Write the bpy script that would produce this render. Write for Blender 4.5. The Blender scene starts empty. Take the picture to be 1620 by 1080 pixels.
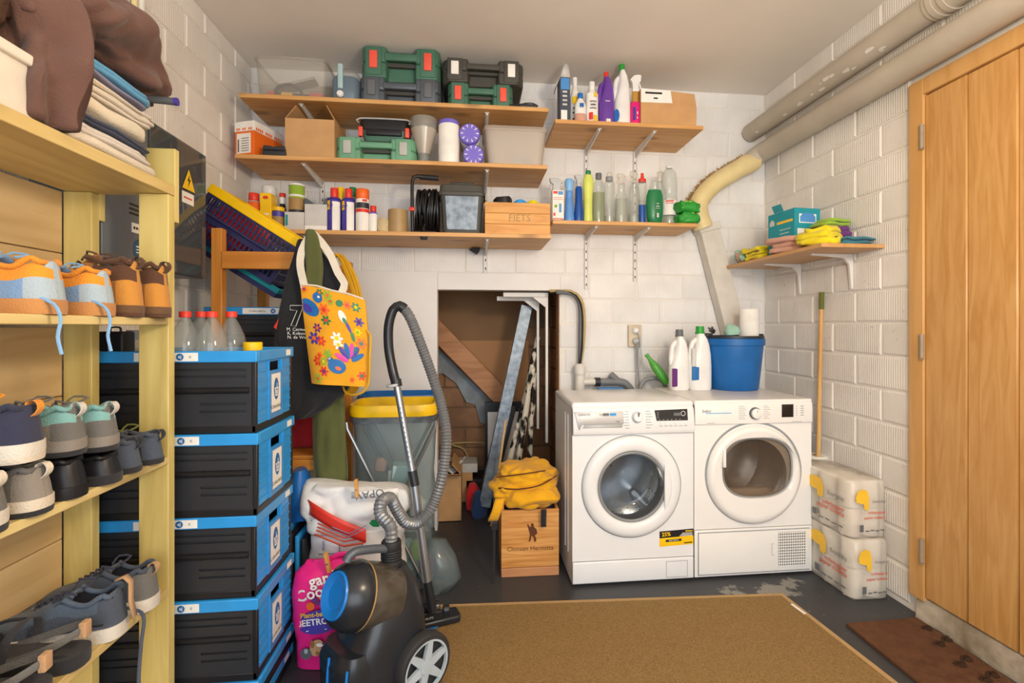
import bpy, math, random
from mathutils import Vector, Matrix, Euler
random.seed(7)
R = math.radians
SC = bpy.context.scene
COL = SC.collection
# ---------------------------------------------------------------- camera
F_PX, CX, CY, CAM_Z = 780.0, 831.0, 517.0, 1.20
YAW = R(6.22)
cam_d = bpy.data.cameras.new('camera')
cam = bpy.data.objects.new('camera', cam_d); COL.objects.link(cam)
cam.location = (0, 0, CAM_Z); cam.rotation_euler = (R(90), 0, -YAW)
cam_d.sensor_width = 36.0; cam_d.lens = 36.0 * F_PX / 1620.0
cam_d.shift_x = -(CX - 810) / 1620.0; cam_d.shift_y = -(540 - CY) / 1620.0
cam_d.clip_start = 0.02
SC.camera = cam
# ---------------------------------------------------------------- light: daylight through the open garage front, an unseen low lamp near the camera
w = bpy.data.worlds.new('daylight'); SC.world = w; w.use_nodes = True
bg = w.node_tree.nodes['Background']; bg.inputs[0].default_value = (0.86, 0.93, 1.0, 1); bg.inputs[1].default_value = 1.6
def area(name, loc, rot, sx, sy, power, col):
    l = bpy.data.lights.new(name, 'AREA'); l.shape = 'RECTANGLE'; l.size = sx; l.size_y = sy
    l.energy = power; l.color = col
    o = bpy.data.objects.new(name, l); COL.objects.link(o); o.location = loc; o.rotation_euler = rot
    return o
lp = bpy.data.lights.new('unseen_low_bulb', 'POINT'); lp.energy = 68; lp.color = (1.0, 0.81, 0.58); lp.shadow_soft_size = 0.14  # unseen warm lamp near the camera, hung well below the ceiling to brighten it
lo = bpy.data.objects.new('unseen_low_bulb', lp); COL.objects.link(lo); lo.location = (0.78, 0.40, 1.82)
area('garage_opening_daylight', (0.3, -2.2, 1.45), (R(90), 0, 0), 2.8, 2.2, 58, (0.90, 0.95, 1.0))
vs = SC.view_settings
vs.view_transform = 'Standard'; vs.look = 'None'; vs.gamma = 1; vs.exposure = 0.05; vs.use_curve_mapping = False

# ---------------------------------------------------------------- geometry helpers
class noise:                        # small fixed-seed gradient noise, the same in every run
    P = list(range(256)); random.Random(42).shuffle(P); P = P + P
    @staticmethod
    def at(x, y, z):
        P = noise.P; fx, fy, fz = math.floor(x), math.floor(y), math.floor(z); X, Y, Z = fx & 255, fy & 255, fz & 255; x -= fx; y -= fy; z -= fz
        u = x * x * x * (x * (x * 6 - 15) + 10); v = y * y * y * (y * (y * 6 - 15) + 10); w_ = z * z * z * (z * (z * 6 - 15) + 10)
        def g(h, a, b, c):
            h &= 15; p = a if h < 8 else b; q = b if h < 4 else (a if h in (12, 14) else c)
            return (p if not h & 1 else -p) + (q if not h & 2 else -q)
        A = P[X] + Y; AA = P[A] + Z; AB = P[A + 1] + Z; B = P[X + 1] + Y; BA = P[B] + Z; BB = P[B + 1] + Z
        x0 = g(P[AA], x, y, z); x0 += u * (g(P[BA], x - 1, y, z) - x0); x1 = g(P[AB], x, y - 1, z); x1 += u * (g(P[BB], x - 1, y - 1, z) - x1)
        x2 = g(P[AA + 1], x, y, z - 1); x2 += u * (g(P[BA + 1], x - 1, y, z - 1) - x2); x3 = g(P[AB + 1], x, y - 1, z - 1); x3 += u * (g(P[BB + 1], x - 1, y - 1, z - 1) - x3)
        x0 += v * (x1 - x0); x2 += v * (x3 - x2); return x0 + w_ * (x2 - x0)
    @staticmethod
    def noise(v): return noise.at(v[0], v[1], v[2])
    @staticmethod
    def noise_vector(v): return (noise.at(v[0] + 9.32, v[1] - 1.53, v[2] - 7.95), noise.at(v[0], v[1], v[2]), noise.at(v[0] + 6.33, v[1] + .87, v[2] - 3.22))
CO, SI = math.cos(YAW), math.sin(YAW)
def ray(px, py):
    u = (px - CX) / F_PX; v = (CY - py) / F_PX
    return Vector((SI + CO * u, CO - SI * u, v))
def at(px, py, Y):      # photo pixel -> world point on the plane y = Y
    r = ray(px, py); r *= Y / r.y; return Vector((r.x, r.y, r.z + CAM_Z))
def atx(px, py, X):
    r = ray(px, py); r *= X / r.x; return Vector((r.x, r.y, r.z + CAM_Z))
def atz(px, py, Z):
    r = ray(px, py); r *= (Z - CAM_Z) / r.z; return Vector((r.x, r.y, Z))
def mpp(px, Y): r = ray(px, CY); return Y / r.y / F_PX      # metres per pixel
I4 = Matrix.Identity(4)
def TR(x=0, y=0, z=0, rx=0, ry=0, rz=0, s=1):
    return Matrix.Translation((x, y, z)) @ Euler((rx, ry, rz)).to_matrix().to_4x4() @ Matrix.Diagonal((s, s, s, 1))
def FR(o, right, up):
    r = Vector(right).normalized(); u = Vector(up); u = (u - r * u.dot(r)).normalized(); n = r.cross(u)
    m = Matrix((r, u, n)).transposed().to_4x4(); m.translation = Vector(o); return m
def sgnp(c, p): return math.copysign(abs(c) ** p, c)
def ring(cx, cy, z, a, b, p=2.0, n=24, ph=0.0):
    out = []
    for i in range(n):
        t = 2 * math.pi * i / n + ph
        out.append(Vector((cx + a * sgnp(math.cos(t), 2 / p), cy + b * sgnp(math.sin(t), 2 / p), z)))
    return out
def spline(pts, step=0.02, closed=False):
    P = [Vector(p) for p in pts]; n = len(P); out = []
    segs = n if closed else n - 1
    for i in range(segs):
        if closed: a, b, c, d = P[(i - 1) % n], P[i], P[(i + 1) % n], P[(i + 2) % n]
        else:
            b, c = P[i], P[i + 1]; a = P[i - 1] if i else b * 2 - c; d = P[i + 2] if i + 2 < n else c * 2 - b
        k = max(2, int((c - b).length / step))
        for j in range(k):
            t = j / k
            out.append(0.5 * ((2 * b) + (c - a) * t + (2 * a - 5 * b + 4 * c - d) * t * t + (3 * b - a - 3 * c + d) * t ** 3))
    if not closed: out.append(P[-1])
    return out
_txt = {}
def txt_mesh(body, bold=0.0):
    k = (body, bold)
    if k not in _txt:
        cu = bpy.data.curves.new('t', 'FONT'); cu.body = body; cu.align_x = 'CENTER'; cu.align_y = 'CENTER'; cu.resolution_u = 2
        cu.offset = bold
        o = bpy.data.objects.new('t', cu); COL.objects.link(o)
        dg = bpy.context.evaluated_depsgraph_get(); dg.update()
        me = bpy.data.meshes.new_from_object(o.evaluated_get(dg))
        _txt[k] = ([v.co.copy() for v in me.vertices], [list(p.vertices) for p in me.polygons])
        bpy.data.objects.remove(o); bpy.data.curves.remove(cu); bpy.data.meshes.remove(me)
    return _txt[k]
STUFF = {'programme_marks', 'slots', 'drum_holes', 'wand_holes', 'barcode', 'paint_flake', 'foam', 'label_print', 'display_marks', 'vent', 'grille', 'crate_ribs', 'icons', 'sticker_small_text', 'strands', 'red_print', 'red_lines', 'violet_lines', 'white_print', 'pattern', 'print', 'sticker_text'}
class MB:
    def __init__(s, T=None): s.v = []; s.f = []; s.m = []; s.mi = 0; s.T = T or I4
    def mat(s, i): s.mi = i; return s
    def tr(s, T): s.T = T; return s
    def add(s, vs, fs):
        b = len(s.v); s.v += [s.T @ Vector(p) for p in vs]
        for f in fs: s.f.append([b + i for i in f]); s.m.append(s.mi)
        return s
    def box(s, x0, x1, y0, y1, z0, z1):
        return s.add([(x0,y0,z0),(x1,y0,z0),(x1,y1,z0),(x0,y1,z0),(x0,y0,z1),(x1,y0,z1),(x1,y1,z1),(x0,y1,z1)],
                     [(3,2,1,0),(4,5,6,7),(0,1,5,4),(1,2,6,5),(2,3,7,6),(3,0,4,7)])
    def rbox(s, x0, x1, y0, y1, z0, z1, r=0.01, n=3, rz=None):
        rz = r if rz is None else rz
        rings = []
        for half in (0, 1):
            for i in range(n + 1):
                ph = -math.pi / 2 + math.pi / 2 * i / n + (math.pi / 2 if half else 0)
                zc = (z1 - rz) if half else (z0 + rz); cr = math.cos(ph) * r; zz = zc + rz * math.sin(ph)
                rg = []
                for q, (sx, sy) in enumerate(((1,1),(-1,1),(-1,-1),(1,-1))):
                    cx = x1 - r if sx > 0 else x0 + r; cy = y1 - r if sy > 0 else y0 + r
                    for j in range(n + 1):
                        th = q * math.pi / 2 + math.pi / 2 * j / n
                        rg.append(Vector((cx + cr * math.cos(th), cy + cr * math.sin(th), zz)))
                rings.append(rg)
        return s.loft(rings)
    def loft(s, rings, caps=True, closed=False, ring_closed=True):
        n = len(rings[0]); vs = [p for r in rings for p in r]; fs = []
        K = len(rings)
        for k in range(K if closed else K - 1):
            a = k * n; b = ((k + 1) % K) * n
            for i in range(n if ring_closed else n - 1):
                j = (i + 1) % n; fs.append((a + i, a + j, b + j, b + i))
        if caps and not closed and ring_closed:
            fs.append(tuple(range(n - 1, -1, -1))); fs.append(tuple((K - 1) * n + i for i in range(n)))
        return s.add(vs, fs)
    def prism(s, pts, axis, a, b):
        n = len(pts)
        def P(u, v, w): return {'x': (w, u, v), 'y': (u, w, v), 'z': (u, v, w)}[axis]
        vs = [P(u, v, a) for u, v in pts] + [P(u, v, b) for u, v in pts]
        ar = sum(pts[i][0] * pts[(i + 1) % n][1] - pts[(i + 1) % n][0] * pts[i][1] for i in range(n))
        flip = (ar > 0) ^ (axis == 'y')
        fs = [tuple(range(n)), tuple(range(2 * n - 1, n - 1, -1))] + [(i + n, (i + 1) % n + n, (i + 1) % n, i) for i in range(n)]
        if flip: fs = [tuple(reversed(f)) for f in fs]
        return s.add(vs, fs)
    def lathe(s, prof, n=24, sq=1.0, caps=True):
        caps = caps and prof[0] != prof[-1]
        rings = [ring(0, 0, z, max(r, 1e-5), max(r, 1e-5) * sq, 2, n) for r, z in prof]
        return s.loft(rings, caps)
    def tube(s, pts, r, n=8, closed=False, caps=True):
        P = [Vector(p) for p in pts]; K = len(P); rings = []
        up = Vector((0, 0, 1)); t0 = (P[1] - P[0]).normalized()
        if abs(t0.dot(up)) > 0.95: up = Vector((0, 1, 0))
        nrm = (up - t0 * up.dot(t0)).normalized()
        for i in range(K):
            if closed: t = (P[(i + 1) % K] - P[i - 1])
            else: t = P[min(i + 1, K - 1)] - P[max(i - 1, 0)]
            t.normalize() if t.length > 1e-9 else None
            nrm = (nrm - t * nrm.dot(t))
            nrm = nrm.normalized() if nrm.length > 1e-6 else t.orthogonal().normalized()
            bi = t.cross(nrm); rr = r[i] if isinstance(r, (list, tuple)) else r
            rings.append([P[i] + (nrm * math.cos(2 * math.pi * j / n) + bi * math.sin(2 * math.pi * j / n)) * rr for j in range(n)])
        return s.loft(rings, caps, closed)
    def cyl(s, p0, p1, r, n=16, r1=None): return s.tube([p0, p1], [r, r if r1 is None else r1], n)
    def grid(s, fn, nu, nv):
        vs = [fn(i / nu, j / nv) for j in range(nv + 1) for i in range(nu + 1)]
        W = nu + 1
        return s.add(vs, [(j * W + i, j * W + i + 1, (j + 1) * W + i + 1, (j + 1) * W + i) for j in range(nv) for i in range(nu)])
    def disc(s, o, r, nrm_T, n=20, b=None):
        b = b or r
        pts = [nrm_T @ Vector((o[0] + r * math.cos(2 * math.pi * i / n), o[1] + b * math.sin(2 * math.pi * i / n), o[2])) for i in range(n)]
        return s.add(pts, [tuple(range(n))])
    def text(s, body, size, T, bold=0.0, sx=1.0):
        v, f = txt_mesh(body, bold)
        return s.add([T @ Vector((p.x * size * sx, p.y * size, 0)) for p in v], f)
    def poly(s, pts): return s.add(pts, [tuple(range(len(pts)))])
    def wob(s, amp, fr, seed=0, i0=0, zs=1.0):
        for i in range(i0, len(s.v)):
            p = s.v[i]; q = Vector((p.x * fr + seed, p.y * fr + seed * 1.7, p.z * fr * zs - seed))
            s.v[i] = p + Vector(noise.noise_vector(q)) * amp
        return s
    def crease(s, amp, fr, ctr, seed=0, i0=0, st=(1, 1, 1)):      # sharp cloth folds pushed in towards ctr
        for i in range(i0, len(s.v)):
            p = s.v[i]; c = ctr(p) if callable(ctr) else Vector(ctr); d = p - c
            if d.length < 1e-6: continue
            d.normalize(); q = Vector((p.x * fr * st[0] + seed, p.y * fr * st[1] - seed, p.z * fr * st[2] + seed * .5)) + Vector(noise.noise_vector(p * fr * .5)) * .6
            s.v[i] = p + d * amp * (1.0 - 2.6 * max(0.0, .40 - abs(noise.noise(q))) / .40) * .5
        return s
    def build(s, name, mats, parent=None, smooth=40, bevel=0, sub=0, solid=0, loc=None, rz=0, bseg=2):
        me = bpy.data.meshes.new(name); me.from_pydata([tuple(p) for p in s.v], [], s.f)
        mats = mats if isinstance(mats, (list, tuple)) else [mats]
        for m in mats: me.materials.append(M[m] if isinstance(m, str) else m)
        if len(mats) > 1: me.polygons.foreach_set('material_index', s.m)
        me.validate(); me.update()
        if smooth:
            me.polygons.foreach_set('use_smooth', [True] * len(me.polygons)); me.set_sharp_from_angle(angle=R(smooth))
        o = bpy.data.objects.new(name, me); COL.objects.link(o)
        if name in STUFF: o['kind'] = 'stuff'
        if parent is not None: o.parent = parent
        if loc is not None: o.location = loc
        o.rotation_euler.z = rz
        if solid:
            k = o.modifiers.new('s', 'SOLIDIFY'); k.thickness = solid; k.offset = 0
        if bevel:
            k = o.modifiers.new('b', 'BEVEL'); k.width = bevel; k.segments = bseg; k.limit_method = 'ANGLE'; k.angle_limit = R(35)
        if sub:
            k = o.modifiers.new('u', 'SUBSURF'); k.levels = sub; k.render_levels = sub
        return o
def tag(o, label, cat, group=None):
    o['label'] = label; o['category'] = cat
    if group: o['group'] = group
    return o
def thing(name, label, cat, loc=(0, 0, 0), rz=0, group=None):
    o = bpy.data.objects.new(name, None); COL.objects.link(o); o.empty_display_size = 0.05
    o.location = loc; o.rotation_euler.z = rz
    return tag(o, label, cat, group)
def struct(o): o['kind'] = 'structure'; return o
def copy_tree(o, parent=None):
    c = o.copy(); COL.objects.link(c); c.parent = parent
    for ch in [x for x in list(bpy.data.objects) if x.parent == o]: copy_tree(ch, c)
    return c

# ---------------------------------------------------------------- materials
M = {}
def lin(h):
    h = h.lstrip('#'); c = [int(h[i:i + 2], 16) / 255 for i in (0, 2, 4)]
    return tuple(x / 12.92 if x <= 0.04045 else ((x + 0.055) / 1.055) ** 2.4 for x in c) + (1,)
def mat(name, col, rough=0.5, metal=0.0, var=0.08, vs=12.0, bump=0.0, bs=60.0, alpha=1.0, trans=0.0, sheen=0.0, coat=0.0, stretch=None, emit=0, col2=None, ior=1.45, spec=0.5):
    m = bpy.data.materials.new(name); m.use_nodes = True; M[name] = m
    nt = m.node_tree; N = nt.nodes; L = nt.links; b = N['Principled BSDF']
    c = lin(col)
    b.inputs['Roughness'].default_value = rough; b.inputs['Metallic'].default_value = metal
    b.inputs['IOR'].default_value = ior; b.inputs['Specular IOR Level'].default_value = spec
    tc = N.new('ShaderNodeTexCoord'); src = tc.outputs['Object']
    if stretch:
        mp = N.new('ShaderNodeMapping'); mp.inputs['Scale'].default_value = stretch; L.new(src, mp.inputs[0]); src = mp.outputs[0]
    nz = N.new('ShaderNodeTexNoise'); nz.inputs['Scale'].default_value = vs; nz.inputs['Detail'].default_value = 4; L.new(src, nz.inputs['Vector'])
    cr = N.new('ShaderNodeValToRGB'); cr.color_ramp.elements[0].position = 0.3; cr.color_ramp.elements[1].position = 0.7
    if col2: cr.color_ramp.elements[0].color = lin(col2); cr.color_ramp.elements[1].color = c
    else:
        cr.color_ramp.elements[0].color = tuple(max(0, x * (1 - var)) for x in c[:3]) + (1,)
        cr.color_ramp.elements[1].color = tuple(min(1, x * (1 + var)) for x in c[:3]) + (1,)
    L.new(nz.outputs['Fac'], cr.inputs[0]); L.new(cr.outputs[0], b.inputs['Base Color'])
    if bump:
        n2 = N.new('ShaderNodeTexNoise'); n2.inputs['Scale'].default_value = bs; n2.inputs['Detail'].default_value = 3; L.new(src, n2.inputs['Vector'])
        bp = N.new('ShaderNodeBump'); bp.inputs['Strength'].default_value = bump; bp.inputs['Distance'].default_value = 0.004
        L.new(n2.outputs['Fac'], bp.inputs['Height']); L.new(bp.outputs[0], b.inputs['Normal'])
    if alpha < 1: b.inputs['Alpha'].default_value = alpha
    if trans: b.inputs['Transmission Weight'].default_value = trans
    if sheen: b.inputs['Sheen Weight'].default_value = sheen
    if coat: b.inputs['Coat Weight'].default_value = coat
    return m
def film(name, col, body, tint, rough):     # thin clear plastic or glass: see-through, faintly tinted, glossy at grazing angles
    m = bpy.data.materials.new(name); m.use_nodes = True; M[name] = m
    nt = m.node_tree; N = nt.nodes; L = nt.links; N.remove(N['Principled BSDF']); out = N['Material Output']
    tr = N.new('ShaderNodeBsdfTransparent'); tr.inputs[0].default_value = lin(tint)
    df = N.new('ShaderNodeBsdfDiffuse'); nz = N.new('ShaderNodeTexNoise'); nz.inputs['Scale'].default_value = 14
    tc = N.new('ShaderNodeTexCoord'); L.new(tc.outputs['Object'], nz.inputs['Vector'])
    cr = N.new('ShaderNodeValToRGB'); c = lin(col); cr.color_ramp.elements[0].color = tuple(x * .92 for x in c[:3]) + (1,); cr.color_ramp.elements[1].color = c
    L.new(nz.outputs['Fac'], cr.inputs[0]); L.new(cr.outputs[0], df.inputs[0])
    m1 = N.new('ShaderNodeMixShader'); m1.inputs[0].default_value = body; L.new(tr.outputs[0], m1.inputs[1]); L.new(df.outputs[0], m1.inputs[2])
    gl = N.new('ShaderNodeBsdfGlossy'); gl.inputs['Roughness'].default_value = rough; lw = N.new('ShaderNodeLayerWeight'); lw.inputs[0].default_value = 0.5
    pw = N.new('ShaderNodeMath'); pw.operation = 'POWER'; pw.inputs[1].default_value = 3.0; L.new(lw.outputs['Facing'], pw.inputs[0])
    fr = N.new('ShaderNodeMath'); fr.operation = 'MULTIPLY_ADD'; fr.inputs[1].default_value = 0.45; fr.inputs[2].default_value = 0.045; L.new(pw.outputs[0], fr.inputs[0])
    m2 = N.new('ShaderNodeMixShader'); L.new(fr.outputs[0], m2.inputs[0]); L.new(m1.outputs[0], m2.inputs[1]); L.new(gl.outputs[0], m2.inputs[2]); L.new(m2.outputs[0], out.inputs[0])
    return m
def wood(name, c1, c2, axis=0, sc=1.0, rough=0.5, knots=True, coat=0.0):
    m = bpy.data.materials.new(name); m.use_nodes = True; M[name] = m
    nt = m.node_tree; N = nt.nodes; L = nt.links; b = N['Principled BSDF']; b.inputs['Roughness'].default_value = rough
    b.inputs['Coat Weight'].default_value = coat
    tc = N.new('ShaderNodeTexCoord'); mp = N.new('ShaderNodeMapping')
    s = [9.0 * sc] * 3; s[axis] = 0.9 * sc; mp.inputs['Scale'].default_value = s
    L.new(tc.outputs['Object'], mp.inputs[0])
    oi = N.new('ShaderNodeObjectInfo'); ad = N.new('ShaderNodeVectorMath'); ad.operation = 'ADD'
    cmb = N.new('ShaderNodeMath'); cmb.operation = 'MULTIPLY'; cmb.inputs[1].default_value = 37.0; L.new(oi.outputs['Random'], cmb.inputs[0])
    L.new(mp.outputs[0], ad.inputs[0]); L.new(cmb.outputs[0], ad.inputs[1])
    nz = N.new('ShaderNodeTexNoise'); nz.inputs['Scale'].default_value = 2.2; nz.inputs['Detail'].default_value = 5; nz.inputs['Distortion'].default_value = 1.2
    L.new(ad.outputs[0], nz.inputs['Vector'])
    cr = N.new('ShaderNodeValToRGB'); e = cr.color_ramp.elements
    e[0].position = 0.34; e[0].color = lin(c2); e[1].position = 0.62; e[1].color = lin(c1)
    L.new(nz.outputs['Fac'], cr.inputs[0]); out = cr.outputs[0]
    if knots:
        mp2 = N.new('ShaderNodeMapping'); s2 = [11.0 * sc] * 3; s2[axis] = 5.5 * sc; mp2.inputs['Scale'].default_value = s2
        L.new(tc.outputs['Object'], mp2.inputs[0]); ad2 = N.new('ShaderNodeVectorMath'); ad2.operation = 'ADD'
        L.new(mp2.outputs[0], ad2.inputs[0]); L.new(cmb.outputs[0], ad2.inputs[1])
        vo = N.new('ShaderNodeTexVoronoi'); vo.inputs['Scale'].default_value = 0.62; L.new(ad2.outputs[0], vo.inputs['Vector'])
        k = N.new('ShaderNodeValToRGB'); k.color_ramp.elements[0].position = 0.12; k.color_ramp.elements[0].color = (0.55,) * 3 + (1,)
        k.color_ramp.elements[1].position = 0.24; k.color_ramp.elements[1].color = (0, 0, 0, 1); L.new(vo.outputs['Distance'], k.inputs[0])
        mx = N.new('ShaderNodeMixRGB'); L.new(k.outputs[0], mx.inputs[0]); L.new(out, mx.inputs[1])
        mx.inputs[2].default_value = tuple(x * 0.3 for x in lin(c2)[:3]) + (1,); out = mx.outputs[0]
    L.new(out, b.inputs['Base Color'])
    bp = N.new('ShaderNodeBump'); bp.inputs['Strength'].default_value = 0.12; bp.inputs['Distance'].default_value = 0.002
    L.new(nz.outputs['Fac'], bp.inputs['Height']); L.new(bp.outputs[0], b.inputs['Normal'])
    return m
def brick_paint(name, c1, c2, rib=0.5, dirt=0.25):
    m = bpy.data.materials.new(name); m.use_nodes = True; M[name] = m
    nt = m.node_tree; N = nt.nodes; L = nt.links; b = N['Principled BSDF']; b.inputs['Roughness'].default_value = 0.55
    tc = N.new('ShaderNodeTexCoord'); oi = N.new('ShaderNodeObjectInfo')
    wv = N.new('ShaderNodeTexWave'); wv.inputs['Scale'].default_value = 26.0; wv.inputs['Distortion'].default_value = 0.6; wv.inputs['Detail'].default_value = 1
    L.new(tc.outputs['Object'], wv.inputs['Vector'])
    ge = N.new('ShaderNodeNewGeometry')
    nz = N.new('ShaderNodeTexNoise'); nz.inputs['Scale'].default_value = 4.0; nz.inputs['Detail'].default_value = 6; L.new(ge.outputs['Position'], nz.inputs['Vector'])
    cr = N.new('ShaderNodeValToRGB'); e = cr.color_ramp.elements; e[0].position = 0.35; e[0].color = lin(c2); e[1].position = 0.62; e[1].color = lin(c1)
    L.new(nz.outputs['Fac'], cr.inputs[0])
    n3 = N.new('ShaderNodeTexNoise'); n3.inputs['Scale'].default_value = 38.0; n3.inputs['Detail'].default_value = 2; L.new(ge.outputs['Position'], n3.inputs['Vector'])
    sp = N.new('ShaderNodeValToRGB'); sp.color_ramp.elements[0].position = 0.70; sp.color_ramp.elements[0].color = (0, 0, 0, 1); sp.color_ramp.elements[1].position = 0.78
    sp.color_ramp.elements[1].color = (dirt,) * 3 + (1,); L.new(n3.outputs['Fac'], sp.inputs[0])
    mx = N.new('ShaderNodeMixRGB'); L.new(sp.outputs[0], mx.inputs[0]); L.new(cr.outputs[0], mx.inputs[1]); mx.inputs[2].default_value = (0.12, 0.1, 0.08, 1)
    mx2 = N.new('ShaderNodeMixRGB'); mx2.blend_type = 'MULTIPLY'; mx2.inputs[0].default_value = 0.5
    rr = N.new('ShaderNodeMapRange'); rr.inputs['To Min'].default_value = 0.90; rr.inputs['To Max'].default_value = 1.04; L.new(oi.outputs['Random'], rr.inputs[0])
    L.new(mx.outputs[0], mx2.inputs[1]); L.new(rr.outputs[0], mx2.inputs[2]); L.new(mx2.outputs[0], b.inputs['Base Color'])
    ma = N.new('ShaderNodeMath'); ma.operation = 'MULTIPLY_ADD'; ma.inputs[1].default_value = rib; L.new(wv.outputs['Fac'], ma.inputs[0]); L.new(nz.outputs['Fac'], ma.inputs[2])
    bp = N.new('ShaderNodeBump'); bp.inputs['Strength'].default_value = 0.55; bp.inputs['Distance'].default_value = 0.004
    L.new(ma.outputs[0], bp.inputs['Height']); L.new(bp.outputs[0], b.inputs['Normal'])
    return m
brick_paint('paint_brick', '#efebe6', '#e4dfd8', 0.5)
brick_paint('paint_brick_back', '#eeecea', '#e2e0de', 0.28)
brick_paint('raw_brick', '#a97a50', '#7d5737', 0.25, 0.5)
mat('mortar', '#e6e1da', 0.7, bump=0.3, bs=30, var=0.03, vs=6)
mat('raw_mortar', '#7d6650', 0.9, bump=0.4, bs=40)
mat('ceiling_paint', '#ece5dd', 0.8, var=0.05, vs=1.6, bump=0.15, bs=30)
mat('smooth_paint', '#e6e4e2', 0.5, var=0.04, vs=5, bump=0.08, bs=20)
mat('old_plaster', '#c9bca8', 0.8, col2='#7f6f58', vs=9, bump=0.5, bs=40)
wood('pine', '#d9a86a', '#c48d4e', 0, 1.0, 0.5)
wood('pine_y', '#d9a86a', '#c48d4e', 1, 1.0, 0.5)
wood('pine_z', '#d29a55', '#bd7f3c', 2, 1.0, 0.5)
wood('rail_pine', '#d9923f', '#bf7729', 0, 1.0, 0.45)
wood('rail_pine_z', '#d9923f', '#bf7729', 2, 1.0, 0.45)
wood('rack_wood_y', '#e2cc8d', '#cfb374', 1, 0.8, 0.45)
wood('rack_wood_z', '#dcc97f', '#c4ac62', 2, 0.8, 0.5)
wood('ply', '#d8bd8d', '#c4a473', 1, 0.6, 0.55, False)
wood('door_oak', '#cd9d60', '#bd894a', 2, 1.7, 0.4, False)
wood('door_casing', '#d2a264', '#c79453', 2, 0.7, 0.4, False)
wood('wine_wood', '#dba25c', '#b9762f', 0, 1.3, 0.5, False)
wood('box_wood', '#dfa458', '#c98a3f', 0, 1.3, 0.5, False)
wood('broom_wood', '#d9b072', '#c69654', 2, 1.0, 0.4, False)
wood('stringer', '#c98f62', '#b37a4e', 0, 1.0, 0.6)
wood('beech', '#cf9f68', '#c08e56', 1, 0.7, 0.4, False)
mat('hardboard', '#8d6a48', 0.8, var=0.1, vs=3); mat('hardboard_pale', '#b5855a', 0.8, var=0.08, vs=3)
def plain(n, c, r=0.45, **k): mat(n, c, r, **k)
for n, c, r in (('white_pl', '#e9e8e6', .3), ('cream_pl', '#e8e0d2', .4), ('black_pl', '#1d1d20', .4), ('dark_pl', '#2e3035', .4), ('grey_pl', '#8b8e90', .45),
                ('light_grey', '#b9bcbd', .45), ('mid_grey', '#64676b', .45), ('crate_blue', '#2f97df', .35), ('deep_blue', '#1d6ab8', .4), ('sky_blue', '#7fb4e4', .4), ('navy_pl', '#2b2d58', .45), ('yellow_pl', '#f6c714', .35),
                ('teal_pl', '#158f96', .4), ('red_pl', '#dd3a2c', .4), ('orange_pl', '#ee6a24', .4), ('green_case', '#456f5b', .5), ('green_case2', '#6aa080', .5),
                ('case_black', '#47453f', .55), ('latch_red', '#ef5a48', .45), ('latch_grey', '#b4b4ae', .45), ('green_pl', '#2f9a3a', .35), ('purple_pl', '#6a3fa0', .3),
                ('pink_pl', '#ec3d9e', .35), ('gold_pl', '#b98a3c', .35), ('lime_pl', '#d3dc6a', .35), ('dark_green', '#1f7a4a', .3), ('bucket_blue', '#1562a8', .4),
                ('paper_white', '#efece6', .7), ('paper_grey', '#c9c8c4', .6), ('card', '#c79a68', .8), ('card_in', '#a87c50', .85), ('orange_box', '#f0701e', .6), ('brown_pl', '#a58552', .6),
                ('ink', '#2a2624', .6), ('ink_brown', '#5b2f16', .7), ('ink_red', '#d2553a', .6), ('ink_blue', '#1f6cb0', .5), ('yellow_print', '#f3c33a', .5), ('pvc_grey', '#7b7f83', .4), ('pvc_white', '#dedbd4', .4),
                ('bronze_pl', '#b59a5c', .45), ('violet_film', '#7a6ccf', .25), ('hinge_steel', '#9a8b76', .35), ('screen', '#231f1f', .15), ('dial_grey', '#c6c9cc', .3),
                ('rubber', '#202124', .6), ('vac_dark', '#25282d', .25), ('vac_wheel', '#aab6be', .4), ('vac_blue', '#1f7fd6', .3), ('teal_box', '#1f93a3', .5), ('socket_beige', '#d3c4ab', .5),
                ('blue_panel', '#4d8fd0', .4), ('wheel_tyre', '#2b2b2d', .6), ('brown_tape', '#a78a5d', .4), ('duct_white', '#d8d2c8', .5), ('magenta', '#e2247f', .35), ('indigo', '#4b3fa0', .4), ('foil', '#a9c6c8', .3)):
    plain(n, c, r)
mat('steel', '#b9bcc0', 0.25, 1.0, var=0.05); mat('chrome', '#d6d8da', 0.12, 1.0, var=0.02); mat('drum', '#dfe1e3', 0.18, 0.75, var=0.05)
mat('zinc_paint', '#e2ded8', 0.45); mat('gun_metal', '#5d646c', 0.45, 0.4); mat('cabinet_grey', '#6d747b', 0.4, 0.2); mat('galv', '#8d97a0', 0.4, 0.4, col2='#5f6a74', vs=25, bump=0.3)
mat('hose_grey', '#7e8185', 0.32, 0.35); mat('wand_grey', '#a3a8ad', 0.28, 0.8); mat('bowl_steel', '#a89d86', 0.25, 1.0)
mat('pipe_grey', '#bfb6a8', 0.55, col2='#b3a99b', vs=5, bump=0.3, bs=25); mat('pipe_cream', '#e3cf98', 0.45, bump=0.2); mat('foam_edge', '#a8814e', 0.9, bump=0.8, bs=90)
film('clear_pl', '#f4f1ec', 0.13, '#f6f4f0', 0.10); film('cloudy_pl', '#f2eae0', 0.30, '#f3ede5', 0.25); film('clear_bottle', '#eef1ef', 0.13, '#f3f6f4', 0.05)
mat('green_liquid', '#8f9a5e', 0.15, alpha=0.7, var=0.03); mat('clear_liquid', '#bdbfae', 0.15, alpha=0.6, var=0.03); mat('blue_jug', '#6d8090', 0.3, alpha=0.8, var=0.05)
mat('sky_liquid', '#5c95dc', 0.3, alpha=0.95); mat('blue_liquid', '#154fa0', 0.25, alpha=0.95)
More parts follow.
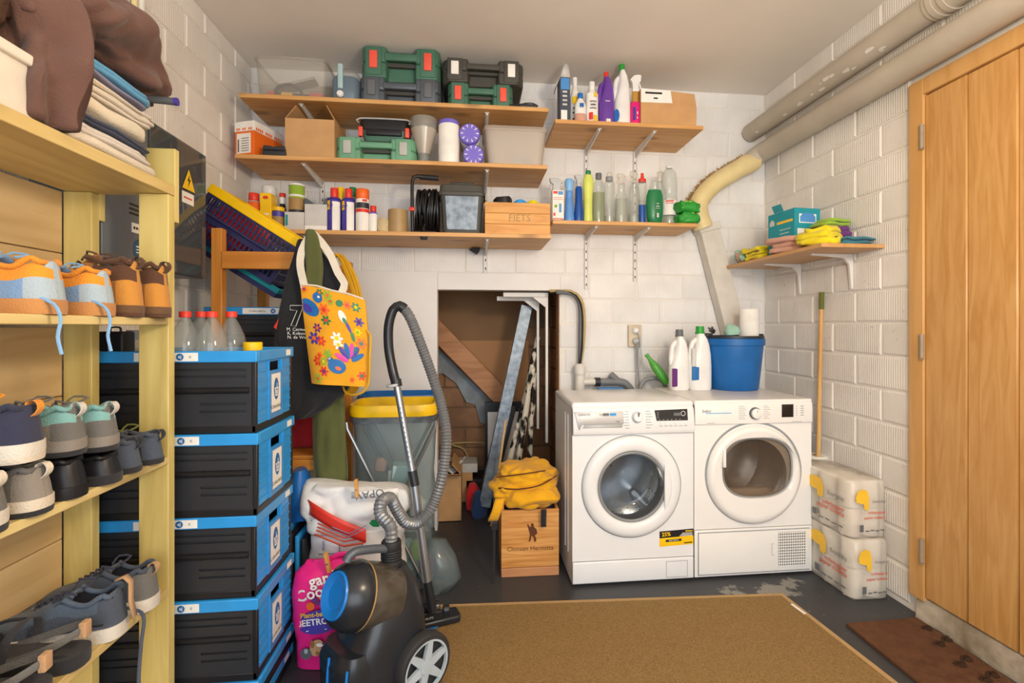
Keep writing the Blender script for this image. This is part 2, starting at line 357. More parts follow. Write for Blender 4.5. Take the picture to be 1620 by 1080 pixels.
film('bag_film', '#b2c4ca', 0.22, '#dbe6e9', 0.18); film('wrap_film', '#f7f1e6', 0.38, '#faf7f2', 0.2)
film('smoked_glass', '#7a8084', 0.30, '#b3babe', 0.03); film('washer_glass', '#8a9094', 0.05, '#c9cdd0', 0.03); film('dryer_glass', '#7a6c60', 0.22, '#cdc3b8', 0.04)
mat('green_glass', '#4fae3a', 0.1, alpha=0.75, var=0.05); mat('canister', '#4f483f', 0.15, alpha=0.82, var=0.3, vs=30)
mat('appliance', '#e6e8ea', 0.25, var=0.015); mat('appliance2', '#ecebe8', 0.3, var=0.015); mat('seam', '#8f9498', 0.5); mat('grille_dark', '#6b6c6c', 0.6)
def fab(n, c, bump=0.5, bs=250, **k): mat(n, c, 0.95, bump=bump, bs=bs, sheen=0.15, **k)
for n, c in (('blanket', '#66483e'), ('towel_blue', '#5fa0cc'), ('cloth_mauve', '#8c8aa6'), ('towel_cream', '#d9cfc0'), ('towel_ivory', '#ded3bd'), ('denim_dark', '#3f4862'), ('towel_pale', '#d6cec6'), ('towel_sand', '#d8ccb9'),
             ('shirt_black', '#1f2024'), ('tote', '#e8a321'), ('strap_cream', '#ddd3c2'), ('olive', '#55592f'), ('backpack_yellow', '#e2a516'), ('denim', '#2f5170'), ('rag_green', '#93b53a'), ('rag_purple', '#6a3079'), ('rag_yellow', '#e6d21e'),
             ('rag_pink', '#d2a08c'), ('rag_navy', '#2c4470'), ('rag_teal', '#39788a'), ('duster_mint', '#9cc7b4'), ('rag_red', '#c8272c'), ('rag_redp', '#a81f28'), ('web_black', '#232326'),
             ('suede_blue', '#7d9fca'), ('suede_pale', '#a9bac6'), ('suede_orange', '#ea962f'), ('gum', '#c48a52'), ('leather_brown', '#9c6a38'), ('leather_dark', '#5c3d2b'), ('leather_tan', '#c98a3c'), ('boot_sole', '#6d5037'),
             ('mesh_navy', '#33364c'), ('mesh_grey', '#6c6a66'), ('mesh_dark', '#3a3a3e'), ('foam_white', '#d9d2c6'), ('sole_dark', '#2c2c2f'), ('tan_web', '#c49a70'), ('shoe_taupe', '#8b837a'), ('shoe_teal', '#7fb0ae'), ('shoe_greyblue', '#566476'), ('lace_blue', '#86b3dc'), ('lining_dark', '#1c1e28'), ('lining_grey', '#a8a09c'), ('slate', '#4a5260'), ('olive_patch', '#6c7034')):
    fab(n, c)
mat('croc_black', '#1c1c20', 0.45); mat('red_shoe', '#d22a28', 0.5)
mat('sisal', '#a1824f', 0.95, col2='#806339', vs=170, bump=1.0, bs=420); mat('sisal_edge', '#b59668', 0.9, bump=0.6, bs=300)
mat('coir', '#6d472c', 0.98, col2='#573720', vs=30, bump=1.0, bs=400); mat('coir_dark', '#3a2416', 0.98)
mat('twine', '#d6c39a', 0.9, bump=0.6, bs=200); mat('rope_yellow', '#d9a51c', 0.6); mat('cable_black', '#1a1a1b', 0.35); mat('bark_white', '#d6cfbe', 0.9, col2='#1d1815', vs=22, bump=0.8, bs=60, stretch=(1, 1, .5))
for e_, p_ in zip([n for n in M['bark_white'].node_tree.nodes if n.type == 'VALTORGB'][0].color_ramp.elements, (.44, .53)): e_.position = p_
mat('paper_roll', '#f1ede6', 0.85, bump=0.2, bs=120); mat('cable_tan', '#b7a06a', 0.5); mat('bag_white', '#e2e3e4', 0.45, bump=0.4, bs=20)
# ================================================================ the room
XL, XR, YB, ZC, YF = -1.239, 1.85, 2.946, 2.67, -2.4
def floor_mat():
    m = mat('floor_paint', '#3b3c40', 0.45, bump=0.25, bs=14, var=0.12, vs=3)
    nt = m.node_tree; N = nt.nodes; L = nt.links; b = N['Principled BSDF']
    base = b.inputs['Base Color'].links[0].from_socket
    g = N.new('ShaderNodeNewGeometry')
    nz = N.new('ShaderNodeTexNoise'); nz.inputs['Scale'].default_value = 6.5; nz.inputs['Detail'].default_value = 6; nz.inputs['Roughness'].default_value = 0.6
    L.new(g.outputs['Position'], nz.inputs['Vector'])
    d = N.new('ShaderNodeVectorMath'); d.operation = 'DISTANCE'; d.inputs[1].default_value = (1.35, 2.12, 0)
    sc = N.new('ShaderNodeVectorMath'); sc.operation = 'MULTIPLY'; sc.inputs[1].default_value = (1, 3.2, 1); L.new(g.outputs['Position'], sc.inputs[0])
    d.inputs[1].default_value = (1.36, 2.13 * 3.2, 0); L.new(sc.outputs[0], d.inputs[0])
    mr = N.new('ShaderNodeMapRange'); mr.inputs['From Min'].default_value = 0.05; mr.inputs['From Max'].default_value = 0.55; mr.inputs['To Min'].default_value = 0.16; mr.inputs['To Max'].default_value = -0.12
    L.new(d.outputs['Value'], mr.inputs[0])
    ad = N.new('ShaderNodeMath'); L.new(nz.outputs['Fac'], ad.inputs[0]); L.new(mr.outputs[0], ad.inputs[1])
    cr = N.new('ShaderNodeValToRGB'); cr.color_ramp.elements[0].position = 0.60; cr.color_ramp.elements[1].position = 0.645; L.new(ad.outputs[0], cr.inputs[0])
    n2 = N.new('ShaderNodeTexNoise'); n2.inputs['Scale'].default_value = 40; L.new(g.outputs['Position'], n2.inputs['Vector'])
    c2 = N.new('ShaderNodeValToRGB'); c2.color_ramp.elements[0].position = 0.71; c2.color_ramp.elements[1].position = 0.76; L.new(n2.outputs['Fac'], c2.inputs[0])
    mx0 = N.new('ShaderNodeMath'); mx0.operation = 'MAXIMUM'; L.new(cr.outputs[0], mx0.inputs[0]); L.new(c2.outputs[0], mx0.inputs[1])
    mx = N.new('ShaderNodeMixRGB'); L.new(mx0.outputs[0], mx.inputs[0]); L.new(base, mx.inputs[1]); mx.inputs[2].default_value = lin('#85837c'); L.new(mx.outputs[0], b.inputs['Base Color'])
floor_mat()
struct(MB().box(XL - .2, XR + .2, YF, 4.1, -.06, 0).build('floor', 'floor_paint', smooth=0))
struct(MB().box(XL - .2, XR + .2, YF, YB + .1, ZC, ZC + .06).build('ceiling', 'ceiling_paint', smooth=0))
# opening to the cupboard under the stairs
OX0, OX1, OZ = -.200, .530, 1.42
wb = struct(MB().box(XL - .2, OX0, YB + .0035, YB + .10, 0, ZC).box(OX1, XR + .2, YB + .0035, YB + .10, 0, ZC).box(OX0, OX1, YB + .0035, YB + .10, OZ, ZC).build('wall_back', 'mortar', smooth=0))
wr = struct(MB().box(XR + .006, XR + .12, YF, YB + .1, 0, ZC).build('wall_right', 'mortar', smooth=0))
wl = struct(MB().box(XL - .12, XL - .006, YF, YB + .1, 0, ZC).build('wall_left', 'mortar', smooth=0))
def brick_mesh(name, mt, w, h, c=.004, d=.008, seed=0):
    rnd = random.Random(seed); mb = MB(); j = lambda a: rnd.uniform(-a, a)
    o = [(-w/2+j(.002),0,-h/2+j(.002)),(w/2+j(.002),0,-h/2+j(.002)),(w/2+j(.002),0,h/2+j(.002)),(-w/2+j(.002),0,h/2+j(.002))]
    fr = [(x - math.copysign(c, x), 0, z - math.copysign(c, z)) for x, _, z in o]; md = [(x, c * .55, z) for x, _, z in o]; bk = [(x, d, z) for x, _, z in o]
    mb.add(fr + md + bk, [(0,1,2,3)] + [(a, 4+a, 4+(a+1)%4, (a+1)%4) for a in range(4)] + [(4+a, 8+a, 8+(a+1)%4, 4+(a+1)%4) for a in range(4)])
    ob = mb.build(name, mt, smooth=0); me = ob.data; bpy.data.objects.remove(ob); return me
def lay(wall, meshes, L0, L1, z0, z1, put, holes=(), bw=.30, bh=.15, gap=.010, off0=0.0):
    rnd = random.Random(3); row = 0; z = z0
    while z < z1 - .03:
        zt = min(z + bh, z1); x = L0 - (bw / 2 if row % 2 else 0) - off0
        while x < L1:
            segs = [(max(x, L0), min(x + bw, L1))]
            for (a, b, c, d) in holes:
                if min(zt, d) - max(z, c) > .02:
                    ns = []
                    for (p, q) in segs:
                        if b <= p or a >= q: ns.append((p, q))
                        else:
                            if a - p > .03: ns.append((p, a))
                            if q - b > .03: ns.append((b, q))
                    segs = ns
            for (p, q) in segs:
                if q - p < .04: continue
                o = bpy.data.objects.new('brick', rnd.choice(meshes)); COL.objects.link(o); o.parent = wall
                put(o, (p + q) / 2, (z + zt) / 2 + 0, rnd.uniform(-.0012, .0012))
                o.scale = ((q - p - gap) / (bw - gap), 1, (zt - z - gap) / (bh - gap))
            x += bw
        z += bh; row += 1
bm = [brick_mesh('brick', 'paint_brick', .29, .14, .007, .012, s) for s in range(4)]
bmb = [brick_mesh('brick', 'paint_brick_back', .292, .142, .004, .006, s) for s in range(4)]
bmr = [brick_mesh('brick', 'raw_brick', .29, .14, .005, .012, s) for s in range(4)]
def put_b(o, l, z, j): o.location = (l, YB + j, z)
def put_r(o, l, z, j): o.location = (XR + j, l, z); o.rotation_euler.z = R(-90)
def put_l(o, l, z, j): o.location = (XL + j, l, z); o.rotation_euler.z = R(90)
lay(wb, bmb, XL, XR, .02, ZC, put_b, [(OX0, OX1, 0, OZ + .11), (-.92, OX0, 0, 1.525)], gap=.007)
lay(wr, bm, -.2, YB, .02, ZC, put_r, [(.92, 1.884, 0, 2.21)])
lay(wl, bm, .5, YB, .02, ZC, put_l)
struct(MB().box(-.92, OX0, YB - .004, YB + .012, 0, 1.525).build('trim_1', 'smooth_paint', smooth=0, bevel=.002))
struct(MB().box(OX0 + .002, OX1, YB - .002, YB + .012, OZ, 1.52).build('trim_2', 'smooth_paint', smooth=0, bevel=.002))
mb = MB()
for i in range(26):
    y0 = .6 + i * .05; t = .02 + .014 * noise.noise(Vector((i * .5, 0, 0)))
    mb.add([(XR - t, y0, 0), (XR + .01, y0, 0), (XR + .01, y0, .1), (XR - t * .7, y0, .093)], [])
n = 26
mb.f = [(4*i+a, 4*i+(a+1)%4, 4*i+4+(a+1)%4, 4*i+4+a) for i in range(n-1) for a in range(4)]; mb.m = [0]*len(mb.f)
struct(mb.build('baseboard_right', 'old_plaster', smooth=60))
# ---------------------------------------------------------------- the door
dr = struct(bpy.data.objects.new('door_1', None)); COL.objects.link(dr); dr.location = (XR, 1.40, .10)
DY0, DY1 = 1.815, .955
MB().box(-.028, .02, DY1 - 1.40 - .066, DY1 - 1.40, 0, 2.11).box(-.028, .02, DY0 - 1.40, DY0 - 1.40 + .066, -.015, 2.11).box(-.028, .02, DY1 - 1.40, DY0 - 1.40, 2.043, 2.11).build('casing', 'door_casing', dr, bevel=.003)
nb = 5; pw = (DY0 - DY1) / nb
for i in range(nb):
    a = DY1 - 1.40 + i * pw
    MB().box(-.020, .02, a + .0006, a + pw - .0006, 0.0, 2.04).build('plank', 'door_oak', dr, bevel=.005, bseg=1)
for z in (.19, 1.02, 1.87):
    h = MB(); h.cyl((-.034, DY0 - 1.40 + .0, z - .045), (-.034, DY0 - 1.40 + .0, z + .045), .008, 12)
    h.cyl((-.034, DY0 - 1.40, z - .05), (-.034, DY0 - 1.40, z - .047), .0095, 12).cyl((-.034, DY0 - 1.40, z - .016), (-.034, DY0 - 1.40, z - .013), .0088, 12).cyl((-.034, DY0 - 1.40, z + .013), (-.034, DY0 - 1.40, z + .016), .0088, 12).cyl((-.034, DY0 - 1.40, z + .045), (-.034, DY0 - 1.40, z + .05), .0095, 12)
    h.box(-.029, -.026, DY0 - 1.40 - .004, DY0 - 1.40 + .018, z - .042, z + .042)
    h.build('hinge', 'hinge_steel', dr)
# ---------------------------------------------------------------- pipes up on the right wall
t = thing('ceiling_pipe', 'upper grey painted pipe along the right wall just below the ceiling', 'pipe', (1.746, 2.0, 2.42), group='grey pipes on the right wall')
m = MB(); m.cyl((0, .93, 0), (0, -3.0, 0), .056, 24); m.build('tube', 'pipe_grey', t)
m = MB()
m.cyl((0, -.31, 0), (0, -.47, 0), .0615, 24)
for y in (-.33, -.37): m.cyl((0, y, 0), (0, y - .02, 0), .0665, 24)
m.build('collar', 'pipe_grey', t)
m = MB(); rnd = random.Random(5)
for i in range(13):
    y = rnd.uniform(-.3, .85); th = rnd.uniform(200, 250); w_ = rnd.uniform(.006, .02)
    T = TR(.0567 * math.cos(R(th)), y, .0567 * math.sin(R(th)), 0, R(90 - th) , 0)
    m.add([T @ Vector((w_ * .6 * math.cos(a * .9) * rnd.uniform(.5, 1.1), w_ * math.sin(a * .9) * 1.6 * rnd.uniform(.6, 1.1), 0)) for a in range(7)], [tuple(range(7))])
m.build('paint_flake', 'pvc_white', t, smooth=0)
t = thing('ceiling_pipe', 'lower grey painted pipe on the right wall running into the cream bend', 'pipe', (1.781, 2.0, 2.275), group='grey pipes on the right wall')
e0 = at(1180, 262, 2.87) - Vector((1.781, 2.0, 2.275))
m = MB(); m.tube([(0, -3.0, 0)] + spline([(0, .6, 0), (-.004, .76, -.003), (-.03, .845, -.018), e0], .03), .058, 24); m.build('tube', 'pipe_grey', t)
# cream bend on the back wall
P = [at(1193, 254, 2.865), at(1160, 272, 2.86), at(1128, 293, 2.86), at(1107, 318, 2.862), at(1106, 340, 2.865), at(1113, 361, 2.865)]
t = thing('pipe_bend', 'cream coloured plastic pipe bend with ragged foam on the back wall', 'pipe', (P[2].x, P[2].y, P[2].z))
o = P[2]
sp = spline([p - o for p in P], .015)
MB().tube(sp, [.060 if i < 6 else .056 for i in range(len(sp))], 20).build('bend', 'pipe_cream', t)
m = MB(); rnd = random.Random(8)
for i in range(3, len(sp) - 6):
    p = sp[i]; tg = (sp[i + 1] - sp[i - 1]).normalized(); nn = Vector((tg.z, 0, -tg.x)); nn = nn if nn.z + (-nn.x) > 0 else -nn
    for k in range(3):
        q = p + nn * .056 + Vector((0, rnd.uniform(.0, .045), 0)); e = q + nn * rnd.uniform(.004, .016) + Vector((rnd.uniform(-.008, .008), 0, 0))
        m.tube([q - nn * .006, e], [.008, .002], 5)
m.build('foam', 'foam_edge', t)
# flat slanted duct below it
a, b = at(1116, 356, 2.90), at(1163, 540, 2.90)
t = thing('flat_duct', 'slanted white flat duct from the cream bend down behind the blue bucket', 'duct', tuple(a))
dv = b - a; w_ = .062
m = MB(); sd = Vector((dv.z, 0, -dv.x)).normalized() * w_
m.add([-sd + Vector((0, -.045, 0)), sd + Vector((0, -.045, 0)), sd + Vector((0, .035, 0)), -sd + Vector((0, .035, 0)),
       dv - sd + Vector((0, -.045, 0)), dv + sd + Vector((0, -.045, 0)), dv + sd + Vector((0, .035, 0)), dv - sd + Vector((0, .035, 0))], [(3,2,1,0),(4,5,6,7),(0,1,5,4),(1,2,6,5),(2,3,7,6),(3,0,4,7)])
m.build('duct', 'duct_white', t, bevel=.004)
m = MB(); k = sd * 1.12
for f in (.0, .93):
    m = MB(); c = dv * f; c2 = dv * (f + .06)
    m.add([c - k + Vector((0, -.052, 0)), c + k + Vector((0, -.052, 0)), c + k + Vector((0, .036, 0)), c - k + Vector((0, .036, 0)),
           c2 - k + Vector((0, -.052, 0)), c2 + k + Vector((0, -.052, 0)), c2 + k + Vector((0, .036, 0)), c2 - k + Vector((0, .036, 0))], [(3,2,1,0),(4,5,6,7),(0,1,5,4),(1,2,6,5),(2,3,7,6),(3,0,4,7)]); m.build('sleeve', 'duct_white', t, bevel=.004)
# ---------------------------------------------------------------- cupboard under the stairs
wn = struct(MB().box(-1.0, 1.2, 3.70, 3.80, 0, 1.7).build('wall_nook_back', 'raw_mortar', smooth=0))
wn2 = struct(MB().box(.60, .72, YB + .1, 3.70, 0, 1.7).build('wall_nook_right', 'raw_mortar', smooth=0))
wn3 = struct(MB().box(-1.1, -1.0, YB + .1, 3.70, 0, 1.7).build('wall_nook_left', 'raw_mortar', smooth=0))
struct(MB().box(-1.0, .72, YB + .1, 3.8, 1.60, 1.68).build('ceiling_nook', 'hardboard', smooth=0))
def put_n(o, l, z, j): o.location = (l, 3.69 + j, z)
def put_n2(o, l, z, j): o.location = (.59 + j, l, z); o.rotation_euler.z = R(-90)
lay(wn, bmr, -.95, .60, 0, 1.2, put_n)
lay(wn2, bmr, YB + .1, 3.70, 0, 1.6, put_n2)
bj = brick_mesh('brick', 'raw_brick', .09, .14, .004, .012, 9)
for i in range(10):
    o = bpy.data.objects.new('brick', bj); COL.objects.link(o); o.parent = wb; o.location = (OX1 - .006, YB + .053, .075 + i * .145 ); o.rotation_euler.z = R(-90)
a, b = at(640, 470, 3.56), at(815, 650, 3.56); mid = (a + b) / 2; L_ = (b - a).length; an = math.atan2(b.z - a.z, b.x - a.x)
sl = (b.z - a.z) / (b.x - a.x); zl = lambda x: a.z + (x - a.x) * sl
t = thing('hardboard_sheet', 'brown hardboard closing off the staircase inside the dark cupboard', 'board', (0.1, 3.64, .8))
MB().prism([(-.72, zl(-.62) - .8), (.30, zl(.40) - .8), (.30, .79), (-.72, .79)], 'y', 0, .010).build('upper_board', 'hardboard', t)
MB().prism([(-.2, zl(-.1) - .8 + .02), (.32, zl(.42) - .8 + .02), (.32, .30), (-.2, .30)], 'y', -.006, -.0005).build('lower_board', 'hardboard_pale', t)
t = MB(TR(0, 0, 0, 0, -an, 0)).box(-L_ / 2 - .1, L_ / 2, -.02, .02, -.065, .065).build('stair_stringer', 'stringer', loc=mid, bevel=.003)
tag(t, 'sloping wooden stair stringer crossing the dark cupboard opening', 'beam')
mat('grey_plaster', '#9aa5b0', 0.8, col2='#7d7f80', vs=9, bump=0.3)
o = at(740, 600, 3.66); pp = [(640, 500), (800, 655), (792, 700), (776, 672), (760, 668), (752, 640), (738, 636), (722, 606), (700, 590), (680, 596), (640, 580)]
m = MB(); m.prism([(at(x, y, 3.66).x - o.x, at(x, y, 3.66).z - o.z) for x, y in pp], 'y', 0, .022); t = m.build('plaster_patch', 'grey_plaster', loc=o); tag(t, 'torn grey white plaster below the stair stringer in the cupboard', 'plaster')
m = MB(); m.tube([at(640, 744, 3.655), at(768, 747, 3.655)], .028, 12); t = m.build('nook_pipe', 'mid_grey'); tag(t, 'dark pipe running low along the raw brick of the cupboard', 'pipe')
m = MB(); m.tube(spline([at(700, 702, 3.66), at(716, 704, 3.66), at(735, 712, 3.66), at(745, 738, 3.66)], .02), .006, 6); m.tube(spline([at(700, 704, 3.66), at(730, 700, 3.66), at(775, 700, 3.66)], .03), .006, 6)
t = m.build('nook_cable', 'cable_tan'); tag(t, 'thin tan cable on the raw brick inside the cupboard', 'cable')
# ================================================================ wall shelves
def wall_shelf(label, x0, x1, y0, zb, rails, mt='pine', th=.022, group='pine shelves on the back wall', y1=YB - .004):
    t = thing('wall_shelf', label, 'shelf', ((x0 + x1) / 2, y1, zb), group=group)
    hw = (x1 - x0) / 2
    MB().box(-hw, hw, y0 - y1, 0, 0, th).build('board', mt, t, bevel=.003)
    for px in rails:
        X = at(px, 300, YB).x - (x0 + x1) / 2; d = y1 - y0
        m = MB(); m.prism([(0, -.002), (-d * .86, -.002), (-d * .86, -.010), (0, -.042)], 'x', X - .004, X + .004); m.box(X - .011, X + .011, -d * .88, 0, -.003, 0)
        m.build('bracket', 'zinc_paint', t)
    return zb + th
Z1 = wall_shelf('topmost long pine shelf on the back wall holding the tool cases', -1.148, .407, 2.585, 2.340, (506, 768))
Z2 = wall_shelf('middle long pine shelf on the back wall with the purple rolls', -1.165, .400, 2.578, 2.034, (510, 768))
Z3 = wall_shelf('lowest long pine shelf on the back wall with spray cans and cable reel', -1.165, .418, 2.562, 1.664, (512, 768))
Z4 = wall_shelf('upper short shelf on the back wall with the purple bottle', .440, 1.262, 2.576, 2.279, (927, 1005))
Z5 = wall_shelf('lower short shelf on the back wall with the row of spray bottles', .440, 1.266, 2.660, 1.763, (927, 1004))
def rail(px, z0, z1, s):
    X = at(px, 300, YB).x
    t = thing('shelf_rail', s, 'rail', (X, YB - .004, z0), group='white slotted rails on the back wall')
    h_ = z1 - z0; m = MB(); m.box(-.011, .011, -.003, 0, 0, h_).box(-.011, -.0085, -.012, -.003, 0, h_).box(.0085, .011, -.012, -.003, 0, h_); m.build('channel', 'zinc_paint', t)
    m = MB()
    for i in range(int(h_ / .05)):
        m.box(-.003, .003, -.0036, -.003, .02 + i * .05, .034 + i * .05)
    m.build('slots', 'ink', t, smooth=0)
rail(511, 1.70, 2.30, 'slotted white rail on the back wall behind the grey boxes'); rail(768, 1.52, 2.30, 'slotted white rail on the back wall right of the black bin')
rail(927, 1.43, 2.275, 'slotted white rail under the lower short shelf, left of two'); rail(1004, 1.48, 2.275, 'slotted white rail under the lower short shelf, right of two')
m = MB(); m.prism([(0, 0), (.045, -.028), (.06, -.01), (.065, .012), (.02, .012)], 'y', -.01, .01)
o = m.build('cable_end', 'rubber', loc=at(742, 398, YB - .05)); tag(o, 'black plug end hanging below the lowest long shelf', 'plug'); o.location.z = 1.651
# ---------------------------------------------------------------- items on shelves
def pl(pxl, pxr, ytop, Y, z):
    a = at(pxl, ytop, Y); b = at(pxr, ytop, Y); return ((a.x + b.x) / 2, b.x - a.x, (a.z + b.z) / 2 - z)
def rev(name, label, cat, px, Y, z, parts, sq=1.0, rz=0, group=None, n=24):
    x, W, H = pl(px[0], px[1], px[2], Y, z); t = thing(name, label, cat, (x, Y, z), rz, group)
    first = None
    for (pn, mt, prof) in parts:
        o = MB().lathe([(r * W / 2, zz * H) for r, zz in prof], n, sq, not ('label' in pn or 'band' in pn)).build(pn, mt, t, smooth=50)
    return t, W, H
def cylp(r, z0, z1, e=.03): return [(r * .9, z0), (r, z0 + e * .5), (r, z1 - e * .5), (r * .9, z1)]
def stamp(t, body, size, y, z, mt='ink', x=0, sx=1, rot=0, bold=0, nm='lettering'):
    up = (math.sin(rot), 0, math.cos(rot)); rt = (math.cos(rot), 0, -math.sin(rot))
    return MB().text(body, size, FR((x, y, z), rt, up), bold, sx).build(nm, mt, t, smooth=0)
def boxthing(name, label, cat, px, Y, D, z, mt, rz=0, group=None, flaps=0, bev=.002, H=None):
    x, W, Hh = pl(px[0], px[1], px[2], Y, z); H = H or Hh
    t = thing(name, label, cat, (x, Y, z), rz, group); w = W / 2
    MB().box(-w, w, 0, D, 0, H).build('body', mt, t, bevel=bev) if not flaps else MB().box(-w, w, 0, .004, 0, H).box(-w, w, D - .004, D, 0, H).box(-w, -w + .004, .004, D - .004, 0, H).box(w - .004, w, .004, D - .004, 0, H).box(-w, w, 0, D, 0, .004).build('body', mt, t)
    return t, W, H
# -- tool cases
def tool_case(label, px, Y, D, z, mt, latch, dark='case_black', group='plastic tool cases', notch=.30, top=0.0, chamf=.02):
    x, W, H = pl(px[0], px[1], px[2], Y, z); t = thing('tool_case', label, 'tool case', (x, Y, z), 0, group); w = W / 2; nw = W * notch / 2 * 1.25
    def outline(k): return [(-w + chamf, .0 + k), (-nw, .0 + k), (-nw + .008, .05), (nw - .008, .05), (nw, .0 + k), (w - chamf, .0 + k), (w, chamf + .01), (w, D), (-w, D), (-w, chamf + .01)]
    MB().prism(outline(0), 'z', 0, H * .49).build('lower_shell', mt, t, bevel=.010, bseg=3)
    MB().prism(outline(0.002), 'z', H * .505, H).build('upper_shell', mt, t, bevel=.012, bseg=3)
    m = MB(); m.prism([(-w + .012, .03), (w - .012, .03), (w - .01, D - .008), (-w + .01, D - .008)], 'z', H * .44, H * .55)
    m.box(-nw + .004, nw - .004, .052, .06, .004, H - .004); m.build('seam', dark, t)
    m = MB(); m.rbox(-nw - .01, nw + .01, -.002, .022, H * .56, H * .80, .008); m.build('handle', mt, t)
    lw = min(.020, W * .05)
    for sx in (-1, 1):
        c = sx * (nw + w) / 2
        m = MB(); m.rbox(c - lw * 2.0, c + lw * 2.0, -.004, .01, H * .08, H * .97, .004); m.build('latch_mount', mt, t)
        m = MB(); m.rbox(c - lw, c + lw, -.011, .0, H * .28, H * .82, .003); m.build('latch', latch, t)
    return t
Yt = 2.63
tool_case('flat dark case lying under the big green tool case on the top shelf', (567, 697, 122), Yt, .27, Z1, 'gun_metal', 'mid_grey')
zc = at(632, 124, Yt).z
tool_case('big dark green tool case with red latches, topmost on the flat dark case', (571, 696, 74), Yt + .0, .26, zc, 'green_case', 'latch_red')
tool_case('dark green tool case with red latches under the black case', (708, 812, 131), Yt, .25, Z1, 'green_case', 'latch_red')
zc = at(762, 131, Yt).z
tool_case('black tool case with white latches stacked on the right on the top shelf', (699, 829, 93), Yt, .27, zc, 'case_black', 'paper_white', chamf=.035)
zc2 = tool_case('light green small tool case with grey latches on the middle shelf', (529, 658, 217), Yt - .01, .24, Z2, 'green_case2', 'latch_grey')
# organiser with dark lid on the light green case
zc = at(594, 219, Yt).z; x, W, H = pl(566, 646, 186, Yt, zc)
t = thing('organiser_box', 'small black organiser with red side clips on the light green case', 'organiser', (x, Yt + .02, zc)); w = W / 2
m = MB(); m.loft([ring(0, .09, z, w * k, .09 * k, 7, 40) for z, k in ((0, .80), (H * .12, .86), (H * .5, .93))]); m.build('tray', 'green_case', t)
m = MB(); m.loft([ring(0, .09, z, w * k, .09 * k, 7, 40) for z, k in ((H * .5, .97), (H * .92, 1.0), (H, .97))]); m.build('lid', 'black_pl', t)
MB().rbox(-w * .72, w * .72, -.006, .012, H * .22, H * .52, .006).build('front_pocket', 'black_pl', t)
m = MB(); m.tube(spline([(-w * 1.0, 0, H * .8), (-w * .95, 0, H), (w * .95, 0, H), (w, 0, H * .8)], .02), .004, 6); m.build('lid_edge', 'light_grey', t)
for sx in (-1, 1): MB().rbox(sx * w * .93 - .011, sx * w * .93 + .011, -.004, .02, H * .16, H * .62, .004).build('clip', 'latch_red', t)
# clear bin with tools (top shelf left)
def open_bin(name, label, cat, px, Y, D, z, mt, taper=.9, lid=False, rimh=.012, group=None):
    x, W, H = pl(px[0], px[1], px[2], Y, z); t = thing(name, label, cat, (x, Y + D / 2, z), 0, group); w = W / 2; d = D / 2
    m = MB(); outer = [ring(0, 0, H * f, w * (taper + (1 - taper) * f), d * (taper + (1 - taper) * f), 9, 40) for f in (0, .5, .97)]
    inner = [ring(0, 0, H * f, (w - .003) * (taper + (1 - taper) * f), (d - .003) * (taper + (1 - taper) * f), 9, 40) for f in (.97, .5, .02)]
    m.loft(outer + inner, caps=True); m.build('tub', mt, t, smooth=30)
    m = MB(); m.loft([ring(0, 0, H - rimh, w * 1.03, d * 1.03, 9, 40), ring(0, 0, H, w * 1.03, d * 1.03, 9, 40), ring(0, 0, H, w * .97, d * .97, 9, 40), ring(0, 0, H - rimh, w * .97, d * .97, 9, 40)], closed=True)
    m.build('rim', mt, t, smooth=30)
    if lid: MB().loft([ring(0, 0, H, w * 1.04, d * 1.04, 9, 40), ring(0, 0, H + .012, w * 1.02, d * 1.02, 9, 40)]).build('lid', mt, t, smooth=30)
    return t, W, H
Yb_ = 2.60
t, W, H = open_bin('storage_bin', 'clear plastic bin of tools at the left end of the top shelf', 'bin', (400, 515, 90), Yb_, .30, Z1, 'clear_pl', .92)
bx, bz = t.location.x, Z1 + .006
t = thing('power_tool', 'black and yellow power tool inside the clear bin', 'tool', (bx - .03, Yb_ + .10, bz))
m = MB(); m.rbox(-.10, .12, -.03, .03, 0, .045, .012).tube(spline([(-.09, 0, .03), (-.06, 0, .085), (0, 0, .10), (.05, 0, .07), (.06, 0, .03)], .01), .008, 8); m.build('housing', 'black_pl', t)
MB().rbox(-.035, .02, -.036, -.028, .008, .045, .004).build('gear_cover', 'yellow_pl', t); MB().rbox(-.105, -.07, -.034, .034, .004, .05, .006).build('red_cap', 'red_pl', t)
t = MB(TR(0, 0, 0, 0, R(-17), 0)).box(-.11, .11, -.04, .04, 0, .014).build('flat_tray', 'light_grey', loc=(bx - .02, Yb_ + .16, bz + .115)); tag(t, 'pale flat tray tilted across the tools in the clear bin', 'tray')
t = MB().rbox(-.035, .035, -.03, .03, 0, .05, .01).build('red_tool', 'red_pl', loc=(bx + .11, Yb_ + .09, bz)); tag(t, 'small red tool in the right corner of the clear bin', 'tool')
# blue jug
x, W, H = pl(522, 567, 101, 2.62, Z1)
t = thing('water_jug', 'grey blue translucent jug with white handle beside the clear bin', 'jug', (x, 2.69, Z1)); w = W / 2
m = MB(); m.loft([ring(0, 0, z * H, w * k, .075 * k, 3.5, 32) for z, k in ((0, .93), (.04, 1), (.6, 1), (.68, .93))]); m.build('body', 'blue_jug', t)
m = MB(); m.loft([ring(0.1 * w, 0, z * H, w * k, .072 * k, 3, 32) for z, k in ((.66, .9), (.85, .78), (.97, .5), (1.0, .2))]); m.build('top', 'clear_pl', t)
m = MB(); m.rbox(-w * .42, -w * .05, -.088, -.070, H * .3, H * .97, .006); m.build('handle', 'foil', t); m = MB(TR(-w * .25, -.076, H * .16, R(90))); m.lathe([(.0, 0), (.016, 0), (.018, .006), (.014, .014), (0, .014)], 20); m.build('tap', 'white_pl', t)
